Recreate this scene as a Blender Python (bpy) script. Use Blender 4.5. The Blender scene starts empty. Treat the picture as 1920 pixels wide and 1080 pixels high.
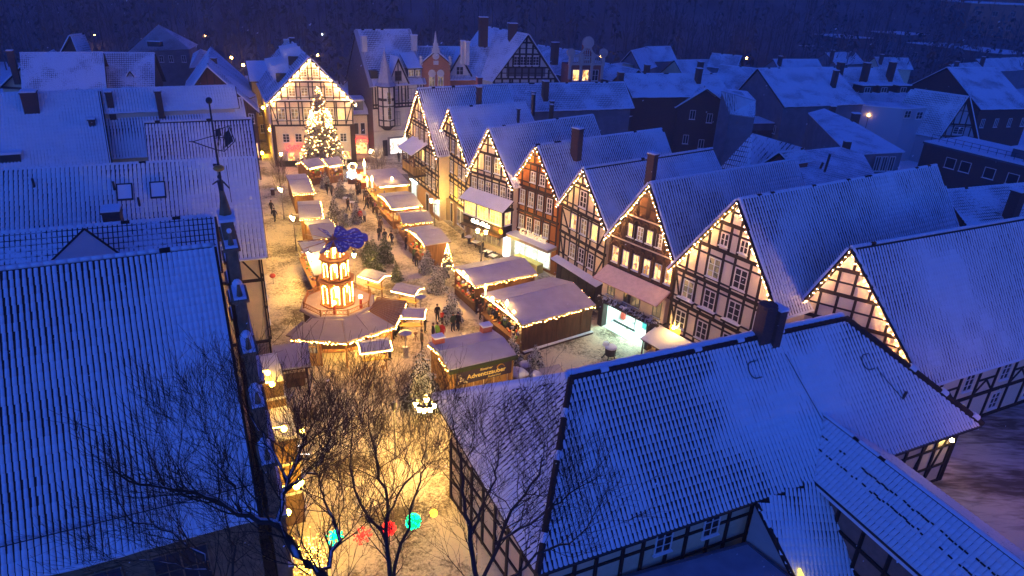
import bpy, bmesh, math, random
import numpy as np
from mathutils import Vector, Matrix
SC = bpy.context.scene
COL = SC.collection
rnd = random.Random(7)
PI = math.pi

# ------------------------------------------------------------------ camera
PITCH, ROLL, CAMH = math.radians(25.3), math.radians(2.53), 28.0
FW = Vector((0, math.cos(PITCH), -math.sin(PITCH)))
_u0 = Vector((0, math.sin(PITCH), math.cos(PITCH)))
CR = Vector((1, 0, 0))*math.cos(ROLL) + _u0*math.sin(ROLL)
CU = _u0*math.cos(ROLL) - Vector((1, 0, 0))*math.sin(ROLL)
CAM = Vector((0, 0, CAMH))
cd = bpy.data.cameras.new('camera'); cam = bpy.data.objects.new('camera', cd); COL.objects.link(cam)
cd.lens = 24.0; cd.sensor_width = 36.0; cd.clip_start = 0.5; cd.clip_end = 3000
m4 = Matrix((CR, CU, -FW)).transposed().to_4x4(); m4.translation = CAM
cam.matrix_world = m4
SC.camera = cam

# ------------------------------------------------------------------ world, light, exposure
w = bpy.data.worlds.new('World'); SC.world = w; w.use_nodes = True
nt = w.node_tree; nt.nodes.clear()
sky = nt.nodes.new('ShaderNodeTexSky'); sky.sky_type = 'NISHITA'; sky.sun_disc = False
sky.sun_elevation = math.radians(-3.0); sky.sun_rotation = math.radians(200); sky.altitude = 100
sky.air_density = 1.0; sky.dust_density = 0.3; sky.ozone_density = 4.0
mul = nt.nodes.new('ShaderNodeMix'); mul.data_type = 'RGBA'; mul.blend_type = 'MULTIPLY'; mul.inputs[0].default_value = 1
mul.inputs[7].default_value = (0.36, 1.00, 2.0, 1)
bg = nt.nodes.new('ShaderNodeBackground'); bg.inputs[1].default_value = 5.0
ow = nt.nodes.new('ShaderNodeOutputWorld')
nt.links.new(sky.outputs[0], mul.inputs[6]); nt.links.new(mul.outputs[2], bg.inputs[0]); nt.links.new(bg.outputs[0], ow.inputs[0])
sl = bpy.data.lights.new('sun', 'SUN'); so = bpy.data.objects.new('sun', sl); COL.objects.link(so)
sl.energy = 0.10; sl.angle = math.radians(30); sl.color = (0.05, 0.30, 1.0)
so.rotation_euler = (math.radians(48), 0, math.radians(-25))
SC.view_settings.view_transform = 'Standard'; SC.view_settings.look = 'None'
SC.view_settings.exposure = 0.0; SC.view_settings.gamma = 1.0; SC.view_settings.use_curve_mapping = False
SC.cycles.use_denoising = True
SC.cycles.max_bounces = 6; SC.cycles.diffuse_bounces = 3; SC.cycles.glossy_bounces = 2
SC.cycles.transmission_bounces = 3; SC.cycles.volume_bounces = 0; SC.cycles.sample_clamp_indirect = 4.0
SC.cycles.sample_clamp_direct = 0.0; SC.cycles.use_light_tree = True
SC.cycles.caustics_reflective = False; SC.cycles.caustics_refractive = False
SC.cycles.volume_step_rate = 8.0

# survey helpers: a sighting (x, y) and a height z give a point of the place
def ray(x, y): return FW + CR*((x-960)/1280.0) - CU*((y-540)/1280.0)
def P(x, y, z=0.0):
    d = ray(x, y); return CAM + d*((z-CAMH)/d.z)
def OP(x, y, a, b):                     # on the vertical plane through a and b
    n = Vector((-(b-a).y, (b-a).x, 0)); d = ray(x, y)
    return CAM + d*((a-CAM).dot(n)/d.dot(n))
def flat(v): return Vector((v.x, v.y, 0))

# ------------------------------------------------------------------ materials
MATS = {}
def mat(name, col, rough=.8, spec=.3, noise=0.0, nscale=3.0, col2=None, bump=0.0, bscale=20.0, emit=0, metal=0.0, stretch=None, obj=True):
    if name in MATS: return MATS[name]
    m = bpy.data.materials.new(name); m.use_nodes = True; MATS[name] = m
    t = m.node_tree; b = t.nodes['Principled BSDF']
    b.inputs['Base Color'].default_value = (*col, 1); b.inputs['Roughness'].default_value = rough
    b.inputs['Specular IOR Level'].default_value = spec; b.inputs['Metallic'].default_value = metal
    tc = t.nodes.new('ShaderNodeTexCoord'); mp = t.nodes.new('ShaderNodeMapping')
    t.links.new(tc.outputs['Object'], mp.inputs[0])
    if stretch: mp.inputs['Scale'].default_value = stretch
    if noise > 0 or col2:
        n = t.nodes.new('ShaderNodeTexNoise'); n.inputs['Scale'].default_value = nscale; n.inputs['Detail'].default_value = 5
        t.links.new(mp.outputs[0], n.inputs[0])
        r = t.nodes.new('ShaderNodeValToRGB'); r.color_ramp.elements[0].position = .35; r.color_ramp.elements[1].position = .68
        c2 = col2 or tuple(c*(1-noise) for c in col)
        r.color_ramp.elements[0].color = (*c2, 1); r.color_ramp.elements[1].color = (*col, 1)
        t.links.new(n.outputs[0], r.inputs[0]); t.links.new(r.outputs[0], b.inputs['Base Color'])
    if bump > 0:
        n2 = t.nodes.new('ShaderNodeTexNoise'); n2.inputs['Scale'].default_value = bscale; n2.inputs['Detail'].default_value = 4
        t.links.new(mp.outputs[0], n2.inputs[0])
        bp = t.nodes.new('ShaderNodeBump'); bp.inputs['Strength'].default_value = 1; bp.inputs['Distance'].default_value = bump
        t.links.new(n2.outputs[0], bp.inputs['Height']); t.links.new(bp.outputs[0], b.inputs['Normal'])
    if emit:
        b.inputs['Emission Color'].default_value = (*col, 1); b.inputs['Emission Strength'].default_value = emit
    return m
def glow(name, col, e):
    if name in MATS: return MATS[name]
    m = mat(name, col, .5); b = m.node_tree.nodes['Principled BSDF']
    b.inputs['Emission Color'].default_value = (*col, 1); b.inputs['Emission Strength'].default_value = e
    return m
def litglass(name, c1, c2, e, scale=2.2, sample=True):
    """a lit window: the room behind seen as uneven bright and dim patches"""
    m = bpy.data.materials.new(name); m.use_nodes = True; MATS[name] = m
    t = m.node_tree; b = t.nodes['Principled BSDF']; b.inputs['Roughness'].default_value = .15
    b.inputs['Base Color'].default_value = (.03, .03, .03, 1)
    tc = t.nodes.new('ShaderNodeTexCoord'); oi = t.nodes.new('ShaderNodeObjectInfo')
    ad = t.nodes.new('ShaderNodeVectorMath'); ad.operation = 'ADD'
    t.links.new(tc.outputs['Object'], ad.inputs[0]); t.links.new(oi.outputs['Location'], ad.inputs[1])
    n = t.nodes.new('ShaderNodeTexVoronoi'); n.inputs['Scale'].default_value = scale
    t.links.new(ad.outputs[0], n.inputs[0])
    r = t.nodes.new('ShaderNodeValToRGB'); r.color_ramp.elements[0].color = (*c1, 1); r.color_ramp.elements[1].color = (*c2, 1)
    r.color_ramp.elements[0].position = .15; r.color_ramp.elements[1].position = .8
    t.links.new(n.outputs['Color'], r.inputs[0]); t.links.new(r.outputs[0], b.inputs['Emission Color'])
    b.inputs['Emission Strength'].default_value = e
    return m
def snowy(name, base, thr=.55, soft=.2, snow=(.8, .82, .86), nscale=2.5, noise=.6, rough=.8, bump=0.01):
    """a material with snow lying where the surface faces up"""
    m = bpy.data.materials.new(name); m.use_nodes = True; MATS[name] = m
    t = m.node_tree; b = t.nodes['Principled BSDF']; b.inputs['Roughness'].default_value = rough; b.inputs['Specular IOR Level'].default_value = .2
    g = t.nodes.new('ShaderNodeNewGeometry'); sx = t.nodes.new('ShaderNodeSeparateXYZ'); t.links.new(g.outputs['Normal'], sx.inputs[0])
    tc = t.nodes.new('ShaderNodeTexCoord'); n = t.nodes.new('ShaderNodeTexNoise'); n.inputs['Scale'].default_value = nscale; n.inputs['Detail'].default_value = 5
    t.links.new(tc.outputs['Object'], n.inputs[0])
    a = t.nodes.new('ShaderNodeMath'); a.operation = 'MULTIPLY_ADD'; a.inputs[1].default_value = noise; t.links.new(n.outputs[0], a.inputs[0]); t.links.new(sx.outputs[2], a.inputs[2])
    mr = t.nodes.new('ShaderNodeMapRange'); mr.inputs[1].default_value = thr+noise*.5-soft; mr.inputs[2].default_value = thr+noise*.5+soft
    t.links.new(a.outputs[0], mr.inputs[0])
    mx = t.nodes.new('ShaderNodeMix'); mx.data_type = 'RGBA'; mx.inputs[6].default_value = (*base, 1); mx.inputs[7].default_value = (*snow, 1)
    t.links.new(mr.outputs[0], mx.inputs[0]); t.links.new(mx.outputs[2], b.inputs['Base Color'])
    bp = t.nodes.new('ShaderNodeBump'); bp.inputs['Distance'].default_value = bump; t.links.new(n.outputs[0], bp.inputs['Height']); t.links.new(bp.outputs[0], b.inputs['Normal'])
    return m
def roof_course_mat(name, tile=(.05, .03, .028), cov=.5, tw=.24, tl=.34):
    """far roofs, read through UVs in metres: snow on courses of pantiles with dark joints showing through"""
    m = bpy.data.materials.new(name); m.use_nodes = True; MATS[name] = m
    t = m.node_tree; L = t.links.new; b = t.nodes['Principled BSDF']; b.inputs['Roughness'].default_value = .75; b.inputs['Specular IOR Level'].default_value = .2
    uv = t.nodes.new('ShaderNodeUVMap'); sx = t.nodes.new('ShaderNodeSeparateXYZ'); L(uv.outputs[0], sx.inputs[0])
    oi = t.nodes.new('ShaderNodeObjectInfo')
    def M(op, a, bb=None, c=None):
        n = t.nodes.new('ShaderNodeMath'); n.operation = op
        for i, v in enumerate((a, bb, c)):
            if v is None: continue
            if isinstance(v, (int, float)): n.inputs[i].default_value = v
            else: L(v, n.inputs[i])
        return n.outputs[0]
    fu = M('FRACT', M('DIVIDE', sx.outputs[0], tw)); fv = M('FRACT', M('DIVIDE', sx.outputs[1], tl))
    gu = M('LESS_THAN', fu, .26); gv = M('LESS_THAN', fv, .16)
    add = t.nodes.new('ShaderNodeVectorMath'); add.operation = 'ADD'; L(uv.outputs[0], add.inputs[0]); L(oi.outputs['Location'], add.inputs[1])
    n = t.nodes.new('ShaderNodeTexNoise'); n.inputs['Scale'].default_value = .35; n.inputs['Detail'].default_value = 6; L(add.outputs[0], n.inputs[0])
    n2 = t.nodes.new('ShaderNodeTexNoise'); n2.inputs['Scale'].default_value = 5; L(add.outputs[0], n2.inputs[0])
    k = M('ADD', n.outputs[0], M('MULTIPLY', M('SUBTRACT', n2.outputs[0], .5), .5))
    mr = t.nodes.new('ShaderNodeMapRange'); mr.inputs[1].default_value = cov-.08; mr.inputs[2].default_value = cov+.12; L(k, mr.inputs[0])
    mask = M('MULTIPLY', M('MAXIMUM', gu, gv), mr.outputs[0])
    mx = t.nodes.new('ShaderNodeMix'); mx.data_type = 'RGBA'; mx.inputs[6].default_value = (.78, .80, .84, 1); mx.inputs[7].default_value = (*tile, 1)
    L(mask, mx.inputs[0]); L(mx.outputs[2], b.inputs['Base Color'])
    bp = t.nodes.new('ShaderNodeBump'); bp.inputs['Distance'].default_value = .03; L(M('MULTIPLY_ADD', mask, -1.0, n2.outputs[0]), bp.inputs['Height']); L(bp.outputs[0], b.inputs['Normal'])
    return m

SNOW = mat('snow', (.80, .82, .86), .7, .25, noise=.06, nscale=1.2, bump=.03, bscale=3)
TILE = mat('tile_clay', (.045, .026, .024), .8, .2, noise=.4, nscale=8)
TIMBER = mat('timber', (.022, .014, .011), .75, .25, noise=.45, nscale=9, stretch=(1, 1, .3))
TIMBERB = mat('timber_brown', (.055, .03, .018), .75, .25, noise=.4, nscale=9)
PL_CREAM = mat('plaster_cream', (.80, .66, .42), .9, .15, noise=.13, nscale=1.3, bump=.004, bscale=30)
PL_YELL = mat('plaster_yellow', (.78, .60, .26), .9, .15, noise=.12, nscale=1.3)
PL_OCHRE = mat('plaster_ochre_brown', (.46, .18, .045), .9, .15, noise=.2, nscale=1.6)
PL_WHITE = mat('plaster_white', (.78, .71, .58), .9, .15, noise=.1, nscale=1.1)
PL_PINK = mat('plaster_rose', (.82, .69, .50), .9, .15, noise=.1, nscale=1.0)
PL_GREY = mat('plaster_grey', (.22, .23, .25), .9, .15, noise=.25, nscale=.8)
PL_DARK = mat('plaster_shop_dark', (.06, .05, .045), .8, .2, noise=.3, nscale=1.5)
PL_GREEN = mat('plaster_greenish', (.25, .24, .16), .85, .2, noise=.2, nscale=1.2)
STONE = mat('sandstone', (.30, .19, .10), .9, .2, noise=.45, nscale=2.0, bump=.02, bscale=6)
WOOD = mat('stall_wood', (.30, .15, .055), .7, .3, noise=.45, nscale=6, stretch=(1, 1, .15))
WOODD = mat('stall_wood_dark', (.12, .055, .025), .7, .3, noise=.45, nscale=6, stretch=(1, 1, .15))
WINF = mat('window_white', (.72, .70, .66), .5, .4)
WOODF = mat('window_green_grey', (.16, .17, .12), .6, .3)
METAL = mat('dark_metal', (.02, .02, .022), .45, .5)
STEEL = mat('steel', (.45, .45, .45), .3, .5, metal=.8)
LEAD = mat('lead_sheet', (.10, .11, .14), .5, .4, noise=.3, nscale=1)
BLUE = mat('blue_blade', (.17, .14, .42), .5, .3)
WHITEP = mat('white_paint', (.8, .8, .78), .5, .3)
REDP = mat('red_paint', (.45, .05, .03), .5, .3)
GLASSD = mat('glass_dark', (.02, .022, .028), .08, .6)
GLASSW = litglass('glass_warm', (.22, .10, .02), (1.0, .62, .20), 3.2)
GLASSY = litglass('glass_yellow', (.8, .5, .06), (1.0, .82, .22), 2.2)
GLASSC = litglass('glass_curtain', (.03, .03, .03), (.45, .30, .14), .9)
GLASSS = litglass('glass_shop', (.45, .5, .45), (.95, 1.0, .85), 1.7, 3)
GLASSR = litglass('glass_shop_warm', (.7, .12, .03), (1.0, .75, .25), 2.6, 3)
BULB = glow('bulb_warm', (1.0, .50, .15), 1300)
BULBD = glow('bulb_garland', (1.0, .50, .12), 90)
LAMPG = glow('lamp_glass', (1.0, .60, .12), 560)
SODIUM = glow('lamp_sodium', (1.0, .55, .03), 230)
TUBE = glow('warm_tube', (1.0, .55, .14), 125)
TUBEC = glow('cool_tube', (.75, .95, 1.0), 26)
RED_E = glow('neon_red', (1.0, .02, .015), 12)
BARK = snowy('bark_snowy', (.050, .034, .026), thr=.9, soft=.12, noise=.5, nscale=5)
TWIG = mat('twig_dark', (.045, .028, .018), .8, .2)
NEEDLE = snowy('needles_snowy', (.018, .026, .009), thr=.80, soft=.10, noise=1.4, nscale=9, snow=(.72, .73, .70))
NEEDLEG = snowy('needles_green', (.05, .07, .02), thr=1.0, soft=.12, noise=1.4, nscale=9, snow=(.6, .6, .5))
ROCK = snowy('rock_snowy', (.16, .14, .12), thr=.35, soft=.2, noise=.5, nscale=2)
RC = roof_course_mat('roof_snow_courses', cov=.46)
RCT = roof_course_mat('roof_snow_thin', cov=.40)
RCF = roof_course_mat('roof_snow_full', cov=.57)
def brickmat(name, c1, c2, mortar, sc=1.0):
    m = bpy.data.materials.new(name); m.use_nodes = True; MATS[name] = m
    t = m.node_tree; b = t.nodes['Principled BSDF']; b.inputs['Roughness'].default_value = .9
    tc = t.nodes.new('ShaderNodeTexCoord'); sp = t.nodes.new('ShaderNodeSeparateXYZ'); cb = t.nodes.new('ShaderNodeCombineXYZ')
    t.links.new(tc.outputs['Object'], sp.inputs[0]); ad = t.nodes.new('ShaderNodeMath'); t.links.new(sp.outputs[0], ad.inputs[0]); t.links.new(sp.outputs[1], ad.inputs[1])
    t.links.new(ad.outputs[0], cb.inputs[0]); t.links.new(sp.outputs[2], cb.inputs[1])
    n = t.nodes.new('ShaderNodeTexBrick'); n.inputs['Color1'].default_value = (*c1, 1); n.inputs['Color2'].default_value = (*c2, 1); n.inputs['Mortar'].default_value = (*mortar, 1)
    n.inputs['Scale'].default_value = sc; n.inputs['Brick Width'].default_value = .25; n.inputs['Row Height'].default_value = .08; n.inputs['Mortar Size'].default_value = .008
    t.links.new(cb.outputs[0], n.inputs[0]); t.links.new(n.outputs[0], b.inputs['Base Color']); return m
BRICK_O = brickmat('brick_orange', (.62, .20, .05), (.50, .15, .04), (.3, .25, .2))
BRICK_R = brickmat('brick_red', (.42, .07, .04), (.32, .05, .03), (.3, .2, .15))
BRICK_D = brickmat('brick_dark', (.10, .045, .035), (.07, .03, .028), (.09, .07, .06))

# ------------------------------------------------------------------ mesh helpers
class MB:
    def __init__(s): s.v = []; s.f = []; s.m = []; s.uv = []
    def face(s, pts, mi=0, uv=None):
        i = len(s.v); s.v += [tuple(p) for p in pts]; s.f.append(tuple(range(i, i+len(pts)))); s.m.append(mi)
        s.uv.append(uv or [(0, 0)]*len(pts)); return s
    def box(s, c, d, mi=0, M=None):
        hx, hy, hz = d[0]/2, d[1]/2, d[2]/2
        q = [Vector((x*hx, y*hy, z*hz)) for x in (-1, 1) for y in (-1, 1) for z in (-1, 1)]
        if M is not None: q = [M @ p for p in q]
        q = [p+Vector(c) for p in q]
        for a in ((0, 1, 3, 2), (4, 6, 7, 5), (0, 4, 5, 1), (2, 3, 7, 6), (0, 2, 6, 4), (1, 5, 7, 3)): s.face([q[k] for k in a], mi)
        return s
    def beam(s, a, b, wd, ht, mi=0, up=(0, 0, 1)):
        a = Vector(a); b = Vector(b); d = b-a; L = d.length
        if L < 1e-6: return s
        z = d/L; x = Vector(up).cross(z)
        if x.length < 1e-4: x = Vector((1, 0, 0)).cross(z)
        if x.length < 1e-4: x = Vector((0, 1, 0))
        x.normalize(); y = z.cross(x)
        M = Matrix((x, y, z)).transposed()
        return s.box((a+b)/2, (wd, ht, L), mi, M)
    def cyl(s, a, b, r0, r1, n=8, mi=0, cap=True):
        a = Vector(a); b = Vector(b); z = (b-a).normalized(); x = z.orthogonal().normalized(); y = z.cross(x)
        A = [a+(x*math.cos(2*PI*k/n)+y*math.sin(2*PI*k/n))*r0 for k in range(n)]
        B = [b+(x*math.cos(2*PI*k/n)+y*math.sin(2*PI*k/n))*r1 for k in range(n)]
        for k in range(n):
            j = (k+1) % n
            if r1 > 1e-4 and r0 > 1e-4: s.face((A[k], A[j], B[j], B[k]), mi)
            elif r0 > 1e-4: s.face((A[k], A[j], B[k]), mi)
            else: s.face((A[k], B[j], B[k]), mi)
        if cap:
            if r0 > 1e-4: s.face(A[::-1], mi)
            if r1 > 1e-4: s.face(B, mi)
        return s
    def ball(s, c, r, mi=0, n=6, m=4, sz=1.0):
        c = Vector(c); rows = []
        for i in range(m+1):
            th = PI*i/m
            rows.append([c+Vector((r*math.sin(th)*math.cos(2*PI*k/n), r*math.sin(th)*math.sin(2*PI*k/n), r*sz*math.cos(th))) for k in range(n)])
        for i in range(m):
            for k in range(n):
                j = (k+1) % n
                if i == 0: s.face((rows[0][0], rows[1][k], rows[1][j]), mi)
                elif i == m-1: s.face((rows[i][k], rows[m][0], rows[i][j]), mi)
                else: s.face((rows[i][k], rows[i+1][k], rows[i+1][j], rows[i][j]), mi)
        return s
    def mesh(s, name, mats, smooth=False):
        me = bpy.data.meshes.new(name); me.from_pydata(s.v, [], s.f); welded = len(s.f) < 20000

        for mt in mats: me.materials.append(mt)
        me.polygons.foreach_set('material_index', s.m)
        if any(u != [(0, 0)]*len(u) for u in s.uv):
            ul = me.uv_layers.new(name='UVMap'); ul.data.foreach_set('uv', [c for f in s.uv for p in f for c in p])
        if smooth: me.polygons.foreach_set('use_smooth', [True]*len(me.polygons))
        me.update()
        if welded:
            bm = bmesh.new(); bm.from_mesh(me); bmesh.ops.remove_doubles(bm, verts=bm.verts, dist=1e-4); bm.to_mesh(me); bm.free(); me.update()
        return me
    def build(s, name, mats, parent=None, smooth=False, **kw):
        if not isinstance(mats, (list, tuple)): mats = [mats]
        return link(name, s.mesh(name, mats, smooth), parent, **kw)
def link(name, me, parent=None, loc=None, rot=None, scale=None, M=None, kind=None, label=None, cat=None, group=None):
    o = bpy.data.objects.new(name, me); COL.objects.link(o)
    if parent is not None: o.parent = parent
    if M is not None: o.matrix_local = M
    else:
        if loc is not None: o.location = loc
        if rot is not None: o.rotation_euler = rot
        if scale is not None: o.scale = scale
    tag(o, label, cat, group, kind); return o
def tag(o, label=None, cat=None, group=None, kind=None):
    if label: o['label'] = label
    if cat: o['category'] = cat
    if group: o['group'] = group
    if kind: o['kind'] = kind
    return o
def thing(name, label, cat, loc=(0, 0, 0), rz=0, group=None):
    o = bpy.data.objects.new(name, None); COL.objects.link(o); o.location = loc; o.rotation_euler = (0, 0, rz)
    o.empty_display_size = .3
    return tag(o, label, cat, group)
def npmesh(name, V, F, mi, mats, smooth=False):
    me = bpy.data.meshes.new(name); V = np.asarray(V, dtype=np.float32); F = np.asarray(F, dtype=np.int32)
    n, k = F.shape
    me.vertices.add(len(V)); me.vertices.foreach_set('co', V.ravel())
    me.loops.add(n*k); me.loops.foreach_set('vertex_index', F.ravel())
    me.polygons.add(n); me.polygons.foreach_set('loop_start', np.arange(0, n*k, k, dtype=np.int32))
    me.polygons.foreach_set('loop_total', np.full(n, k, dtype=np.int32))
    for mt in mats: me.materials.append(mt)
    me.polygons.foreach_set('material_index', np.asarray(mi, dtype=np.int32))
    if smooth: me.polygons.foreach_set('use_smooth', np.ones(n, dtype=bool))
    me.update(calc_edges=True); me.validate(); return me
_unit = {}
def bar(name, mt, parent, a, b, wd, dp, pre=None):
    """a timber: shared unit box stretched between a and b (local), wd wide in the wall plane, dp deep"""
    if mt.name not in _unit: _unit[mt.name] = MB().box((0, 0, 0), (1, 1, 1)).mesh('timber_'+mt.name, [mt])
    a = Vector(a); b = Vector(b); d = b-a; L = d.length
    z = d/L; yv = Vector((0, 1, 0))
    if abs(z.dot(yv)) > .9: yv = Vector((1, 0, 0))
    x = yv.cross(z).normalized(); yv = z.cross(x)
    M = Matrix((x*wd, yv*dp, z*L)).transposed().to_4x4(); M.translation = (a+b)/2
    if pre is not None: M = pre @ M
    return link(name, _unit[mt.name], parent, M=M)

rng = np.random.RandomState(3)
_grid = rng.rand(64, 64)
def vnoise(x, y):
    xi = np.floor(x).astype(int); yi = np.floor(y).astype(int); fx = x-xi; fy = y-yi
    fx = fx*fx*(3-2*fx); fy = fy*fy*(3-2*fy); g = lambda a, b: _grid[a % 64, b % 64]
    return (g(xi, yi)*(1-fx)+g(xi+1, yi)*fx)*(1-fy)+(g(xi, yi+1)*(1-fx)+g(xi+1, yi+1)*fx)*fy
# ------------------------------------------------------------------ roofs
def inpoly(x, y, poly):
    r = np.zeros(x.shape, bool); n = len(poly)
    for i in range(n):
        x1, y1 = poly[i]; x2, y2 = poly[(i+1) % n]
        c = ((y1 > y) != (y2 > y)); 
        with np.errstate(divide='ignore', invalid='ignore'):
            xc = (x2-x1)*(y-y1)/(y2-y1+1e-12)+x1
        r ^= c & (x < xc)
    return r
def tile_field(parent, pts, tw=.24, tl=.36, gap=.30, seed=0, wedge=1.0, parts=0, clear=None, mats=None, hgt=.055, ns=1.0):
    """pantiles with snow on them over the planar roof polygon pts (local; pts[0]->pts[1] is the eave, counterclockwise from outside)"""
    mats = mats or [TILE, SNOW]
    O = Vector(pts[0]); eu = (Vector(pts[1])-O).normalized(); nn = None
    nn = eu.cross(Vector(pts[2])-O).normalized(); ev = nn.cross(eu)
    poly = [((Vector(p)-O).dot(eu), (Vector(p)-O).dot(ev)) for p in pts]
    x0 = min(p[0] for p in poly); x1 = max(p[0] for p in poly); y1 = max(p[1] for p in poly)
    nu = int((x1-x0)/tw)+1; nv = int(y1/tl)+1
    I, J = np.meshgrid(np.arange(nu), np.arange(nv)); U = x0+I.ravel()*tw; Vv = J.ravel()*tl
    # a tile is kept if its centre lies inside
    k = inpoly(U+tw*.5, Vv+tl*.45, poly); U = U[k]; Vv = Vv[k]
    n = len(U)
    if n == 0: return None
    r = np.random.RandomState(seed+11)
    g = gap*np.clip(.95-.53*ns+ns*(vnoise(U*.20+seed*7.3, Vv*.20+seed*3.1)*.6+vnoise(U*.7+seed, Vv*.7)*.4-.42)*2.6, 0.05, 1.2)*(.75+.5*r.rand(n))
    if clear is not None: g = g*clear(U, Vv)
    g = np.clip(g, 0, .6)
    jit = (r.rand(n)-.5)*.012
    def arr(U, Vv, g, jit):
        n = len(U); V = np.zeros((n, 15, 3)); 
        for row, (dv, gz, lift) in enumerate(((0.0, 1-.75*wedge, .045), (1.02, 1.0, .008))):
            gg = np.clip(g*gz, .0, .6)
            us = [np.zeros(n), gg, gg+(1-gg)*.28, gg+(1-gg)*.72, np.ones(n)]; hs = [0, .012, hgt, hgt, .012]
            for c in range(5):
                V[:, row*5+c, 0] = U+us[c]*tw; V[:, row*5+c, 1] = Vv+dv*tl; V[:, row*5+c, 2] = lift+hs[c]+jit
        V[:, 10:15] = V[:, 0:5]; V[:, 10:15, 2] -= hgt+.03; V[:, 10:15, 1] += .004
        F = np.array([[0, 1, 6, 5], [1, 2, 7, 6], [2, 3, 8, 7], [3, 4, 9, 8], [10, 11, 1, 0], [11, 12, 2, 1], [12, 13, 3, 2], [13, 14, 4, 3]])
        FF = (F[None]+(np.arange(n)*15)[:, None, None]).reshape(-1, 4)
        mi = np.tile([0, 1, 1, 1, 0, 1, 1, 1], (n, 1)); mi[g < .05, 0] = 1
        return V.reshape(-1, 3), FF, mi.ravel()
    M = Matrix((eu, ev, nn)).transposed().to_4x4(); M.translation = O
    sel = np.zeros(n, bool)
    if parts:
        W = parent.matrix_basis @ M
        wm = np.array(W); cw = np.c_[U, Vv, np.zeros(n), np.ones(n)] @ wm.T
        fwd = cw[:, :3]-np.array(CAM); dp = fwd @ np.array(FW); px = 960+1280*(fwd @ np.array(CR))/dp; py = 540-1280*(fwd @ np.array(CU))/dp
        dist = np.linalg.norm(fwd, axis=1)+np.where((px > 5) & (px < 1915) & (py < 1075) & (py > 5), 0, 999)
        o = np.argsort(dist)[:parts]; sel[o] = True
        gq = np.linspace(0, .55, 9); ms = []
        for q in gq:
            V, F, mi = arr(np.zeros(1), np.zeros(1), np.array([q]), np.zeros(1)); ms.append(npmesh('roof_tile', V, F, mi, mats))
        for i in o:
            T = M @ Matrix.Translation((U[i], Vv[i], jit[i])); link('roof_tile', ms[int(np.argmin(abs(gq-g[i])))], parent, M=T)
    V, F, mi = arr(U[~sel], Vv[~sel], g[~sel], jit[~sel])
    return link('tile_covering', npmesh('tile_covering', V, F, mi, mats), parent, M=M, kind='stuff')

def course_field(mb, e0, e1, r1, r0, mi=0, tl=.34, lift=.04):
    """stepped tile courses over the quad e0 e1 (eave) r1 r0 (ridge) with UVs in metres"""
    e0, e1, r0, r1 = map(Vector, (e0, e1, r0, r1)); nn = (e1-e0).cross(r0-e0).normalized()
    if (r0-e0).length < 1e-3: return
    eu = (e1-e0).normalized(); ev = nn.cross(eu); hl = abs((r0-e0).dot(ev)); n = max(1, int(hl/tl))
    def uv(p): d = p-e0; return (d.dot(eu), d.dot(ev))
    prev = None
    for i in range(n):
        a, b = i/n, (i+1)/n
        p0, p1 = e0.lerp(r0, a), e1.lerp(r1, a); q0, q1 = e0.lerp(r0, b), e1.lerp(r1, b)
        P0, P1 = p0+nn*lift, p1+nn*lift
        v0, v1, v2, v3 = uv(p0), uv(p1), uv(q1), uv(q0)
        mb.face((P0, P1, q1, q0), mi, [v0, v1, v2, v3]); mb.face((p0, p1, P1, P0), mi, [v0, v1, v1, v0])

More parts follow.
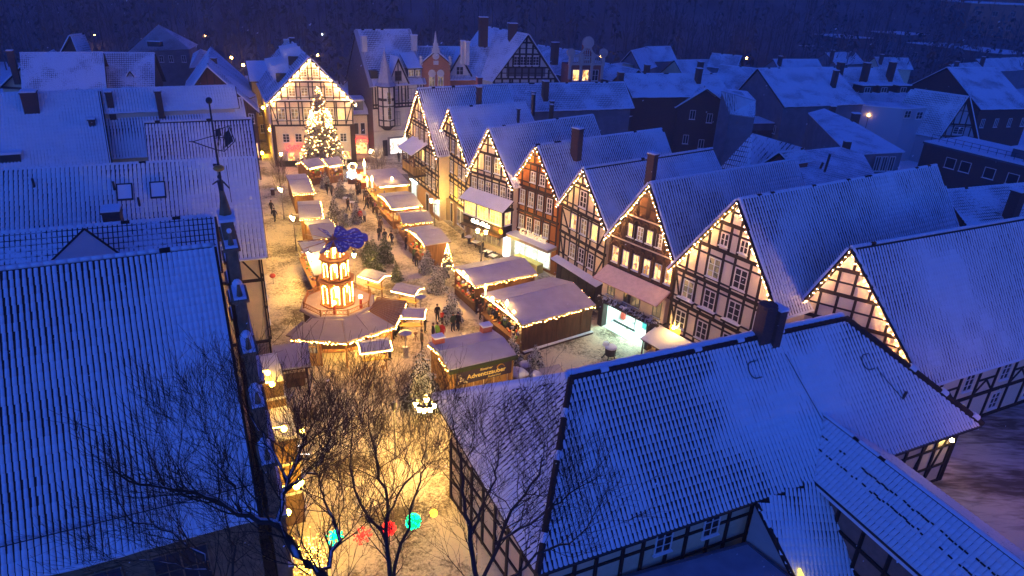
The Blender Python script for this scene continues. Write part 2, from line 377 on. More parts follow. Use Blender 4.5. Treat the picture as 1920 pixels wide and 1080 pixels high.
class House: pass
def gable_house(name, label, cat, A, B, T, L, d=None, wall=PL_CREAM, group=None, roof='tile', over=.35, eo=.45, gap=.34,
                tw=.26, rmat=None, parts=0, seed=None, clear=None, back=True, wedge=.6, cap=True, slopes='LR', tl=.36, base=0.0, wz=0.0, ns=1.0):
    """gabled house: A, B eave corners of the gable wall (left, right from outside), T its apex, L ridge length, d ridge direction"""
    H = House(); H.n = name
    w = flat(B-A).length; u = flat(B-A).normalized(); Y = Vector((0, 0, 1)).cross(u)
    if d is None: d = Y
    d = flat(d).normalized()
    if d.dot(Y) < 0: d = -d
    sk = d.dot(u)/d.dot(Y); D = L*d.dot(Y); ze = (A.z+B.z)/2; zr = T.z; tx = (T-A).dot(u)
    root = thing(name, label, cat, (A.x, A.y, base), math.atan2(u.y, u.x), group)
    bpy.context.view_layer.update() if False else None
    root.matrix_basis = Matrix.Translation((A.x, A.y, base)) @ Matrix.Rotation(math.atan2(u.y, u.x), 4, 'Z')
    H.root, H.w, H.ze, H.zr, H.tx, H.sk, H.D, H.d = root, w, ze-base, zr-base, tx, sk, D, d
    ze -= base; zr -= base; s = seed if seed is not None else int(abs(A.x*7+A.y*3)) % 50
    H.seed = s
    xb = sk*D
    f = [(0, 0, wz), (w, 0, wz), (w, 0, ze), (tx, 0, zr-.12), (0, 0, ze)]
    b = [(x+xb, D, z) for x, y, z in f]
    mb = MB(); mb.face(f); mb.face(b[::-1]); mb.face((f[0], b[0], b[1], f[1]))
    for i, j in ((1, 2), (4, 0)): mb.face((f[j], f[i], b[i], b[j]))
    mb.face((f[2], f[3], b[3], b[2])[::-1]); mb.face((f[3], f[4], b[4], b[3])[::-1])
    mb.build('wall', wall, root)
    # roof slopes
    rp = link('roof', None, root) if False else None
    mbr = MB(); th = .14; H.slope = {}
    for side in 'LR':
        ex = 0 if side == 'L' else w; hx = abs(tx-ex); sl = math.hypot(hx, zr-ze); sn = (zr-ze)/sl; cs = hx/sl; sg = -1 if side == 'L' else 1
        E = Vector((ex+sg*eo*cs, 0, ze-eo*sn)); R = Vector((tx, 0, zr)); nrm = Vector((sg*sn, 0, cs))
        up = nrm*th
        o0 = Vector((-sk*over, -over, 0)); o1 = Vector((sk*(D+over*.5), D+over*.5, 0))
        c = [E+o0, E+o1, R+o1, R+o0]
        if side == 'R': e0, e1, r1, r0 = E+o0, E+o1, R+o1, R+o0
        else: e0, e1, r1, r0 = E+o1, E+o0, R+o0, R+o1
        top = [p+up for p in (e0, e1, r1, r0)]; bot = [e0, e1, r1, r0]
        mbr.face(bot[::-1], 0); 
        for i in range(4): j = (i+1) % 4; mbr.face((bot[i], bot[j], top[j], top[i]), 0)
        H.slope[side] = (top, nrm)
        if roof == 'tile' and side in slopes: mbr.face(top, 0)
        else: course_field(mbr, top[0], top[1], top[2], top[3], 1)
    rp = mbr.build('roof', [TILE, rmat or RC], root)
    H.roof = rp
    if roof == 'tile':
        for i, side in enumerate(slopes):
            top, nrm = H.slope[side]
            tile_field(root if parts else rp, top, tw=tw, tl=tl, gap=gap, seed=s+i, parts=parts if i == 0 else 0, clear=clear, wedge=wedge, ns=ns)
    if cap:
        qq = random.Random(s); mc = MB(); a = Vector((tx-sk*over, -over, zr+.15)); bb = Vector((tx+sk*(D+over*.5), D+over*.5, zr+.15)); n = max(2, int((bb-a).length/.42))
        for i in range(n):
            p = a.lerp(bb, i/n); q = a.lerp(bb, (i+1.05)/n)
            mc.cyl(p, q, .13, .11, 6, 1 if qq.random() < .07 else 0, True)
        mc.build('ridge_cap', [SNOW, TILE], rp, smooth=True)
    # a rounded lip of snow over the eaves
    q = random.Random(s)
    for side in 'LR':
        ml = MB()
        e0, e1 = H.slope[side][0][:2]; nn_ = H.slope[side][1]; n = max(4, int((e1-e0).length/.7)); rr = [q.uniform(.05, .12) for _ in range(n+1)]
        for i in range(n): ml.cyl(e0.lerp(e1, i/n)+nn_*.02, e0.lerp(e1, (i+1)/n)+nn_*.02, rr[i], rr[i+1], 6, 0, i in (0, n-1))
        ml.build('eave_snow', SNOW, rp, smooth=True)
    # bargeboards with a lip of snow
    mg = MB()
    for side in 'LR':
        ex = 0 if side == 'L' else w; hx = abs(tx-ex); sl = math.hypot(hx, zr-ze); sn = (zr-ze)/sl; cs = hx/sl; sg = -1 if side == 'L' else 1
        a = Vector((ex+sg*eo*cs-sk*over, -over-.03, ze-eo*sn)); b2 = Vector((tx-sk*over, -over-.03, zr)); off = Vector((sg*sn, 0, cs))
        mg.beam(a+off*.02, b2+off*.02, .06, .26, 0, up=(0, 1, 0)); mg.beam(a+off*.19+Vector((0, .02, 0)), b2+off*.19+Vector((0, .02, 0)), .16, .07, 1, up=(0, 1, 0))
    mg.build('bargeboard', [TIMBERB, SNOW], root)
    H.over = over
    return H
def HL(H, p):                                 # world point -> house-local
    return H.root.matrix_basis.inverted() @ Vector(p)
def outline(H, z):
    if z <= H.ze: return 0.0, H.w
    t = (z-H.ze)/(H.zr-H.ze); return H.tx*t, H.w+(H.tx-H.w)*t
_wm = {}
def window_meshes(w, h, nx, ny, fm, gm, fr=.07):
    k = (round(w, 2), round(h, 2), nx, ny, fm.name, gm.name)
    if k not in _wm:
        m = MB(); dp = .09
        m.box((-w/2+fr/2, 0, 0), (fr, dp, h)); m.box((w/2-fr/2, 0, 0), (fr, dp, h))
        m.box((0, 0, h/2-fr/2), (w-2*fr, dp, fr)); m.box((0, 0, -h/2+fr/2), (w-2*fr, dp, fr))
        for i in range(1, nx): m.box((-w/2+w*i/nx, 0, 0), (.065 if (i*2 == nx) else .035, dp*.8, h-2*fr))
        for j in range(1, ny): m.box((0, -.012, -h/2+h*j/ny), (w-2*fr, dp*.6, .035))
        m.box((0, -.06, -h/2-.03), (w+.14, .16, .05)); 
        m.box((0, -.065, -h/2+.005), (w+.12, .13, .02), 1)
        p = MB().face([(-w/2+fr/2, .004, -h/2+fr/2), (w/2-fr/2, .004, -h/2+fr/2), (w/2-fr/2, .004, h/2-fr/2), (-w/2+fr/2, .004, h/2-fr/2)])
        _wm[k] = (m.mesh('window', [fm, SNOW]), p.mesh('pane', [gm]))
    return _wm[k]
def window(parent, x, z, w=.95, h=1.3, g=None, nx=2, ny=3, y=-.02, fm=None, M=None):
    a, b = window_meshes(w, h, nx, ny, fm or WINF, g or GLASSD)
    o = link('window', a, parent, loc=(x, y, z)) if M is None else link('window', a, parent, M=M)
    link('pane', b, o); return o
def rows_facade(H, levels, rows, tm=TIMBER, lit=None, braces=True, wd=.17, y0=-.02, extra=True, fm=None, rail=True):
    """half-timbering: sill beams at the levels, posts beside the windows, rails, corner braces; rows = (z, [x fractions], w, h, glass codes)"""
    R = H.root; dp = .10; r = random.Random(H.seed*31+5)
    G = {'d': GLASSD, 'w': GLASSW, 'y': GLASSY, 'c': GLASSC, 's': GLASSS, 'r': GLASSR}
    for z in levels:
        a, b = outline(H, z)
        if b-a > .5: bar('beam', tm, R, (a-.05, y0, z), (b+.05, y0, z), .24, dp+.05)
    bounds = list(levels)+[H.zr]
    done = set()
    for li in range(len(levels)):
        zl, zh = levels[li], (levels[li+1] if li+1 < len(levels) else H.zr)
        rw = [q for q in rows if zl < q[0] < zh]
        a, b = outline(H, zl); at, bt = outline(H, min(zh, H.zr-.01))
        xs = []; wins = []
        for q in rw:
            z, fx, ww, hh = q[:4]; code = q[4] if len(q) > 4 else 'd'
            for i, f in enumerate(fx):
                x = f*H.w; wins.append((x, z, ww, hh)); xs += [x-ww/2-.11, x+ww/2+.11]
                window(R, x, z, ww, hh, G[code[i % len(code)]], 2, 3 if hh > 1.0 else 2, fm=fm)
        if extra:
            xs += [a+.12, b-.12] if zl < H.ze-.1 else []
            xs.sort(); q = []; 
            full = [a]+xs+[b]
            for i in range(len(full)-1):
                gp = full[i+1]-full[i]; inside = any(abs((full[i]+full[i+1])/2-x) < ww/2 for x, z, ww, hh in wins)
                if gp > 1.5 and not inside:
                    n = int(gp/1.15); q += [full[i]+gp*(j+1)/(n+1) for j in range(n)]
            xs += q
        xs.sort(); keep = []
        for x in xs:
            if keep and x-keep[-1] < .2: continue
            keep.append(x)
        for x in keep:
            zt = zh
            if zl >= H.ze-.1 or zh > H.ze:
                if x < H.tx: zt2 = H.ze+(H.zr-H.ze)*x/H.tx
                else: zt2 = H.ze+(H.zr-H.ze)*(H.w-x)/(H.w-H.tx)
                zt = min(zh, zt2-.05)
            if zt-zl > .3: bar('post', tm, R, (x, y0, zl+.1), (x, y0, zt-(.1 if zt == zh else 0)), wd, dp)
        if rail:
            zz = [(rw[0][0]-rw[0][3]/2-.13), (rw[0][0]+rw[0][3]/2+.1)] if rw else [(zl+zh)/2]
            for z in zz:
                if z < zl+.3 or z > zh-.25: continue
                a2, b2 = outline(H, z)
                if b2-a2 > 1.0: bar('rail', tm, R, (a2+.05, y0+.004, z), (b2-.05, y0+.004, z), .12, dp-.02)
        if braces and zh <= H.ze+.2 and len(keep) > 3:
            x1 = keep[1] if keep[1]-keep[0] > .5 else keep[0]+.8; x2 = keep[-2] if keep[-1]-keep[-2] > .5 else keep[-1]-.8
            bar('brace', tm, R, (keep[0], y0+.008, zh-.3), (x1, y0+.008, zl+.12), .15, dp-.03)
            bar('brace', tm, R, (keep[-1], y0+.008, zh-.3), (x2, y0+.008, zl+.12), .15, dp-.03)
def light_string(H, label, step=.42, drop=.10, n0=0, sides='LR', r=.021):
    mb = MB(); cb = MB(); y = -H.over-.12
    for side in sides:
        ex = 0 if side == 'L' else H.w; sg = -1 if side == 'L' else 1; hx = abs(H.tx-ex); sl = math.hypot(hx, H.zr-H.ze); sn = (H.zr-H.ze)/sl; cs = hx/sl
        a = Vector((ex+sg*.4*cs-H.sk*H.over, y, H.ze-.4*sn-drop)); b = Vector((H.tx-H.sk*H.over, y, H.zr-drop)); n = int((b-a).length/step)
        pr = None
        for i in range(n+1):
            p = a.lerp(b, i/n)+Vector((0, 0, -.05-.04*((i*37) % 3))); mb.ball(p+Vector((rnd.gauss(0, .03), 0, rnd.gauss(0, .02))), r*rnd.uniform(.85, 1.3), 0, 5, 3)
            if pr is not None: cb.cyl(pr, p, .012, .012, 3, 0, False)
            pr = p
    t = thing('light_string', label, 'string lights', H.root.location, H.root.rotation_euler.z)
    t.matrix_basis = H.root.matrix_basis
    mb.build('bulbs', BULB, t, kind='stuff'); cb.build('cable', METAL, t)
    tag(t, group='strings of bulbs along the gables'); return t
def chimney(H, x, y, z, h=1.3, w=.6, mt=None, root=None):
    """x, y sighting of the foot on the roof at height z"""
    r = root or H.root; p = r.matrix_basis.inverted() @ P(x, y, z)
    m = MB(); m.box((0, 0, h/2-1.0), (w, w*.8, h+2.0), 0); m.box((0, 0, h+.04), (w+.12, w*.8+.12, .10), 0); m.box((0, 0, h+.15), (w+.06, w*.8+.06, .13), 1)
    return m.build('chimney', [mt or BRICK_D, SNOW], r, loc=p)
def pt_house(name, label, cat, a, l, r, e, ze, **k):
    """from sightings: apex, left eave, right eave of a gable seen from the front, far end of the ridge"""
    A = P(*l, ze); B = P(*r, ze); T = OP(*a, A, B); E = P(*e, T.z); v = flat(E-T)
    return gable_house(name, label, cat, A, B, T, v.length, v, **k)
def ridge_house(name, label, cat, rl, rr, e, zr, pitch, gable='R', **k):
    """from sightings: ridge ends, a point of the near eave; ridge height and pitch"""
    A0 = P(*rl, zr); B0 = P(*rr, zr); u = flat(B0-A0).normalized(); n = Vector((u.y, -u.x, 0))   # towards the camera
    best = None; ze = 0
    while ze < zr:
        q = P(*e, ze); dd = (q-A0).dot(n)
        if dd > .1:
            pt = math.degrees(math.atan2(zr-ze, dd)); s = abs(pt-pitch)
            if best is None or s < best[0]: best = (s, ze, dd)
        ze += .05
    ze, hw = best[1], best[2]
    if gable == 'R': T = B0; A = B0+n*hw; B = B0-n*hw; d = -u
    else: T = A0; A = A0-n*hw; B = A0+n*hw; d = u
    A.z = B.z = ze
    return gable_house(name, label, cat, A, B, T, (B0-A0).length, d, **k)
# ------------------------------------------------------------------ the row of gabled houses on the right of the square
GRP = 'half-timbered gable houses along the right of the square'
def shop(H, x0, x1, z0, z1, gm, y=-.04, n=3, fm=None, depth=.08):
    """shop window: frame part with panes"""
    m = MB(); fm = fm or WINF; w = x1-x0
    for i in range(n+1): m.box((x0+w*i/n, y, (z0+z1)/2), (.09, depth, z1-z0))
    m.box(((x0+x1)/2, y, z0), (w+.1, depth+.05, .12)); m.box(((x0+x1)/2, y, z1), (w+.1, depth, .10))
    o = m.build('shop_window', fm, H.root)
    MB().face([(x0, y-.01, z0), (x1, y-.01, z0), (x1, y-.01, z1), (x0, y-.01, z1)]).build('pane', gm, o)
    return o
def slab(parent, name, pts, th, mats, snow=.09):
    """a thin sloping plate from four corners (local), snow lying on top"""
    m = MB(); up = (Vector(pts[1])-Vector(pts[0])).cross(Vector(pts[3])-Vector(pts[0])).normalized()
    if up.z < 0: up = -up; pts = pts[::-1]
    for (a, b, mi, gr) in ((0, th, 0, 0), (th+.001, th+snow, 1, -.03)):
        c = sum((Vector(p) for p in pts), Vector())/4
        q = [Vector(p)+(c-Vector(p)).normalized()*(-gr*1.5 if gr else 0) for p in pts]
        lo = [p+up*a for p in q]; hi = [p+up*b for p in q]
        if gr: hi = [p.lerp(c, .012) for p in hi]
        m.face(lo[::-1], mi); m.face(hi, mi)
        for i in range(4): j = (i+1) % 4; m.face((lo[i], lo[j], hi[j], hi[i]), mi)
    return m.build(name, mats, parent)
def text(name, s, size, mt, parent, loc, rot=(PI/2, 0, 0), ext=.03, shear=0, off=0, label=None, font=None, align='CENTER', sx=1):
    cu = bpy.data.curves.new(name, 'FONT'); cu.body = s; cu.size = size; cu.extrude = ext; cu.shear = shear; cu.offset = off
    cu.align_x = align; cu.align_y = 'CENTER'; cu.resolution_u = 3
    t = bpy.data.objects.new('tmp', cu); COL.objects.link(t); dg = bpy.context.evaluated_depsgraph_get()
    me = bpy.data.meshes.new_from_object(t.evaluated_get(dg)); bpy.data.objects.remove(t); me.materials.clear(); me.materials.append(mt)
    return link(name, me, parent, loc=loc, rot=rot, scale=(sx, 1, 1), label=label)

ZE = 8.2
# R1 with the balcony
R1 = pt_house('half_timbered_house', 'cream half-timbered gable house with a roofed wooden balcony, farthest of the right row', 'house',
    (789, 168), (765, 252), (823, 288), (950, 160), ZE, wall=PL_CREAM, group=GRP, gap=.36)
rows_facade(R1, [2.9, 5.5, 8.1, 10.4], [(6.8, [.1, .22, .52, .66, .84], .85, 1.35, 'cdwd'), (9.2, [.34, .5, .64], .8, 1.3, 'cd'), (4.2, [.62, .72, .85], .85, 1.3, 'dcd'), (11.3, [.42], .7, .8)])
light_string(R1, 'string of warm bulbs on the farthest gable above the balcony')
R2 = pt_house('half_timbered_house', 'yellow half-timbered gable house with three storeys of paired windows, second from the far end', 'house',
    (847, 204), (821, 272), (883, 312), (985, 194), ZE, wall=PL_YELL, group=GRP, gap=.36)
rows_facade(R2, [2.9, 5.5, 8.1, 10.4, 12.4], [(4.2, [.12, .24, .46, .7, .82], .8, 1.3, 'cdcd'), (6.8, [.12, .24, .46, .7, .82], .8, 1.35, 'dccdc'), (9.2, [.33, .5, .66], .75, 1.35, 'cdc')])
light_string(R2, 'string of warm bulbs on the gable of the yellow house')
R3 = pt_house('half_timbered_house', 'cream half-timbered gable house with the lit cafe bay under a tiled pent roof', 'house',
    (921, 242), (884, 320), (964, 345), (1109, 218), ZE, wall=PL_CREAM, group=GRP, gap=.36)
rows_facade(R3, [2.9, 5.5, 8.1, 10.5, 12.3], [(6.85, [.08, .25, .42, .59, .76, .92], .78, 1.5, 'ccdccd'), (9.5, [.40, .62], .85, 1.6, 'ccd')], braces=False)
light_string(R3, 'string of warm bulbs on the gable of the cafe house')
R4 = pt_house('half_timbered_house', 'ochre brown half-timbered gable house with white windows over a shop canopy', 'house',
    (1011, 274), (965, 341), (1050, 370), (1238, 244), ZE, wall=PL_OCHRE, group=GRP, gap=.36)
rows_facade(R4, [2.9, 5.5, 8.1, 10.6, 12.3], [(4.35, [.2, .38, .56, .76], .72, 1.45, 'cdcc'), (7.0, [.2, .4, .6, .8], .72, 1.5, 'cccd'), (9.3, [.42, .62], .72, 1.1, 'cd')], tm=TIMBERB, braces=False)
light_string(R4, 'string of warm bulbs on the gable of the ochre brown house')
R5 = pt_house('half_timbered_house', 'cream half-timbered gable house with nearly black timbers and curved braces, a dark passage below', 'house',
    (1100, 317), (1054, 380), (1141, 424), (1333, 281), ZE, wall=PL_CREAM, group=GRP, gap=.38)
rows_facade(R5, [2.7, 5.5, 8.1, 10.7, 12.2], [(4.2, [.32, .52, .73], .85, 1.4, 'cdd'), (7.0, [.3, .52, .75], .85, 1.45, 'wcy'), (9.45, [.46], 1.0, 1.5, 'd')])
light_string(R5, 'string of warm bulbs on the gable of the house with curved braces')
R6 = pt_house('half_timbered_house', 'dark brown carved Renaissance gable house with candle-lit windows over a glowing shop', 'house',
    (1225, 345), (1147, 439), (1270, 488), (1490, 302), ZE+.1, wall=mat('plaster_brown', (.16, .085, .04), .85, .2, noise=.35, nscale=3), group=GRP, gap=.38, wz=2.9)
rows_facade(R6, [8.25, 10.5, 12.4], [(9.25, [.3, .44, .58, .72], .62, 1.1, 'ycyc')], tm=TIMBERB, extra=True)
rows_facade(R6, [5.6], [(6.75, [.1, .265, .43, .595, .76, .92], .68, 1.35, 'w')], tm=TIMBERB)
light_string(R6, 'string of warm bulbs on the dark brown carved gable', step=.3)
R7 = pt_house('half_timbered_house', 'broad white half-timbered gable house with black timber grid, seventh of the row', 'house',
    (1391, 376), (1268, 498), (1464, 586), (1752, 313), ZE, wall=PL_PINK, group=GRP, gap=.46)
rows_facade(R7, [2.9, 5.45, 8.05, 10.7, 12.7], [(4.2, [.13, .36, .62, .86], .95, 1.45, 'd'), (6.8, [.16, .38, .62, .86], 1.0, 1.45, 'cddd'), (9.25, [.37, .62], 1.05, 1.5, 'cd'), (11.55, [.42, .60], .68, .95)])
light_string(R7, 'string of warm bulbs on the broad white gable', step=.38)
R8 = pt_house('half_timbered_house', 'nearest half-timbered gable house, half hidden by the snowy tiled roof in front', 'house',
    (1604, 466), (1455, 630), (1732, 711), (1960, 404), 5.3, wall=PL_PINK, group=GRP, gap=.36, eo=.6)
rows_facade(R8, [2.6, 5.2, 7.6, 9.5, 11.2], [(6.3, [.40, .64], .95, 1.1, 'cd'), (4.0, [.2, .45, .7], .95, 1.3)])
light_string(R8, 'string of warm bulbs on the nearest gable', step=.38)
chimney(R2, 898, 185, 14.0, 1.2); chimney(R3, 1082, 262, 13.0, 1.0, .9); chimney(R6, 1219, 335, 12.4, 2.0, .7)
for (x, y) in ((1000, 186), (1034, 206), (972, 214)): chimney(R2 if x != 1034 else R2, x, y, 12.6, .5, .3, METAL)

# details of R1: balcony with its own roof on posts
r = R1.root
b0, b1, by, bz = R1.w*.22, R1.w*.62, -1.7, 4.7
m = MB(); m.box(((b0+b1)/2, by/2, bz-.15), (b1-b0, -by, .22)); bal = m.build('balcony', TIMBER, r)
for x in np.linspace(b0+.1, b1-.1, 4): bar('post', WOODD, r, (x, by+.1, bz), (x, by+.1, bz+2.45), .13, .13)
m = MB(); m.box(((b0+b1)/2, by+.08, bz+.95), (b1-b0, .09, .09)); m.box((b1-.05, by/2, bz+.95), (.09, -by, .09)); m.box((b0+.05, by/2, bz+.95), (.09, -by, .09))
for x in np.arange(b0+.05, b1, .2): m.box((x, by+.08, bz+.48), (.09, .04, .95))
for y in np.arange(by+.1, 0, .2): m.box((b1-.05, y, bz+.48), (.04, .09, .95))
m.build('railing', mat('wood_yellowish', (.30, .20, .08), .7), r)
slab(r, 'balcony_roof', [(b0-.3, by-.3, bz+2.4), (b1+.3, by-.3, bz+2.4), (b1+.3, .05, bz+3.6), (b0-.3, .05, bz+3.6)], .1, [TIMBER, SNOW], .12)
for x in (.35, 1.8, 3.3, 4.6): bar('brace', TIMBER, r, (b0+x, 0, bz-1.2), (b0+x, by*.8, bz-.2), .12, .12)
shop(R1, 1.2, 3.0, .7, 2.5, GLASSS, n=2); shop(R1, 8.6, 10.4, .7, 2.4, GLASSS, n=2); shop(R1, 6.2, 7.1, .1, 2.5, GLASSD, n=1)
link('awning_lamp', MB().box((0, 0, 0), (2.2, .12, .1)).mesh('awning_lamp', [TUBEC]), r, loc=(2.2, -.2, 2.75))
MB().box((R1.w/2, -.04, 1.4), (R1.w, .06, 2.7)).build('shop_wall', mat('plaster_apricot', (.55, .34, .15), .9, noise=.1), r)
shop(R1, 1.2, 3.0, .7, 2.5, GLASSS, n=2, y=-.12); shop(R1, 8.6, 10.6, .7, 2.4, GLASSS, n=2, y=-.12); shop(R1, 6.2, 7.1, .1, 2.4, GLASSD, n=1, y=-.12)
MB().box((R2.w/2, -.04, 1.4), (R2.w, .06, 2.7)).build('shop_wall', mat('plaster_sand', (.42, .32, .18), .9, noise=.1), R2.root)
shop(R2, 1.0, 3.2, .5, 2.5, GLASSS, n=2, y=-.12); shop(R2, 4.4, 5.4, .1, 2.5, GLASSD, n=1, y=-.12); shop(R2, 6.5, 8.6, .5, 2.5, GLASSC, n=2, y=-.12)
for x in (.2, 3.8, 6.0, R2.w-.3): MB().box((x, -.25, 1.4), (.4, .4, 2.8)).build('pillar', MATS['plaster_sand'], R2.root)

# R3: the cafe bay
r = R3.root; W3 = R3.w; bx0, bx1, bd = .15, W3-.15, 1.25
m = MB(); m.box(((bx0+bx1)/2, -bd/2, 4.15), (bx1-bx0, bd, 2.6)); m.build('bay', TIMBER, r)
slab(r, 'bay_roof', [(bx0-.3, -bd-.35, 5.45), (bx1+.3, -bd-.35, 5.45), (bx1+.3, -.02, 6.35), (bx0-.3, -.02, 6.35)], .08, [TILE, SNOW], .06)
for i in range(3):
    xx = bx0+.15+(bx1-bx0-.2)*(i+.5)/3; window(r, xx, 4.65, (bx1-bx0)/3-.25, 1.45, GLASSY, 4, 3, y=-bd-.05)
Mw = Matrix.Translation((bx1+.03, -bd/2, 4.65)) @ Matrix.Rotation(PI/2, 4, 'Z')
window(r, 0, 0, .9, 1.4, GLASSW, 2, 3, M=Mw)
text('sign', "Café d'Inka", .62, glow('sign_white', (1.0, .95, .75), 5), r, (W3*.46, -bd-.12, 3.42), shear=.25, off=.012)
for x in (W3*.1, W3*.82): MB().box((x, -bd-.06, 3.42), (.75, .06, .30)).build('sign_board', WOODD, r)
m = MB(); m.cyl((W3*.95, -bd-.08, 3.35), (W3*.95, -bd-.14, 3.35), .26, .26, 12); m.build('round_sign', glow('sign_orange', (1, .28, .02), 1.2), r)
shop(R3, .5, W3-1.4, .9, 2.5, GLASSC, n=6, y=-.1, fm=mat('frame_cream', (.5, .42, .22), .6)); MB().box((W3-.6, -.1, 1.25), (.95, .08, 2.3)).build('shop_door', glow('door_white', (.75, .85, 1.0), 2.2), r)
MB().box((W3/2, -.9, 2.75), (W3-.3, 1.7, .12)).build('awning', WOODD, r)
# R4: canopy with the big lettering, lit shop under it
r = R4.root; W4 = R4.w
slab(r, 'canopy', [(-.1, -1.3, 2.75), (W4+.1, -1.3, 2.75), (W4+.1, 0, 2.85), (-.1, 0, 2.85)], .28, [mat('canopy_cream', (.55, .45, .25), .8), SNOW], .08)
text('sign', 'G.Jakobs', 1.05, mat('letters_cream', (.85, .75, .5), .5, emit=.5), r, (W4*.52, -.35, 3.45), ext=.08, shear=.15, off=.02)
shop(R4, .3, W4-.6, .5, 2.6, GLASSS, n=3, y=-.12)
link('shop_lamp', MB().box((0, 0, 0), (W4-1.2, .25, .05)).mesh('shop_lamp', [glow('tube_green_white', (.85, 1.0, .6), 9)]), r, loc=(W4/2, -.7, 2.72))
MB().box((W4*.55, -1.0, .55), (W4*.55, .9, 1.1)).build('display_plinth', mat('plinth_yellow', (.55, .5, .18), .7), r)
# R5: dark ground floor behind a narrow snow-covered pent strip
r = R5.root; W5 = R5.w
MB().box((W5/2, -.05, 1.35), (W5, .08, 2.7)).build('shop_wall', PL_DARK, r)
slab(r, 'pent_strip', [(-.2, -.8, 2.55), (W5+.2, -.8, 2.55), (W5+.2, 0, 2.8), (-.2, 0, 2.8)], .1, [TIMBER, SNOW], .06)
shop(R5, .8, W5-.8, .4, 2.2, GLASSD, n=4, y=-.12, fm=TIMBER)
# R6: carved gable, sloping awning, bay of the first floor, flower boxes, lit shop in the corner
r = R6.root; W6 = R6.w; BR = mat('carved_oak', (.17, .09, .035), .7, .3, noise=.4, nscale=7)
for (z, n) in ((7.75, 7), (8.55, 6), (10.2, 5), (10.75, 4)):
    a, b = outline(R6, z); m = MB()
    for i in range(n):
        cx = a+(b-a)*(i+.5)/n; rr = (b-a)/n*.42
        for k in range(7): 
            t0, t1 = PI*k/7, PI*(k+1)/7
            m.beam((cx+rr*math.cos(t0), -.08, z-.3+rr*math.sin(t0)), (cx+rr*math.cos(t1), -.08, z-.3+rr*math.sin(t1)), .08, .10, 0, up=(0, 1, 0))
    m.build('carved_arches', BR, r)
for z in (8.25, 10.5): MB().box((W6/2, -.12, z+.02), ((outline(R6, z)[1]-outline(R6, z)[0]), .18, .08)).build('cornice', mat('cornice_light', (.6, .5, .38), .8), r)
m = MB()
for x in (.02, .18, .345, .51, .68, .84, .985): m.box((W6*x, -.12, 6.7), (.16, .16, 1.7)); m.ball((W6*x, -.16, 7.6), .13, 0, 5, 3)
m.build('pilasters', BR, r)
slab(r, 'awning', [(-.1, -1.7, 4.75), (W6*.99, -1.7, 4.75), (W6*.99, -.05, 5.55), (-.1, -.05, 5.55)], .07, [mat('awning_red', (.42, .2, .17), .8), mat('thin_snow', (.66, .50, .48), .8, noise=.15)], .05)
m = MB(); m.box((W6/2, -.28, 3.95), (W6*.98, .5, 2.0)); m.build('bay', PL_CREAM, r)
for f, ww in ((.16, .8), (.43, .85), (.56, .85), (.88, .8)): window(r, W6*f, 4.05, ww, 1.55, GLASSC if f != .43 else GLASSD, 2, 1, y=-.56, fm=WOODF)
fl = MB(); q = random.Random(5)
for i in range(420):
    x = q.random()*W6*.96+.1; fl.face([Vector((x, -.95, 2.95))+Vector([q.gauss(0, s) for s in (.1, .16, .16)]) for _ in range(3)], q.randint(0, 1))
fb = MB().box((W6/2, -.95, 2.75), (W6*.95, .35, .25)).build('flower_box', PL_DARK, r)
fl.build('frosted_plants', [SNOW, mat('dry_leaf', (.12, .09, .05), .9)], fb, kind='stuff')
MB().box((W6/2, -.35, 2.78), (W6+.2, 1.0, .22)).build('lintel', PL_DARK, r)
for x in (.2, W6-.15, W6*.80): MB().box((x, -.3, 1.35), (.5 if x < 3 else .35, .6, 2.7)).build('pillar', PL_DARK, r)
m = MB(); m.face([(.45, .3, .05), (W6*.8, .3, .05), (W6*.8, 3.2, .05), (.45, 3.2, .05)]); m.face([(.4, 3.2, 0), (W6*.8, 3.2, 0), (W6*.8, 3.2, 2.9), (.4, 3.2, 2.9)]); m.face([(.42, -.1, 0), (.42, 3.2, 0), (.42, 3.2, 2.9), (.42, -.1, 2.9)]); m.face([(W6*.8, 3.2, 0), (W6*.8, -.1, 0), (W6*.8, -.1, 2.9), (W6*.8, 3.2, 2.9)])
m.build('shop_room', mat('tiles_white', (.7, .75, .72), .4), r)
m = MB(); m.box((W6*.4, 0.2, .02), (W6*.8-.5, 1.4, .05)); m.build('entrance_floor', mat('floor_light', (.6, .62, .56), .35), r)
link('ceiling_lamp', MB().box((0, 0, 0), (W6*.62, 2.4, .05)).mesh('ceiling_lamp', [glow('shop_cool', (.62, 1.0, .93), 16)]), r, loc=(W6*.41, 1.3, 2.62))
m = MB(); m.box((W6*.42, .95, 1.3), (.06, .06, 2.4)); m.box((W6*.24, 1.0, .15), (W6*.38, .06, .2)); m.box((W6*.62, 1.9, .15), (.06, 1.9, .2)); 
for i, c in enumerate([(.5, 1.8, .5), (.9, 2.2, 1.0), (1.5, 2.0, .6), (2.2, 2.3, .9), (2.8, 2.0, .5), (3.3, 2.4, 1.1), (1.2, 2.6, 1.5), (2.5, 2.6, 1.6)]): m.box((c[0]+.3, c[1], c[2]), (.35, .3, .6), 1+i % 3)
m.build('display_case', [METAL, REDP, mat('cloth_teal', (.05, .3, .3), .8), WHITEP], r)
m = MB().face([(.6, .9, .2), (W6*.42, .9, .2), (W6*.42, .9, 2.5), (.6, .9, 2.5)])
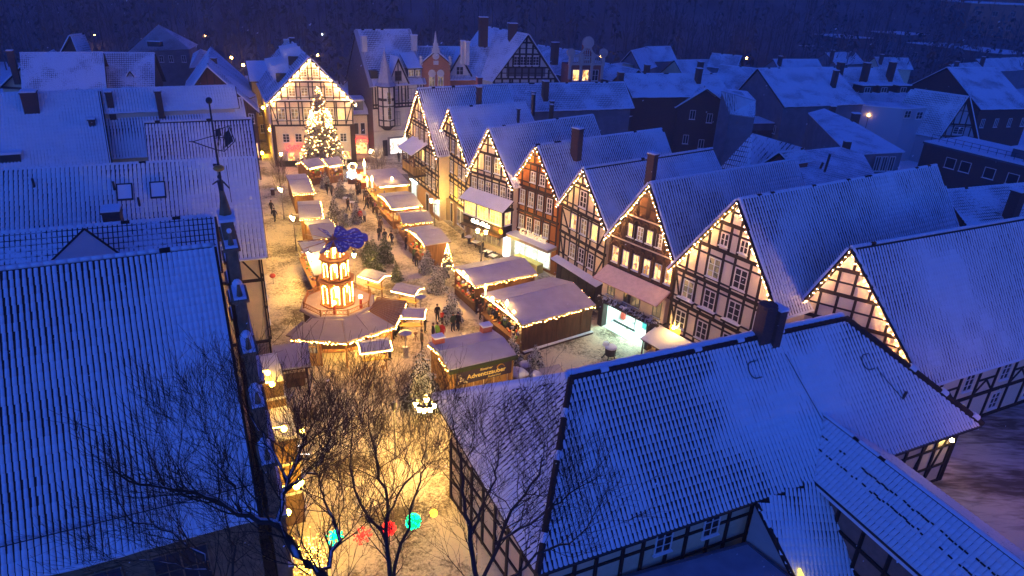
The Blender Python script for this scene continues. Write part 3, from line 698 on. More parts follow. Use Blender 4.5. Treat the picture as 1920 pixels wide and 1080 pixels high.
# R7: sill shelves, yellow lamp niche and the pent roof by the door
r = R7.root; W7 = R7.w
for f in (.16, .38, .62): 
    m = MB(); m.box((W7*f, -.18, 5.92), (1.5, .3, .16)); m.box((W7*f, -.18, 6.03), (1.5, .3, .06), 1); m.build('window_box', [TIMBER, SNOW], r)
MB().box((W7*.1, -.07, 3.05), (.95, .06, .8)).build('lit_panel', glow('panel_amber', (1.0, .42, .03), 2.6), r)
tag(link('wall_lamp', MB().ball((0, 0, 0), .09, 0, 6, 4).mesh('wall_lamp', [LAMPG]), r, loc=(W7*.1, -.3, 3.4)))
slab(r, 'pent_roof', [(-.8, -2.0, 2.1), (W7*.36, -2.0, 2.1), (W7*.36, 0, 2.75), (-.8, 0, 2.75)], .08, [WOODD, SNOW], .1)
for x in (-.6, W7*.3): bar('post', WOODD, r, (x, -1.8, 0), (x, -1.8, 2.1), .1, .1)
# skylight, satellite dish on R7, R8 side wall
def on_slope(H, side, x, y, lift=.1):
    """sighting -> point on the roof plane of H"""
    top, nrm = H.slope[side]; R = H.root.matrix_basis; p0 = R @ Vector(top[0]); n = (R.to_3x3() @ nrm).normalized()
    d = ray(x, y); p = CAM + d*((p0-CAM).dot(n)/d.dot(n)); return H.root.matrix_basis.inverted() @ (p+n*lift), nrm
def slope_frame(H, side, x, y, lift=.1):
    p, n = on_slope(H, side, x, y, lift); ex = Vector((0, 1, 0)).cross(n).normalized() if False else Vector((0, 1, 0)); ez = n; ey = ez.cross(ex)
    M = Matrix((ex, ey, ez)).transposed().to_4x4(); M.translation = p; return M
def skylight(H, side, x, y, w=.7, h=1.1, gm=GLASSD):
    M = slope_frame(H, side, x, y, .12); m = MB()
    m.box((0, h/2, .06), (w+.16, .08, .14)); m.box((0, -h/2, .06), (w+.16, .08, .14)); m.box((w/2+.04, 0, .06), (.08, h, .14)); m.box((-w/2-.04, 0, .06), (.08, h, .14))
    o = m.build('skylight', METAL, H.root, M=M); MB().face([(-w/2, -h/2, .1), (w/2, -h/2, .1), (w/2, h/2, .1), (-w/2, h/2, .1)]).build('pane', gm, o); return o
skylight(R7, 'R', 1532, 420, .55, 1.0, glow('skylight_glow', (.55, .95, 1.0), 1.1))
d = thing('satellite_dish', 'round satellite dish on a bent pole on the long tiled roof', 'satellite dish', (R7.root.matrix_basis @ on_slope(R7, 'R', 1713, 392)[0]), math.radians(-60))
m = MB(); m.cyl((0, 0, 0), (0, 0, .9), .03, .03, 6); m.cyl((0, 0, .9), (0, -.4, 1.5), .03, .03, 6); m.build('pole', METAL, d)
m = MB(); m.cyl((0, -.45, 1.6), (0, -.55, 1.62), .42, .36, 14); m.build('dish', mat('dish_grey', (.25, .22, .22), .5), d)
for (x, y, H, side) in ((1170, 300, R4, 'R'), (1690, 352, R7, 'R'), (1840, 560, R8, 'R'), (1505, 410, R7, 'R')): 
    p, n = on_slope(H, side, x, y); MB().cyl((0, 0, -.1), (0, 0, .35), .07, .06, 6).build('vent_pipe', METAL, H.root, loc=p)
# R8 long side wall facing the street at the lower right
H = R8; Ms = Matrix.Translation((H.w, 0, 0)) @ Matrix.Rotation(math.atan2(1, H.sk), 4, 'Z')
side = thing('tmp', None, None); side.parent = H.root; side.matrix_local = Ms; side.name = 'side_wall_frame'
Ls = math.hypot(H.D, H.sk*H.D)
for z in (.3, 2.5, 4.95): bar('beam', TIMBER, side, (0, -.04, z), (Ls, -.04, z), .22, .14)
k = 0; x = .15
while x < Ls:
    for (z0, z1) in ((.4, 2.4), (2.6, 4.85)): bar('post', TIMBER, side, (x, -.04, z0), (x, -.04, z1), .18, .1)
    if k % 2 == 0:
        window(side, x+1.0, 3.85, .95, 1.4, GLASSD, 2, 3); window(side, x+1.0, 1.4, .95, 1.35, GLASSY if k in (0, 2) else GLASSD, 2, 3)
    else:
        bar('rail', TIMBER, side, (x, -.036, 3.7), (x+2, -.036, 3.7), .13, .08)
        bar('brace', TIMBER, side, (x+.1, -.032, 2.7), (x+1.0, -.032, 3.6), .13, .07); bar('brace', TIMBER, side, (x+1.9, -.032, 2.7), (x+1.0, -.032, 3.6), .13, .07)
    x += 2.0; k += 1
# ------------------------------------------------------------------ town hall on the left, nearest the camera
TH = ridge_house('town_hall', 'big sandstone town hall with a huge snow-striped tiled roof, nearest on the left', 'town hall',
    (-160, 529), (397, 465), (431, 971), 16.0, 50, wall=STONE, gap=.47, tw=.215, tl=.36, ns=.35, parts=300, wedge=.15, over=.05, eo=.3, slopes='L', seed=4,
    clear=lambda u, v: np.clip((u.max()-u-1.6-.10*(9-v))/2.2+.8*(vnoise(u*.5, v*.5)-.5), .10, 1.05)*np.clip(v/2.5+.35, .4, 1))
r = TH.root; Wd = TH.w; ze, zr, tx = TH.ze, TH.zr, TH.tx
gp = MB(); n = 5; y0, y1 = -1.0, -.55
pts = []
for side in (0, 1):
    for k in range(n):
        xa = tx*k/n if side == 0 else Wd-(Wd-tx)*k/n; xb = tx*(k+1)/n if side == 0 else Wd-(Wd-tx)*(k+1)/n
        z = ze+(zr-ze)*(k+1)/n+.30; lo, hi = min(xa, xb), max(xa, xb)
        gp.box(((lo+hi)/2, (y0+y1)/2, z/2), (hi-lo, y1-y0, z), 0)
        gp.box(((lo+hi)/2, (y0+y1)/2, z+.06), (hi-lo+.12, y1-y0+.25, .12), 0); gp.box(((lo+hi)/2, (y0+y1)/2, z+.19), (hi-lo-.02, y1-y0+.06, .10), 1)
        xo = lo+.22 if side == 0 else hi-.22
        gp.cyl((xo, (y0+y1)/2, z+.2), (xo, (y0+y1)/2, z+.8), .14, .05, 6, 0); gp.ball((xo, (y0+y1)/2, z+.88), .12, 1, 6, 4)
        xo = hi-.3 if side == 0 else lo+.3
        gp.ball((xo, (y0+y1)/2, z+.38), .22, 1, 8, 5)
gp.box((tx, (y0+y1)/2, zr+.5), (1.3, .5, 1.8), 0); gp.box((tx, (y0+y1)/2, zr+1.45), (1.5, .7, .14), 1); gp.cyl((tx, (y0+y1)/2, zr+1.5), (tx, (y0+y1)/2, zr+2.6), .28, .08, 6, 0)
gp.build('stepped_gable', [STONE, SNOW], r)
for z in (3.4, 6.4, ze, ze+2.0, ze+4.0):
    a, b = outline(TH, z); MB().box(((a+b)/2, y0-.12, z), (b-a, .28, .16)).box(((a+b)/2, y0-.12, z+.10), (b-a, .24, .05), 1).build('cornice', [STONE, SNOW], r)
for z, fr in ((1.9, (.12, .3, .5, .7, .88)), (5.0, (.12, .3, .5, .7, .88)), (ze-1.2 if ze-1.2 > 6.6 else 7.4, (.2, .5, .8)), (ze+1.3, (.35, .5, .65))):
    for f in fr: window(r, Wd*f, z, 1.1, 1.7, GLASSD, 4, 3, y=y0-.05, fm=STONE)
m = MB()
for f in np.linspace(.03, .97, 7):
    a, b = outline(TH, ze); m.box((Wd*f, y0-.08, ze/2), (.3, .18, ze)); 
m.build('pilasters', STONE, r)
for (f, hh, dd, ww) in ((.50, 5.6, 1.5, 2.6), (.93, 5.2, 1.7, 3.0)):
    m = MB(); m.box((Wd*f, y0-dd/2, hh/2), (ww, dd, hh), 0); m.box((Wd*f, y0-dd/2, hh+.08), (ww+.3, dd+.25, .16), 0); m.box((Wd*f, y0-dd/2, hh+.24), (ww+.2, dd+.15, .18), 1)
    for zz in (2.2, 4.2): m.box((Wd*f, y0-dd/2-.05, zz), (ww+.16, dd+.05, .14), 1)
    o = m.build('bay', [STONE, SNOW], r)
    for zz in (1.3, 3.3): window(r, Wd*f, zz, ww*.7, 1.2, GLASSC, 4, 2, y=y0-dd-.05, fm=STONE)
for x, z in ((Wd*.08, 3.2), (Wd*.25, 3.2), (Wd*.42, 4.2)):
    link('wall_lamp', MB().ball((0, 0, 0), .16, 0, 8, 5).cyl((0, .3, .2), (0, 0, .12), .02, .02, 4).mesh('wall_lamp', [SODIUM]), r, loc=(x, y0-.5, z))
for x, z in ((Wd*.12, 6.3), (Wd*.34, 7.2), (Wd*.62, 7.2), (Wd*.80, 6.3)):
    link('wall_lamp', MB().ball((0, 0, 0), .15, 0, 8, 5).cyl((0, .6, .2), (0, 0, .12), .02, .02, 4).mesh('wall_lamp', [SODIUM]), r, loc=(x, y0-.9, z))  # upper lamps, added to brighten the dim gable front
# near wall under the eave: windows, snow guard on the slope
for k in range(8):
    Mw = Matrix.Translation((-.03, 3.0+k*3.1, 5.2)) @ Matrix.Rotation(-PI/2, 4, 'Z'); window(r, 0, 0, 2.1, 2.0, GLASSD, 4, 2, fm=STONE, M=Mw)
MB().box((-.08, 12, 6.7), (.2, 26, .3)).build('cornice', STONE, r)
top, nrm = TH.slope['L']; e0, e1, r1, r0 = top
m = MB(); tt = .115; a = e1.lerp(r1, tt)+nrm*.22; b = e0.lerp(r0, tt)+nrm*.22; q = nrm*.16
m.beam(a, b, .03, .03); m.beam(a+q, b+q, .03, .03); n = 90
for i in range(n+1): p = a.lerp(b, i/n); m.beam(p-(nrm*.12 if i % 9 == 0 else nrm*0), p+q, .02, .02)
m.build('snow_guard', METAL, TH.roof)
# figure and weather vane on the gable
p = P(393, 392, 17.8)
v = thing('weather_vane', 'black iron sailing ship weather vane with gilt ball on the town hall gable', 'weather vane', r.matrix_basis @ Vector((tx, (y0+y1)/2, zr+2.5)), 0)
m = MB(); m.cyl((0, 0, 0), (0, 0, 3.9), .06, .035, 6); m.ball((0, 0, 3.95), .14, 0, 8, 6); m.build('pole', METAL, v)
m = MB()
for a_, b_ in (((-.95, 0, 2.2), (0, 0, 2.5)), ((-.95, 0, 2.2), (0, 0, 1.9)), ((0, 0, 1.9), (.35, 0, 1.85)), ((.35, 0, 1.85), (.85, 0, 2.3)), ((.85, 0, 2.3), (.7, 0, 2.9)), ((0, 0, 2.7), (.75, 0, 2.95)), ((.1, 0, 2.0), (.3, 0, 2.8)), ((.3, 0, 1.9), (.5, 0, 2.8)), ((.5, 0, 2.0), (.65, 0, 2.8)), ((.05, 0, 2.4), (.8, 0, 2.5)), ((.2, 0, 2.8), (.15, 0, 2.1)), ((-1.1, 0, 2.2), (-.9, 0, 2.2))): m.beam(a_, b_, .045, .03)
m.face([(.05, 0, 2.45), (.32, .02, 2.5), (.3, 0, 2.85), (.08, 0, 2.7)]); m.face([(.4, 0, 2.0), (.78, .02, 2.3), (.66, 0, 2.8), (.45, 0, 2.6)])
m.build('ship', METAL, v); MB().ball((0, 0, 1.1), .24, 0, 10, 6, .6).build('ball', mat('gilt', (.5, .3, .06), .3, metal=.8), v)
f = thing('gable_figure', 'dark metal knight figure with a lance on the town hall gable', 'statue', r.matrix_basis @ Vector((tx+.9, (y0+y1)/2, zr+1.0)), 0)
m = MB(); m.cyl((0, 0, 0), (0, 0, .9), .05, .04, 6); m.cyl((-.09, 0, .9), (-.03, 0, 1.35), .05, .07, 6); m.cyl((.1, 0, .9), (.03, 0, 1.35), .05, .07, 6); m.cyl((0, 0, 1.32), (0, 0, 1.8), .11, .14, 8); m.ball((0, 0, 1.97), .1, 0, 8, 6); m.cyl((.14, 0, 1.75), (.38, 0, 1.45), .04, .03, 6); m.cyl((-.14, 0, 1.75), (-.36, 0, 1.6), .04, .03, 6); m.cyl((.38, 0, .8), (.38, 0, 2.5), .015, .015, 4)
m.build('figure', METAL, f)
a = thing('antenna', 'thin antenna rod on the snowy obelisk of the town hall gable', 'antenna', r.matrix_basis @ Vector((tx+2.6, (y0+y1)/2, zr-.6)), 0)
MB().cyl((0, 0, 0), (0, 0, 3.6), .02, .012, 5).box((0, 0, 3.65), (.3, .08, .12)).build('rod', METAL, a)

# ------------------------------------------------------------------ other houses on the left of the square
GL = 'snow-roofed houses on the left of the square'
LA = ridge_house('town_house', 'low tiled roof with a pyramid dormer squeezed behind the town hall ridge', 'house',
    (-120, 452), (388, 409), (400, 500), 14.0, 45, wall=STONE, gap=.4, group=GL, seed=9, roof='course', rmat=RCT)
top, nrm = LA.slope['L']
ap = HL(LA, P(158, 429, 15.1)); bl, _ = on_slope(LA, 'L', 92, 497, .15); br, _ = on_slope(LA, 'L', 232, 483, .15)
bk = HL(LA, P(158, 436, 13.6)); MB().face([bl, br, ap]).face([bl, ap, bk]).face([ap, br, bk]).build('dormer_roof', SNOW, LA.root)
MB().beam(bl, ap, .1, .08).beam(br, ap, .1, .08).build('dormer_hips', TILE, LA.root)
chimney(LA, 219, 440, 12.6, 1.5, 1.15, BRICK_D)
LB = ridge_house('town_house', 'broad tiled roof behind the town hall, with two snowed-up skylights', 'house',
    (-60, 326), (465, 299), (475, 475), 14.8, 48, wall=PL_CREAM, gap=.3, group=GL, seed=13, slopes='L')
rows_facade(LB, [2.9, 5.4, 7.9 if LB.ze > 7.9 else LB.ze], [(4.1, [.15, .38, .6, .85], .9, 1.3, 'c')])
for k_, yy in enumerate(np.arange(.1, 9, 1.3)):
    bar('post', TIMBER, LB.root, (-.04, yy, 0), (-.04, yy, LB.ze-.1), .18, .12)
    if k_ % 2 == 0: bar('brace', TIMBER, LB.root, (-.036, yy+.1, LB.ze-1.9), (-.036, yy+1.2, LB.ze-.3), .14, .1)
for zz in (2.7, LB.ze-2.0, LB.ze-.2): bar('beam', TIMBER, LB.root, (-.045, 0, zz), (-.045, 9, zz), .2, .12)
for (x, y) in ((235, 362), (297, 358)): skylight(LB, 'L', x, y, .8, 1.1, SNOW)
for (x, y) in ((215, 355), (262, 385), (65, 350)): 
    p, n = on_slope(LB, 'L', x, y); MB().cyl((0, 0, -.1), (0, 0, .5), .08, .07, 6).build('vent_pipe', METAL, LB.root, loc=p)
LC = ridge_house('town_house', 'tiled roof with pale ridge, third roof back from the town hall', 'house',
    (275, 232), (463, 225), (474, 330), 14.0, 46, wall=PL_CREAM, gap=.4, group=GL, seed=17, slopes='L')
LD = ridge_house('town_house', 'striped tiled roof stepping up behind the pale-ridged one', 'house',
    (180, 197), (447, 187), (468, 275), 14.2, 46, wall=PL_CREAM, gap=.5, group=GL, seed=19, slopes='L')
LE = ridge_house('town_house', 'smooth snow roof with the tall dark brick chimney at the far left', 'house',
    (-50, 180), (178, 172), (60, 322), 15.5, 44, wall=PL_GREY, gap=.06, group=GL, seed=23, slopes='L')
LF = ridge_house('town_house', 'long roof whose ridge carries four small chimneys, below the cream gable', 'house',
    (178, 171), (432, 163), (445, 196), 15.5, 46, wall=PL_PINK, gap=.1, group=GL, seed=29, slopes='L')
chimney(LE, 70, 240, 12.6, 3.2, 1.5); chimney(LE, 176, 245, 12.4, 1.0, .7)
for x, y in ((205, 184), (237, 178), (297, 182), (319, 176)): chimney(LF, x, y, 15.0, .5, .7 if x != 319 else .25, BRICK_D)
m = MB(); q = HL(LE, P(20, 303, 10.5)); m.box((0, 0, 0), (1.6, 1.8, 1.6), 0); m.box((0, 0, .9), (1.9, 2.1, .18), 1); m.build('dormer', [METAL, SNOW], LE.root, loc=q)
q = HL(LD, P(268, 285, 9.8)); m = MB(); a_ = Vector((0, 0, 0)); m.face([(0, -2.4, -1.1), (0, 2.6, -1.1), (.9, 0, 1.6)]); m.face([(0, -2.4, -1.1), (.9, 0, 1.6), (4, 0, 1.6)]); m.face([(0, 2.6, -1.1), (4, 0, 1.6), (.9, 0, 1.6)]); 
o = m.build('cross_roof', SNOW, LD.root, loc=q)
for H, zz in ((LC, 2.9), (LD, 2.9)): rows_facade(H, [2.9, 5.4], [(4.1, [.2, .5, .8], .9, 1.3, 'cd'), (6.6, [.3, .6], .9, 1.2, 'cd')])
# houses far left behind
GB = 'old houses behind the left rooftops'
h1 = pt_house('town_house', 'cream gabled house with one small window and red bargeboards, far left', 'house', (44, 124), (4, 163), (116, 170), (100, 96), 8, wall=PL_CREAM, roof='course', rmat=RCF, group=GB, over=.9)
a, b = outline(h1, h1.ze); window(h1.root, h1.tx+.6, h1.ze+1.6, 1.3, 1.3, GLASSD, 4, 2); MB().box((h1.w/2, -.3, h1.ze), (h1.w, .7, .2)).build('cornice', mat('wood_redbrown', (.16, .05, .035), .7), h1.root)
h2 = ridge_house('town_house', 'plain smooth snow roof behind the cream gable', 'house', (40, 101), (188, 100), (120, 168), 14, 45, wall=PL_GREY, roof='course', rmat=RCF, group=GB)
chimney(h2, 117, 126, 11.5, 1.2, 1.0, BRICK_R); chimney(h2, 27, 130, 12, 2.4, .9); 
h3 = pt_house('town_house', 'dark gabled house with a steep narrow snow roof, far left', 'house', (134, 68), (114, 106), (150, 108), (156, 65), 12, wall=BRICK_D, roof='course', rmat=RC, group=GB)
h3b = ridge_house('town_house', 'long snow roof sloping to the right below the dark gable', 'house', (150, 100), (285, 101), (190, 168), 13.5, 45, wall=BRICK_D, roof='course', rmat=RC, group=GB)
h4 = pt_house('town_house', 'bright yellow gable with two tiny windows behind the left rooftops', 'house', (244, 134), (222, 176), (277, 176), (262, 112), 8, wall=PL_YELL, roof='course', rmat=RC, group=GB)
for f in (.48, .68): window(h4.root, h4.w*f, h4.ze+.9, .6, .9, GLASSD, 2, 2)
h6 = pt_house('town_house', 'dark red boarded gable with four white windows beside the yellow alley', 'house', (389, 126), (340, 196), (480, 206), (395, 90), 7.5, wall=mat('boards_redbrown', (.12, .04, .028), .8, noise=.3, nscale=5, stretch=(6, 1, 1)), roof='course', rmat=RCF, group=GB, over=.7)
for x, z in ((.40, 2.1), (.52, 2.1)): window(h6.root, h6.w*x, h6.ze+z, 1.5, 1.0, GLASSD, 4, 2)
rows_facade(h6, [2.9, 5.0, 7.3], [(6.2, [.55, .68, .82, .93], .85, 1.4, 'd'), (4.0, [.7, .9], 1.0, .6, 'd')], tm=TIMBERB, braces=False)
shop(h6, h6.w*.86, h6.w*.97, .4, 2.6, GLASSR, n=1); MB().box((h6.w*.9, -.2, 2.1), (1.2, .1, .7)).build('sign', glow('sign_pink', (1.0, .06, .45), 4), h6.root)
chimney(h6, 403, 128, h6.zr-1.4+7.5-7.5+.0, 1.4, .7); 
def hip_house(name, label, corners, apexes, ze, za, wall, group, rm=None, cat='house'):
    """corners: 4 eave sightings (near-left, near-right, far-right, far-left); apexes: 1 or 2 ridge sightings"""
    c = [P(*q, ze) for q in corners]; a = [P(*q, za) for q in apexes]; o = (c[0]+c[1]+c[2]+c[3])/4; o.z = 0
    root = thing(name, label, cat, o, 0, group); root.matrix_basis = Matrix.Translation(o); c = [q-o for q in c]; a = [q-o for q in a]
    if len(a) == 1: a = [a[0], a[0]]
    m = MB(); ctr = (c[0]+c[1]+c[2]+c[3])/4
    course_field(m, c[0], c[1], a[1], a[0], 0); course_field(m, c[1], c[2], a[1], a[1], 0); course_field(m, c[2], c[3], a[0], a[1], 0); course_field(m, c[3], c[0], a[0], a[0], 0)
    m.face(c[::-1], 0, [(0, 0)]*4)
    m.build('roof', [rm or RCF], root); k = [ctr+(q-ctr)*.94 for q in c]; m = MB()
    for i in range(4): j = (i+1) % 4; m.face([Vector((k[i].x, k[i].y, 0)), Vector((k[j].x, k[j].y, 0)), k[j], k[i]])
    m.build('wall', wall, root); return root
h5 = hip_house('town_house', 'grey house with a tall hipped snow roof standing before the dark wood', [(241, 97), (356, 92), (372, 84), (285, 88)], [(297, 46)], 10, 15.5, PL_GREY, GB)
for x in (250, 304, 322, 346): window(h5, 0, 0, .9, 1.3, GLASSD, 2, 2, M=Matrix.Translation(h5.matrix_basis.inverted() @ (P(x, 110, 8.4)+Vector((0, -.3, 0)))))
m = MB().box((0, 0, 0), (2.4, 1.2, .9), 0).box((0, 0, .5), (2.6, 1.4, .15), 1).build('dormer', [METAL, SNOW], h5, loc=h5.matrix_basis.inverted() @ (P(291, 82, 11.8)))
tag(hip_house('town_house', 'small snow-roofed house beside the hipped grey house', [(355, 128), (395, 122), (398, 100), (362, 100)], [(376, 92)], 9, 12, PL_GREY, GB))

# ------------------------------------------------------------------ head of the square: hotel behind the great tree, link house, shop house with the turret
T = pt_house('half_timbered_house', 'wide half-timbered hotel gable behind the great lit tree at the head of the square', 'house',
    (579, 109), (504, 190), (661, 190), (541, 74), 9.3, wall=PL_PINK, roof='course', rmat=RCT, over=.5)
rows_facade(T, [5.9, 9.3, 12.0], [(7.5, [.135, .29, .44, .60, .72, .85], 1.0, 1.6, 'cccccy'), (10.6, [.28, .43, .58, .72], .95, 1.2, 'c'), (13.2, [.44, .58], .85, 1.1, 'c')])
for x in (.16, .31, .45, .60, .73, .86): window(T.root, T.w*x, 4.1, .95, 1.25, GLASSD, 2, 3)
for x in (.20, .34): shop(T, T.w*x-.5, T.w*x+.5, .7, 2.0, GLASSR, n=1)
shop(T, T.w*.84, T.w*.94, .9, 2.1, GLASSR, n=1)
text('sign', 'Schöne', .85, RED_E, T.root, (T.w*.27, -.35, 2.75), shear=.3, off=.035)
MB().box((T.w/2, -.3, .4), (T.w*.9, .7, .8)).build('hedge', mat('hedge_dark', (.03, .03, .015), .9), T.root)
MB().box((T.w*.02, -.1, 3.0), (.5, .4, 6.0)).build('corner_pillar', TIMBERB, T.root); MB().box((T.w*.98, -.1, 3.0), (.7, .4, 6.0)).build('corner_pillar', TIMBERB, T.root)
for z in (9.3, 12.0): MB().box((T.w/2, -.22, z+.2), (outline(T, z)[1]-outline(T, z)[0], .25, .1)).build('cornice_snow', SNOW, T.root)
light_string(T, 'string of warm bulbs along the hotel gable behind the great tree', step=.75, r=.06)
for y_, zz in ((4, 12.2), (8, 12.2), (12, 12.2), (6, 14.3), (10, 14.3)):
    f = (zz-T.ze)/(T.zr-T.ze); m = MB(); m.box((0, 0, 0), (1.8, 1.6, 1.2), 0); m.beam((-1.6, 0, .55), (1.0, 0, 1.0), .16, 2.0, 1, up=(0, 0, 1)); m.build('dormer', [METAL, SNOW], T.root, loc=(T.tx*f-.3+T.sk*y_, y_, zz-.2))
chimney(T, 549, 92, 14.2, 1.6, .8); chimney(T, 538, 90, 14.0, 1.2, .8, PL_WHITE)
# link house
A = P(662, 292, 0); B = P(692, 291, 0); z1 = OP(675, 214, A, B).z
u = flat(B-A).normalized(); rt = thing('link_house', 'narrow low house with a red sign between the hotel and the turret shop', 'house', A, math.atan2(u.y, u.x)); rt.matrix_basis = Matrix.Translation(A) @ Matrix.Rotation(math.atan2(u.y, u.x), 4, 'Z')
wl = (B-A).length; MB().box((wl/2, 3, z1/2), (wl, 6, z1)).build('wall', PL_PINK, rt)
slab(rt, 'roof', [(-.2, -.4, z1-.1), (wl+.2, -.4, z1-.1), (wl+.2, 3, z1+2.2), (-.2, 3, z1+2.2)], .12, [TILE, SNOW], .1)
MB().box((wl*.5, 1.2, z1+1.3), (wl*.6, 2, 1.5)).box((wl*.5, 1.0, z1+2.15), (wl*.75, 2.6, .25), 1).build('dormer', [PL_GREY, SNOW], rt)
for x in (.3, .7): window(rt, wl*x, z1-2.2, wl*.3, 1.8, GLASSD, 1, 1)
text('sign', 'Schöne', .7, RED_E, rt, (wl*.5, -.25, z1-4.1), shear=.3, off=.03)
m = MB().face([(wl*.1, -.03, .3), (wl*.88, -.03, .3), (wl*.88, -.03, 2.5), (wl*.1, -.03, 2.5)]).build('shop_window', GLASSR, rt)
# shop house
WH = ridge_house('turret_shop_house', 'white shop house with a pointed slate turret oriel and a brightly lit clothes shop', 'house',
    (668, 58), (766, 57), (737, 158), 18.1, 54, gable='R', wall=mat('side_wall_shaded', (.16, .13, .14), .9, noise=.2), roof='course', rmat=RC, eo=.3, over=.2)  # the unlit look of the side walls is put into their colour
r = WH.root  # near wall is the left eave side: frame for it
Lw = WH.D; fr = thing('front', None, None); fr.parent = r
def wface(x, z, y=0): return Matrix.Translation((-y if y else -.02, Lw-x, z)) @ Matrix.Rotation(-PI/2, 4, 'Z')
bpy.data.objects.remove(fr)
ze = WH.ze
def wbox(name, mt, x0, x1, z0, z1, dep=.16, mats=None): return MB().box((-dep/2-.01, Lw-(x0+x1)/2, (z0+z1)/2), (dep, x1-x0, z1-z0)).build(name, mt, r)
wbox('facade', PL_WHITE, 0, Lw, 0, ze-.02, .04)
for z in (ze-.15, ze-2.9, ze-3.4): wbox('beam', TIMBER, 0, Lw, z-.11, z+.11)
for f in (.01, .06, .13, .33, .42, .5, .56, .63, .68, .88, .94, .99): wbox('post', TIMBER, Lw*f-.08, Lw*f+.08, ze-3.3, ze-.2)
for (x, ww) in ((.45, 1.0), (.6, .9), (.78, 1.5)): window(r, 0, 0, ww, 1.8, GLASSD, 3, 2, M=wface(Lw*x, ze-1.6), fm=WOODF)
for (x, ww) in ((.46, 1.0), (.82, 1.6)): window(r, 0, 0, ww, 2.2, GLASSC, 2, 2, M=wface(Lw*x, ze-5.2), fm=WOODF)
wbox('cornice', PL_WHITE, 0, Lw, 3.9, 4.1, .4); wbox('shop_surround', mat('trim_grey', (.3, .28, .24), .7), Lw*.26, Lw, .2, 3.0, .1)
for i in range(2):
    x0, x1 = Lw*(.30+.34*i), Lw*(.30+.34*(i+1))-.15
    o = wbox('shop_window', WHITEP, x0, x1, .3, 2.8, .16); MB().face([(-.2, Lw-x0, .4), (-.2, Lw-x1, .4), (-.2, Lw-x1, 2.7), (-.2, Lw-x0, 2.7)][::-1]).build('pane', litglass('glass_boutique%d' % i, (.35, .25, .2), (1.0, .93, .85), 2.6, 3.2), o)
wbox('shop_sign', glow('sign_cool', (.8, .95, 1), 3.5), Lw*.62, Lw*.98, 3.1, 3.75, .3); wbox('shop_door', METAL, Lw*.16, Lw*.25, .1, 2.6, .1)
m = MB(); cx, cy = -.55, Lw-Lw*.235; m.cyl((cx, cy, 4.3), (cx, cy, 5.0), .5, 1.25, 8, 1); m.cyl((cx, cy, 5.0), (cx, cy, ze), 1.25, 1.25, 8, 0); m.build('oriel', [PL_WHITE, TIMBER], r)
for z in (5.0, 5.9, 8.0, 8.9, 9.1, ze-.1): MB().cyl((cx, cy, z-.09), (cx, cy, z+.09), 1.32, 1.32, 8).build('beam', TIMBER, r)
for k in range(8):
    an = 2*PI*k/8; MB().box((cx+1.27*math.cos(an), cy+1.27*math.sin(an), (5+ze)/2), (.16, .16, ze-5)).build('post', TIMBER, r)
for z in (7.0, ze-1.7): window(r, 0, 0, .7, 1.9, GLASSC, 2, 3, M=Matrix.Translation((cx-1.22, cy, z)) @ Matrix.Rotation(-PI/2, 4, 'Z'))
m = MB(); m.cyl((cx, cy, ze), (cx, cy, ze+.5), 1.7, 1.25, 8); m.cyl((cx, cy, ze+.5), (cx, cy, ze+5.2), 1.2, .04, 8); m.cyl((cx, cy, ze+5.1), (cx, cy, ze+6.1), .03, .03, 4); m.build('turret_roof', mat('slate_snow', (.42, .44, .5), .7, noise=.2, nscale=3), r)
top, nrm = WH.slope['L']
dx = Lw-Lw*.50; m = MB(); gx = -.1
m.face([(gx, dx+1.6, ze), (gx, dx-1.6, ze), (gx, dx, ze+3.6)]); m.build('dormer_gable', PL_WHITE, r)
bar('rafter', TIMBER, r, (gx-.05, dx+1.7, ze), (gx-.05, dx, ze+3.7), .25, .2); bar('rafter', TIMBER, r, (gx-.05, dx-1.7, ze), (gx-.05, dx, ze+3.7), .25, .2); bar('post', TIMBER, r, (gx-.05, dx, ze), (gx-.05, dx, ze+3.5), .12, .12)
window(r, 0, 0, 1.1, 1.5, GLASSD, 2, 2, M=Matrix.Translation((gx-.05, dx, ze+1.2)) @ Matrix.Rotation(-PI/2, 4, 'Z'), fm=WOODF)
m = MB(); m.face([(gx-.4, dx+2.0, ze-.4), (gx-.4, dx, ze+4.0), (3.2, dx, ze+4.0)]); m.face([(gx-.4, dx-2.0, ze-.4), (3.2, dx, ze+4.0), (gx-.4, dx, ze+4.0)]); m.build('dormer_roof', SNOW, r)
m = MB(); m.box((.9, Lw*.17, ze+1.5), (1.6, Lw*.26, 1.3), 0); m.build('dormer', [METAL], r); slab(r, 'dormer_roof', [(-.1, Lw*.02, ze+2.1), (-.1, Lw*.32, ze+2.1), (3.2, Lw*.32, ze+4.2), (3.2, Lw*.02, ze+4.2)], .1, [TILE, SNOW], .08)
for f in (.10, .24): window(r, 0, 0, .95, 1.0, GLASSC, 2, 2, M=Matrix.Translation((.05, Lw*f, ze+1.5)) @ Matrix.Rotation(-PI/2, 4, 'Z'))
m = MB(); m.box((.9, Lw*.93, ze+1.5), (1.6, Lw*.13, 1.1), 0); m.build('dormer', [METAL], r)
for yy in (.3, Lw-.1):
    m = MB(); m.box((2.6, yy, ze+5.6), (.7, .8, 2.2), 0); m.box((2.6, yy, ze+6.75), (.85, .95, .12), 1); m.build('chimney', [PL_WHITE, SNOW], r)
for yy in (-.1, Lw+.1):
    m = MB(); m.beam((-.2, yy, ze-.2), (WH.tx, yy, WH.zr+.1), .35, .5, 0, up=(0, 1, 0)); m.build('verge_wall', [mat('plaster_pale_grey', (.42, .42, .45), .8)], r)
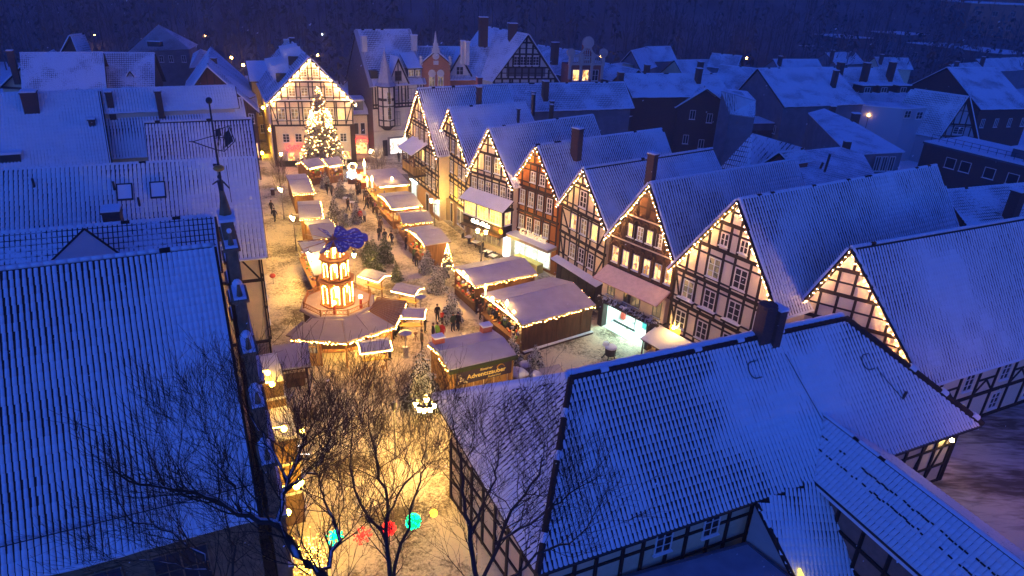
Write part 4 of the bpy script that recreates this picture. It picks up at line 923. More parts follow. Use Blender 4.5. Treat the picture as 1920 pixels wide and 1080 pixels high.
# brick gable, the long roof beside it, white-black gable, red house
GN = 'houses beyond the head of the square'
B1 = pt_house('brick_gable_house', 'orange brick gable house with arched windows and a white pinnacle', 'house', (817, 97), (790, 120), (844, 120), (820, 88), 13.7, wall=BRICK_O, roof='course', over=.0, eo=.05, group=GN)
r = B1.root
for x, z, ww in ((.36, 11.3, .95), (.66, 11.3, .95)):
    window(r, B1.w*x, z, ww, 2.0, GLASSC, 2, 2); m = MB(); m.cyl((B1.w*x, -.02, z+1.0), (B1.w*x, -.12, z+1.0), ww*.62, ww*.62, 12); m.build('arch', PL_WHITE, r)
m = MB(); m.cyl((B1.w*.5, -.02, 14.9), (B1.w*.5, -.12, 14.9), .55, .55, 12); m.box((B1.w*.5, -.08, 13.9), (.8, .1, .6)); m.build('arch', PL_WHITE, r)
m = MB(); m.box((B1.w*.5, .1, B1.zr+.2), (1.1, .7, .7)); m.box((B1.w*.5, .1, B1.zr+.9), (.7, .5, .7)); m.cyl((B1.w*.5, .1, B1.zr+1.2), (B1.w*.5, .1, B1.zr+3.0), .3, .03, 6)
for x in (0, B1.w): m.box((x, .1, 14.0), (.4, .4, .9)); m.ball((x, .1, 14.7), .28, 0, 8, 5)
m.build('pinnacles', PL_WHITE, r); MB().box((B1.w*.5, -.8, 9.4), (2.6, 1.5, .5)).build('oriel_roof', SNOW, r)
B2 = ridge_house('town_house', 'long snow roof with one small timbered dormer beside the brick gable', 'house', (778, 89), (935, 90), (880, 146), 15.6, 50, wall=BRICK_O, roof='course', rmat=RC, group=GN)
r = B2.root; q = HL(B2, P(861, 143, 11.6)); m = MB(); m.face([q+Vector((-.3, 1.7, 0)), q+Vector((-.3, -1.7, 0)), q+Vector((-.3, 0, 3.2))]); m.build('dormer_gable', PL_WHITE, r)
for s_ in (-1, 1): bar('rafter', TIMBER, r, q+Vector((-.4, s_*2, 0)), q+Vector((-.4, 0, 3.3)), .2, .2)
m = MB()
for s_ in (-1, 1): m.face([q+Vector((-.6, s_*2.1, .2)), q+Vector((-.6, 0, 3.6)), q+Vector((2.6, 0, 3.6))])
m.build('dormer_roof', SNOW, r); window(r, 0, 0, 1.2, 1.3, GLASSD, 2, 2, M=Matrix.Translation(q+Vector((-.38, 0, .9))) @ Matrix.Rotation(-PI/2, 4, 'Z'))
for x, y in ((868, 92), (876, 94)): chimney(B2, x, y, 16.8, 1.0, .7, PL_WHITE)
B3 = pt_house('half_timbered_house', 'tall black and white half-timbered gable beyond the rooftops', 'house', (988, 66), (925, 150), (1042, 150), (905, 50), 11.6, wall=mat('plaster_bright', (.62, .62, .55), .9, noise=.06), roof='course', rmat=RCF, group=GN, over=.4)
rows_facade(B3, [9.2, 11.8, 13.5, 15.5, 17.2], [(10.4, [.2, .36, .5, .64, .78], 1.05, 1.3, 'yccccc'), (14.5, [.36, .46, .56, .66], 1.0, 1.35, 'd')], braces=False, wd=.3)
MB().box((B3.w*.51, -.03, 12.8), (B3.w*.62, .05, 1.3)).build('slate_band', LEAD, B3.root)
chimney(B3, 906, 62, 18.2, 2.2, 1.3); chimney(B3, 961, 68, 17.8, 1.8, 1.3)
B4 = ridge_house('town_house', 'snow roof descending to the right behind the red house', 'house', (1010, 86), (1100, 100), (1060, 140), 13.5, 42, wall=BRICK_D, roof='course', rmat=RC, group=GN)
chimney(B4, 1040, 100, 13.6, 1.8, 1.2); B5 = ridge_house('town_house', 'low snow roof to the right of the red house', 'house', (1100, 112), (1195, 132), (1150, 150), 11, 35, wall=BRICK_D, roof='course', rmat=RC, group=GN)
A = P(1066, 157, 11.4); B = P(1126, 157, 11.4); u = flat(B-A).normalized(); Z0 = 1.9; rt = thing('red_gable_house', 'red house front with white balustrade and a curved Renaissance gable', 'house', flat(A), math.atan2(u.y, u.x), GN); rt.matrix_basis = Matrix.Translation(flat(A)) @ Matrix.Rotation(math.atan2(u.y, u.x), 4, 'Z')
w_ = (B-A).length; m = MB(); m.box((w_/2, 2, 7.1), (w_, 4, 14.2)); m.box((w_/2, .2, 14.0+Z0), (w_*.30, .5, 3.4)); m.build('wall', BRICK_R, rt)
m = MB(); m.box((w_/2, -.1, 12.5+Z0), (w_+.3, .5, .3)); m.box((w_/2, -.1, 13.6+Z0), (w_*.95, .2, .15))
for i in range(18): m.box((w_*.03+w_*.94*i/17, -.1, 13.1+Z0), (.12, .15, .9))
for x in (0, w_*.33, w_*.67, w_): m.box((x, -.15, 13.2+Z0), (.5, .5, 1.8)); m.box((x, -.1, 11.3+Z0), (.4, .3, 2.2))
for x in (0, w_): m.cyl((x, .2, 14.2+Z0), (x, -.4, 14.2+Z0), .65, .65, 10)
for s_ in (-1, 1):
    for k in range(6): t0, t1 = PI/2*k/6, PI/2*(k+1)/6; m.beam((w_/2+s_*(w_*.36-1.6*math.sin(t0)), 0, 13.7+Z0+2*(1-math.cos(t0))), (w_/2+s_*(w_*.36-1.6*math.sin(t1)), 0, 13.7+Z0+2*(1-math.cos(t1))), .3, .35, 0, up=(0, 1, 0))
m.cyl((w_/2, .2, 15.7+Z0), (w_/2, -.3, 15.7+Z0), w_*.17, w_*.17, 12); m.build('stone_trim', mat('trim_pale', (.5, .42, .36), .8), rt)
for x in (.2, .5, .8): window(rt, w_*x, 10.8+Z0, 1.1, 1.7, GLASSW if x < .6 else GLASSD, 2, 2)
window(rt, w_*.5, 13.9+Z0, .8, 1.5, GLASSC, 2, 2)
# ------------------------------------------------------------------ big hipped roof in the foreground
org = P(1070, 712, 0); org.z = 0
FH = thing('tiled_roof_house', 'low half-timbered house under the huge snowy pantile roof in the foreground', 'house', org); FH.matrix_basis = Matrix.Translation(org)
fl_ = lambda x, y, z: P(x, y, z)-org
RL, RR = fl_(1070, 712, 10), fl_(1585, 600, 10); NL, NR, FLc = fl_(1008, 1078, 4.4), fl_(1840, 797, 4.4), fl_(815, 750, 6.5)
def mirror(p):
    u = (RR-RL).normalized(); d = p-RL; a = u*d.dot(u); b = d-a; q = RL+a-b; q.z = p.z; return q
FRc = RR+(mirror(NR)-NR).normalized()*4.6; FRc.z = 6.9
nF = (NR-NL).cross(RR-NL).normalized()
def onF(x, y, lift=.0):
    d = ray(x, y); o = CAM-org; return o+d*((NL-o).dot(nF)/d.dot(nF))+nF*lift
m = MB(); m.face([NL, NR, RR, RL]); m.face([FLc, NL, RL]); m.face([FRc, FLc, RL, RR]); m.face([NR, FRc, RR]); dn = Vector((0, 0, -.22))
m.face([NL+dn, FLc+dn, FRc+dn, NR+dn]); 
for a, b in ((NL, NR), (FLc, NL), (FRc, FLc), (NR, RR)): m.face([a+dn, b+dn, b, a])
froof = m.build('roof', [TILE], FH)
VR, VB = onF(1545, 780), onF(1525, 902)       # head and foot of the valley where the wing joins
CL, CB = onF(1418, 945), onF(1490, 1085)
cut = onF(1675, 858)
clearF = lambda u, v: (1.0+.9*np.clip((v-v.max()*.55)/2.5, 0, 1)+.5*np.clip((6-u)/6, 0, 1))*np.where(u > 13, .55, 1)+1.2*np.clip((v-v.max()*.8), 0, .6)
tile_field(FH, [NL, NR, RR, RL], tw=.245, tl=.40, gap=.50, ns=.75, seed=31, wedge=.9, parts=300, clear=clearF, hgt=.06)
tile_field(froof, [FLc, NL, RL], tw=.245, tl=.40, gap=.36, seed=33, wedge=.9)
tile_field(froof, [FRc, FLc, RL, RR], tw=.3, tl=.45, gap=.1, seed=35)
def capline(parent, name, a, b, r=.15, snow=.7, mats=None, step=.4, top=True):
    m = MB(); n = max(2, int((b-a).length/step)); q = random.Random(int(a.length*10))
    for i in range(n):
        p0 = a.lerp(b, i/n); p1 = a.lerp(b, (i+1.06)/n); m.cyl(p0, p1, r, r*.86, 8, 0)
        if q.random() < snow: 
            m.cyl(p0+Vector((0, 0, r*.5)), p1+Vector((0, 0, r*.5)), r*1.05, r*1.0, 8, 1)
    return m.build(name, mats or [TILE, SNOW], parent, smooth=False)
off = (mirror(NR)-NR).normalized()*.28
capline(FH, 'ridge_cap', RL+Vector((0, 0, .1)), RR+Vector((0, 0, .1)), .16, .12)
m = MB(); n = 60
for i in range(n):                                   # the drift lying along the far side of the ridge
    a, b = RL.lerp(RR, i/n), RL.lerp(RR, (i+1)/n); wv = .18+.06*math.sin(i*1.3)
    m.cyl(a+off*1.1+Vector((0, 0, .10)), b+off*1.1+Vector((0, 0, .10)), .26+.02*math.sin(i*2.1), .26+.02*math.sin((i+1)*2.1), 8, 0, i in (0, n-1))
a, b = RL, FLc
for i in range(40):
    p, q = a.lerp(b, i/40), a.lerp(b, (i+1)/40); m.cyl(p+off*.6+Vector((0, 0, .12)), q+off*.6+Vector((0, 0, .12)), .24, .24, 8, 0, i in (0, 39))
m.build('ridge_snow', SNOW, FH, smooth=True)
capline(FH, 'hip_cap', RL+Vector((0, 0, .1)), NL+Vector((0, 0, .1)), .16, .15); capline(FH, 'verge_cap', RR+Vector((0, 0, .12)), NR+Vector((0, 0, .12)), .20, .12, [TIMBERB, SNOW])
mg = MB().beam(NL, NR, .14, .14); mg.build('gutter', METAL, FH)
def line(parent, name, a, b, r=.04, mt=None): return MB().cyl(a, b, r, r, 5).build(name, mt or METAL, parent)
for (x0, y0, x1, y1) in ((1470, 665, 1540, 790), (1640, 690, 1690, 750)): line(FH, 'lightning_wire', onF(x0, y0, .12), onF(x1, y1, .12), .02)
for (x, y) in ((1410, 695), (1622, 680)):
    m = MB(); p = onF(x, y, .12); u = (RR-RL).normalized(); v = u.cross(nF)
    pts = [p+u*.3*math.cos(t)+v*(.45*math.sin(t)) for t in np.linspace(PI*.5, PI*1.5, 8)]; pts = [pts[0]+u*.4]+pts+[pts[-1]+u*.4]
    for a, b in zip(pts, pts[1:]): m.cyl(a, b, .03, .03, 5)
    m.build('roof_hook', METAL, FH)
line(FH, 'vent_pipe', onF(1692, 748, 0), onF(1692, 748, 0)+Vector((.1, 0, .5)), .09)
# chimney pair on the ridge
u = (RR-RL).normalized(); q = RL.lerp(RR, (1412-1070)/515.*.98)
Mc = Matrix((u, Vector((0, 0, 1)).cross(u), Vector((0, 0, 1)))).transposed()
m = MB(); m.box(q+Vector((0, 0, .9)), (.75, .75, 2.2), 0, Mc); m.cyl(q+Vector((0, 0, 1.9)), q+Vector((0, 0, 2.1)), .5, .5, 12, 0); m.box(q+u*.75+Vector((0, -.1, .6)), (.5, .9, 2.4), 0, Mc); m.box(q+u*.75+Vector((0, -.1, 1.85)), (.6, 1.0, .12), 1, Mc)
m.build('chimney', [BRICK_D, SNOW], FH)
# walls below the eaves
cen = (NL+NR+FLc+FRc)/4; ins = lambda p, k: Vector(((p.x-cen.x)*k+cen.x, (p.y-cen.y)*k+cen.y, 0))
m = MB(); K = [NL+(RL-NL).normalized()*0, NR, FRc, FLc]; U = (NR-NL).normalized(); Vn = Vector((0, 0, 1)).cross(U)
ws = []
for p, (du, dv) in zip(K, ((.7, .65), (-.8, .65), (-.8, -.65), (.7, -.65))): ws.append(Vector((p.x, p.y, 0))+U*du+Vn*dv)
for i in range(4): j = (i+1) % 4; m.face([ws[i], ws[j], ws[j]+Vector((0, 0, 4.5)), ws[i]+Vector((0, 0, 4.5))])
m.build('wall', mat('plaster_lamp_cream', (.60, .50, .33), .9, noise=.1), FH)
Wl = (ws[1]-ws[0]).length; MF = Matrix((U, Vn, Vector((0, 0, 1)))).transposed().to_4x4(); MF.translation = ws[0]
def fbar(name, a, b, wd, dp=.1):
    return bar(name, TIMBER, FH, a, b, wd, dp, MF)
def fx(x, y, z=3):                              # sighting -> distance along the near wall
    p = OP(x, y, ws[0]+org, ws[1]+org)-org; return (p-ws[0]).dot(U), p.z
x = .1; k = 0
while x < Wl+.1: fbar('post', (x, -.04, 0), (x, -.04, 4.2), .18); x += 1.15 if k % 2 else 1.45; k += 1
fbar('post', (Wl-.09, -.05, 0), (Wl-.09, -.05, 4.2), .2)
for z in (.15, 1.45, 2.9, 3.9): fbar('beam', (0, -.036, z), (Wl, -.036, z), .14, .09)
for d_ in (.8, 2.6): fbar('brace', (Wl-d_, -.03, 3.8), (Wl-d_-1.0, -.03, .3), .14, .08)
for (px_, py_) in ((1240, 1030), (1328, 1003)):
    wx, wz = fx(px_, py_); window(FH, 0, 0, 1.0, 1.45, GLASSD, 2, 3, M=MF @ Matrix.Translation((wx, -.07, 3.05)))
sd = ws[3]-ws[0]; Ld = sd.length; U2 = sd.normalized(); M2 = Matrix((-U2, Vector((0, 0, 1)).cross(-U2), Vector((0, 0, 1)))).transposed().to_4x4(); M2.translation = ws[3]
x = .1
while x < Ld:
    bar('post', TIMBER, FH, (x, -.04, 0), (x, -.04, 4.2), .18, .1, M2); x += 1.3
for z in (.15, 1.5, 2.9, 3.9): bar('beam', TIMBER, FH, (0, -.036, z), (Ld, -.036, z), .15, .09, M2)
# wing running towards the lower right, catslide left of it
wing = thing('roof_wing', 'snow-smooth wing roof running to the lower right corner', 'house wing', org); wing.matrix_basis = Matrix.Translation(org)
zw = VR.z; W1 = fl_(1990, 1118, zw) - Vector((0, 0, 0)); ze_ = CB.z
W0e = onF(1525, 902); We = P(1760, 1100, W0e.z)-org; Wd_ = (W1-VR); Wd_.z = 0; Wu = Wd_.normalized(); Wn = Vector((Wu.y, -Wu.x, 0)); 
# left eave line parallel to the ridge through W0e; right eave mirrored
hwL = (W0e-VR); hwL.z = 0; hw = abs(hwL.dot(Wn)); LW = Wd_.length+3
s0 = hwL.dot(Wu); sgn = 1 if hwL.dot(Wn) > 0 else -1
Rdg0 = VR.copy(); Rdg1 = VR+Wu*LW; E0 = Vector((*(VR+Wn*sgn*hw+Wu*s0).xy, W0e.z)); E1 = E0+Wu*(LW-s0)
m = MB(); G0 = cut+Vector((0, 0, .03)); hr = abs((cut-VR).dot(Wn)); G1 = Vector((*(G0+Wu*LW).xy, cut.z))
lf = Vector((0, 0, .05)); pre = VR-Wu*.0
m.face([E0+lf, E1+lf, Rdg1+lf, Rdg0+lf]); m.face([G1+lf, G0+lf, Rdg0+lf, Rdg1+lf]); dn = Vector((0, 0, -.3)); m.face([E0+dn, E1+dn, E1+lf, E0+lf]); m.face([G1+dn, G0+dn, G0+lf, G1+lf])
wr = m.build('roof', [SNOW], wing)
def dashes(parent, a, b, n, nrm, w=.10, ln=.22, seed=1, p=.75):
    q = random.Random(seed); m = MB(); d = (b-a).normalized(); s = d.cross(nrm).normalized()
    for i in range(n):
        if q.random() > p: continue
        c = a.lerp(b, (i+.5)/n)+s*q.uniform(-.04, .04); l = ln*q.uniform(.5, 1.2)
        m.face([c-d*l/2-s*w/2, c+d*l/2-s*w/3, c+d*l/2+s*w/2, c-d*l/2+s*w/3])
    return m.build('bare_tile_edges', TILE, parent, kind='stuff')
nW = (E1-E0).cross(Rdg1-E0).normalized(); nW = nW if nW.z > 0 else -nW; nG = (G1-G0).cross(Rdg0-G0).normalized(); nG = nG if nG.z > 0 else -nG
tile_field(wr, [E0+lf, E1+lf, Rdg1+lf, Rdg0+lf] if (E1-E0).cross(Rdg1-E0).z > 0 else [E1+lf, E0+lf, Rdg0+lf, Rdg1+lf], tw=.26, tl=.42, gap=.10, seed=41, hgt=.03)
tile_field(wr, [G1+lf, G0+lf, Rdg0+lf, Rdg1+lf] if (G0-G1).cross(Rdg0-G1).z > 0 else [G0+lf, G1+lf, Rdg1+lf, Rdg0+lf], tw=.26, tl=.42, gap=.08, seed=43, hgt=.03)
for (A_, B_, N_, sd_) in ((Rdg0+lf*2.5, Rdg1+lf*2.5, Vector((0, 0, 1)), 3), (Rdg0.lerp(E0, .35)+lf*3, Rdg1.lerp(E1, .35)+lf*3, nW, 4), (Rdg0.lerp(E0, .55)+lf*3, Rdg1.lerp(E1, .55)+lf*3, nW, 5), (Rdg0.lerp(G0, .12)+nG*.14, Rdg1.lerp(G1, .12)+nG*.14, nG, 6)): dashes(wr, A_, B_, 60, N_, seed=sd_)
capline(wing, 'ridge_cap', Rdg0+lf, Rdg1+lf, .10, .95); line(wing, 'gutter', E0, E1, .08)
wl0 = E0+Wn*(-sgn)*.5; wl1 = E1+Wn*(-sgn)*.5
m = MB(); g0 = Vector((*wl0.xy, 0)); g1 = Vector((*wl1.xy, 0)); t0 = Vector((*wl0.xy, W0e.z)); t1 = Vector((*wl1.xy, W0e.z)); m.face([g0, g1, t1, t0])
q0, q1 = G0+Wn*sgn*.5, G1+Wn*sgn*.5; m.face([Vector((*q0.xy, 0)), Vector((*q1.xy, 0)), Vector((*q1.xy, cut.z)), Vector((*q0.xy, cut.z))]); m.build('wall', mat('plaster_rose_dark', (.25, .16, .13), .9, noise=.2), wing)
for i in range(9):
    a = g0.lerp(g1, i/8.5); bar('post', TIMBER, wing, a+Wn*sgn*.05, a+Wn*sgn*.05+Vector((0, 0, W0e.z-.1)), .16, .12)
for z in (1.2, 2.6, 3.9): bar('beam', TIMBER, wing, Vector((*g0.xy, z))+Wn*sgn*.06, Vector((*g1.xy, z))+Wn*sgn*.06, .16, .12)
# catslide: the main slope carried on below the eave
cs = thing('catslide_roof', 'steep little pantile roof beside the dark wing wall, above the lead flat', 'roof', org); cs.matrix_basis = Matrix.Translation(org)
CR_ = onF(1525, 902); CR2 = onF(1665, 1125); CB2 = onF(1508, 1125)
quad = [CB2+nF*.06, CR2+nF*.06, CR_+nF*.06, CL+nF*.06]
MB().face(quad).face([p-nF*.25 for p in quad][::-1]).face([quad[3], quad[0], quad[0]-nF*.25, quad[3]-nF*.25][::-1]).build('roof', [TILE], cs)
tile_field(cs, quad, tw=.245, tl=.40, gap=.34, seed=47, wedge=.9, clear=lambda u, v: .6+1.2*np.clip((u.max()-u-1)/2, 0, 1))
capline(cs, 'verge_cap', CL+nF*.12, CB2+nF*.12, .08, .3)
wb = CB2.copy(); m = MB(); a, b = CL-nF*.2+U*.1, CB2-nF*.2+U*.1; m.face([Vector((*a.xy, 0)), Vector((*b.xy, 0)), b, a]); m.build('wall', mat('plaster_mauve', (.5, .42, .38), .9, noise=.08), cs)
pw = a.lerp(b, .93); MB().box((pw.x-.08, pw.y, 1.5), (.12, .9, 1.2)).build('window', GLASSY, cs)
# lead flat roof before the near wall
lead = thing('flat_roof', 'low lead-covered flat roof with thin snow below the two white windows', 'flat roof', org); lead.matrix_basis = Matrix.Translation(org)
za = 1.75; m = MB(); c = [ws[0]+U*2, Vector((*CL.xy, 0))-Vn*0, Vector((*CB2.xy, 0))-Vn*1.5, ws[0]+U*2-Vn*8]
c = [Vector((p.x, p.y, za)) for p in c]; c[0] = c[0]-Vn*.06; c[1] = c[1]-Vn*.06
m.face([c[3], c[2], c[1], c[0]]); m.build('roof_sheet', snowy('lead_thin_snow', (.10, .10, .13), thr=.75, soft=.5, noise=.9, nscale=1.2, snow=(.35, .36, .42)), lead)
m = MB()
for i in range(4): a, b = c[i], c[(i+1) % 4]; m.beam(a, b, .15, .1); m.face([Vector((*a.xy, 0)), Vector((*b.xy, 0)), b, a])
m.build('edge', LEAD, lead)

# ------------------------------------------------------------------ roofs and houses behind the right row
GC = 'snow-roofed houses behind the right row'
def poly_house(name, label, corners, faces, wall, rm=None, group=GC, base=0, outline_n=None):
    """corners: sightings with heights (x, y, z); faces: index lists of the roof; the first outline_n corners are the eaves outline"""
    c = [P(x, y, z) for x, y, z in corners]; o = sum(c, Vector())/len(c); o.z = 0
    root = thing(name, label, 'house', o, 0, group); root.matrix_basis = Matrix.Translation(o); c = [p-o for p in c]; m = MB()
    for f in faces:
        q = [c[i] for i in f]; n = (q[1]-q[0]).cross(q[2]-q[0])
        if n.z < 0: q = q[::-1]; n = -n
        n.normalize(); eu = Vector((0, 0, 1)).cross(n); eu = eu.normalized() if eu.length > .05 else Vector((1, 0, 0)); ev = n.cross(eu)
        m.face([p+n*.15 for p in q], 0, [((p-q[0]).dot(eu), (p-q[0]).dot(ev)) for p in q]); m.face(q[::-1], 0, [(0, 0)]*len(q))
        for i in range(len(q)): a, b = q[i], q[(i+1) % len(q)]; m.face([a, b, b+n*.15, a+n*.15], 0, [(0, 0)]*4)
    m.build('roof', [rm or RCF], root); k = outline_n or len(c); m = MB(); ct = sum(c[:k], Vector())/k
    s = [ct+(p-ct)*.965 for p in c[:k]]
    for i in range(k): a, b = s[i], s[(i+1) % k]; m.face([Vector((a.x, a.y, base)), Vector((b.x, b.y, base)), b, a])
    m.build('wall', wall, root); root['_'] = 0; del root['_']; return root, c, o
def wall_window(root, x, y, z, w_=.9, h_=1.3, g=GLASSD, face=(0, -1), nx=2, ny=2, off=.1, fm=None):
    """window at a sighting on a wall facing `face`"""
    p = P(x, y, z)+Vector((face[0], face[1], 0))*off; q = root.matrix_basis.inverted() @ p
    rz = math.atan2(face[1], face[0])+PI/2-root.matrix_basis.to_euler().z
    window(root, 0, 0, w_, h_, g, nx, ny, M=Matrix.Translation(q) @ Matrix.Rotation(rz, 4, 'Z'), fm=fm)
C1, c, o = poly_house('town_house', 'low snow roof with a dark brick end, behind the second gable', [(1097, 195, 9), (1169, 226, 8), (1245, 197, 8), (1158, 160, 10.5)], [(0, 1, 2, 3)], BRICK_D)
C0 = ridge_house('town_house', 'long snow roof reaching from the balcony house to the right', 'house', (950, 160), (1165, 156), (1050, 204), 13.2, 38, wall=PL_GREY, roof='course', rmat=RC, group=GC)
chimney(C0, 1022, 172, 12.6, 1.3, .9); chimney(C0, 898, 178, 12.0, 2.2, .8, BRICK_R)
for (x, y) in ((1000, 188), (1034, 206)): chimney(C0, x, y, 11.8, 1.0, .5, METAL)
C2b = ridge_house('town_house', 'wide flat snow roof with three chimneys before the lit street', 'house', (1165, 140), (1340, 140), (1250, 180), 13.5, 28, wall=BRICK_D, roof='course', rmat=RCF, group=GC)
for x, y, h in ((1162, 158, 1.6), (1212, 138, 1.3), (1308, 152, 1.8), (1311, 138, 1.8)): chimney(C2b, x, y, 12.8, h, .9)
q = HL(C2b, P(1214, 186, 9.8)); m = MB(); m.box((0, 0, 0), (1.5, 1.6, 1.5), 0); m.box((0, 0, .9), (2.0, 2.2, .25), 1); m.build('dormer', [BRICK_D, SNOW], C2b.root, loc=q)
window(C2b.root, 0, 0, .9, .9, GLASSY, 2, 2, M=Matrix.Translation(q+Vector((.85, 0, 0))) @ Matrix.Rotation(math.atan2(-1, 0), 4, 'Z') @ Matrix.Rotation(0, 4, 'Z'))
C2 = pt_house('brick_house', 'dark brick house with a low snow gable and pale window frames', 'house', (1325, 168), (1272, 200), (1374, 205), (1300, 150), 9.5, wall=BRICK_D, roof='course', rmat=RCF, group=GC, over=.2)
for f, z in ((.28, 8.4), (.60, 8.0), (.86, 7.6), (.22, 4.6), (.52, 4.0), (.84, 3.4)): window(C2.root, C2.w*f, z, .85, 1.4, GLASSD, 2, 1)
C3, c, o = poly_house('town_house', 'rounded snow roof beside the dark brick house', [(1368, 215, 9), (1416, 222, 9), (1417, 190, 11), (1400, 172, 12.2), (1366, 168, 12.6), (1352, 172, 12.6)], [(0, 1, 2, 5), (2, 3, 4, 5)], PL_GREY, outline_n=6)
C4 = pt_house('town_house', 'grey rendered gable house with a broad smooth snow roof', 'house', (1422, 130), (1386, 170), (1470, 199), (1565, 128), 9.5, wall=PL_GREY, roof='course', rmat=RCF, group=GC, over=.15)
window(C4.root, C4.w*.9, 5.5, .9, 1.3, GLASSD, 2, 1)
m = MB(); A = P(1368, 238, 6); B = P(1465, 236, 6); C4b = thing('annexe', 'flat-roofed annexe with two lit windows beside the grey gable', 'house', A, math.atan2((B-A).y, (B-A).x), GC); C4b.matrix_basis = Matrix.Translation(flat(A)) @ Matrix.Rotation(math.atan2((B-A).y, (B-A).x), 4, 'Z')
wl = flat(B-A).length; MB().box((wl/2, 2.5, 2.7), (wl, 5, 5.4)).build('wall', BRICK_D, C4b); MB().box((wl/2, 2.5, 5.9), (wl+.3, 5.3, 1.1)).box((wl/2, 2.5, 6.5), (wl+.2, 5.2, .15), 1).build('parapet', [LEAD, SNOW], C4b)
for f in (.06, .32, .52): window(C4b, wl*f, 3.6, .9, 1.4, GLASSY, 1, 1)
C5 = ridge_house('town_house', 'pale house with three shed dormers, tall windows and three chimneys on its snow roof', 'house', (1537, 128), (1676, 128), (1660, 191), 13.0, 42, wall=mat('plaster_pale_blue', (.45, .48, .5), .9), roof='course', rmat=RCF, group=GC)
for x, y in ((1574, 133), (1623, 134), (1671, 132)): chimney(C5, x, y, 12.9, 1.4, 1.1)
chimney(C5, 1556, 186, 9.5, 4.6, .8)
for x, y in ((1614, 166), (1645, 166), (1681, 166)):
    q = HL(C5, P(x, y, 10.8)); m = MB(); m.box((-.4, 0, .1), (2.2, 2.4, 1.2), 0); m.beam((-1.6, 0, .75), (2.2, 0, 1.25), 2.8, .18, 1, up=(0, 1, 0)) if False else m.box((-.2, 0, .85), (3.2, 2.9, .2), 1); m.build('dormer', [METAL, SNOW], C5.root, loc=q)
    window(C5.root, 0, 0, 1.2, .9, GLASSD, 2, 1, M=Matrix.Translation(q+Vector((-1.55, 0, 0))) @ Matrix.Rotation(-PI/2, 4, 'Z'))
C5b, c, o = poly_house('town_house', 'pale wall with tall grid windows under the eave of the dormered roof', [(1598, 196, 9), (1640, 190, 9), (1740, 202, 9), (1700, 205, 9)], [(0, 1, 2, 3)], MATS['plaster_pale_blue'])
for i in range(4):
    for j in range(2): wall_window(C5b, 1700+i*6-j*0+j*22, 214+i*0+j*2, 8.2-1.5*i, 1.3, 1.2, GLASSD, (.3, -.95), 2, 2, .2)
C6, c, o = poly_house('town_house', 'L-shaped smooth snow roof with two stout chimneys and a tall metal flue', [(1515, 213, 9), (1578, 277, 8.2), (1619, 290, 8), (1697, 286, 8), (1597, 228, 9.2), (1545, 205, 9.6)], [(0, 1, 2, 3, 4, 5)], PL_GREY)
def loose_chimney(root, x, y, z, h, w_, mt=BRICK_D):
    q = root.matrix_basis.inverted() @ P(x, y, z); m = MB(); m.box((q.x, q.y, q.z+h/2-.5), (w_, w_*.8, h+1)); m.box((q.x, q.y, q.z+h+.06), (w_+.1, w_*.8+.1, .14), 1); m.build('chimney', [mt, SNOW], root)
for x, y, z, h, w_ in ((1600, 236, 8.6, 1.8, 1.0), (1559, 214, 8.9, 1.2, .8), (1584, 287, 8.2, 1.5, .8)): loose_chimney(C6, x, y, z, h, w_)
for k, x in enumerate((1642, 1654, 1668)): wall_window(C6, x, 306, 6.8, .8, 1.9, GLASSD, (.2, -.98), 2, 1, .3)
C6b, c, o = poly_house('town_house', 'tiled lower roof with a thin steel flue in front of the L-shaped roof', [(1468, 287, 9.5), (1507, 353, 7.8), (1640, 330, 7.6), (1618, 291, 8.4), (1575, 277, 9)], [(0, 1, 2, 3, 4)], PL_GREY, RC)
for (x, y, h) in ((1546, 322, 2.0), (1538, 316, .7)): p = P(x, y, 8.5)-o; MB().cyl(p, p+Vector((.15, 0, h)), .14, .14, 8).build('flue', METAL, C6b)
C7, c, o = poly_house('town_house', 'tiled snow roof sloping left between the long roofs', [(1349, 318, 8), (1405, 330, 8), (1509, 280, 9), (1411, 252, 12)], [(0, 1, 2, 3)], BRICK_D, RC)
C7b = pt_house('town_house', 'small red-brown gable peeping over the long tiled roof', 'house', (1469, 287), (1442, 305), (1486, 305), (1500, 282), 9.5, wall=BRICK_R, roof='course', rmat=RC, group=GC)
C8 = ridge_house('town_house', 'bright smooth snow roof in the lit street glow', 'house', (1213, 89), (1256, 88), (1262, 112), 12, 45, gable='L', wall=PL_GREY, roof='course', rmat=RCF, group=GC); C8b = pt_house('town_house', 'grey gable beside the bright snow roof', 'house', (1185, 96), (1165, 118), (1203, 132), (1212, 90), 9, wall=PL_GREY, roof='course', rmat=RCF, group=GC)
C8c = ridge_house('town_house', 'pale roof lit by the street, right of the bright roof', 'house', (1265, 114), (1331, 113), (1345, 165), 10, 35, wall=PL_CREAM, roof='course', rmat=RCF, group=GC)
C8d, c, o = poly_house('town_house', 'roof behind the red house sloping towards the street', [(1150, 120, 9), (1156, 135, 8), (1188, 140, 8), (1194, 124, 9), (1170, 118, 10.5)], [(0, 1, 2, 3, 4)], PL_CREAM)
C9 = ridge_house('town_house', 'striped snow roof behind the grey gable', 'house', (1336, 101), (1388, 106), (1352, 126), 11.5, 42, wall=PL_GREY, roof='course', rmat=RC, group=GC)
C9b = ridge_house('town_house', 'tiled snow roof with a long lean-to dormer', 'house', (1352, 123), (1420, 130), (1388, 168), 11.5, 40, wall=BRICK_D, roof='course', rmat=RC, group=GC)
C10 = pt_house('brick_house', 'dark brick gable house at the far right with a wide snow roof', 'house', (1777, 128), (1703, 164), (1838, 204), (1868, 128), 9, wall=BRICK_D, roof='course', rmat=RCF, group=GC, over=.2)
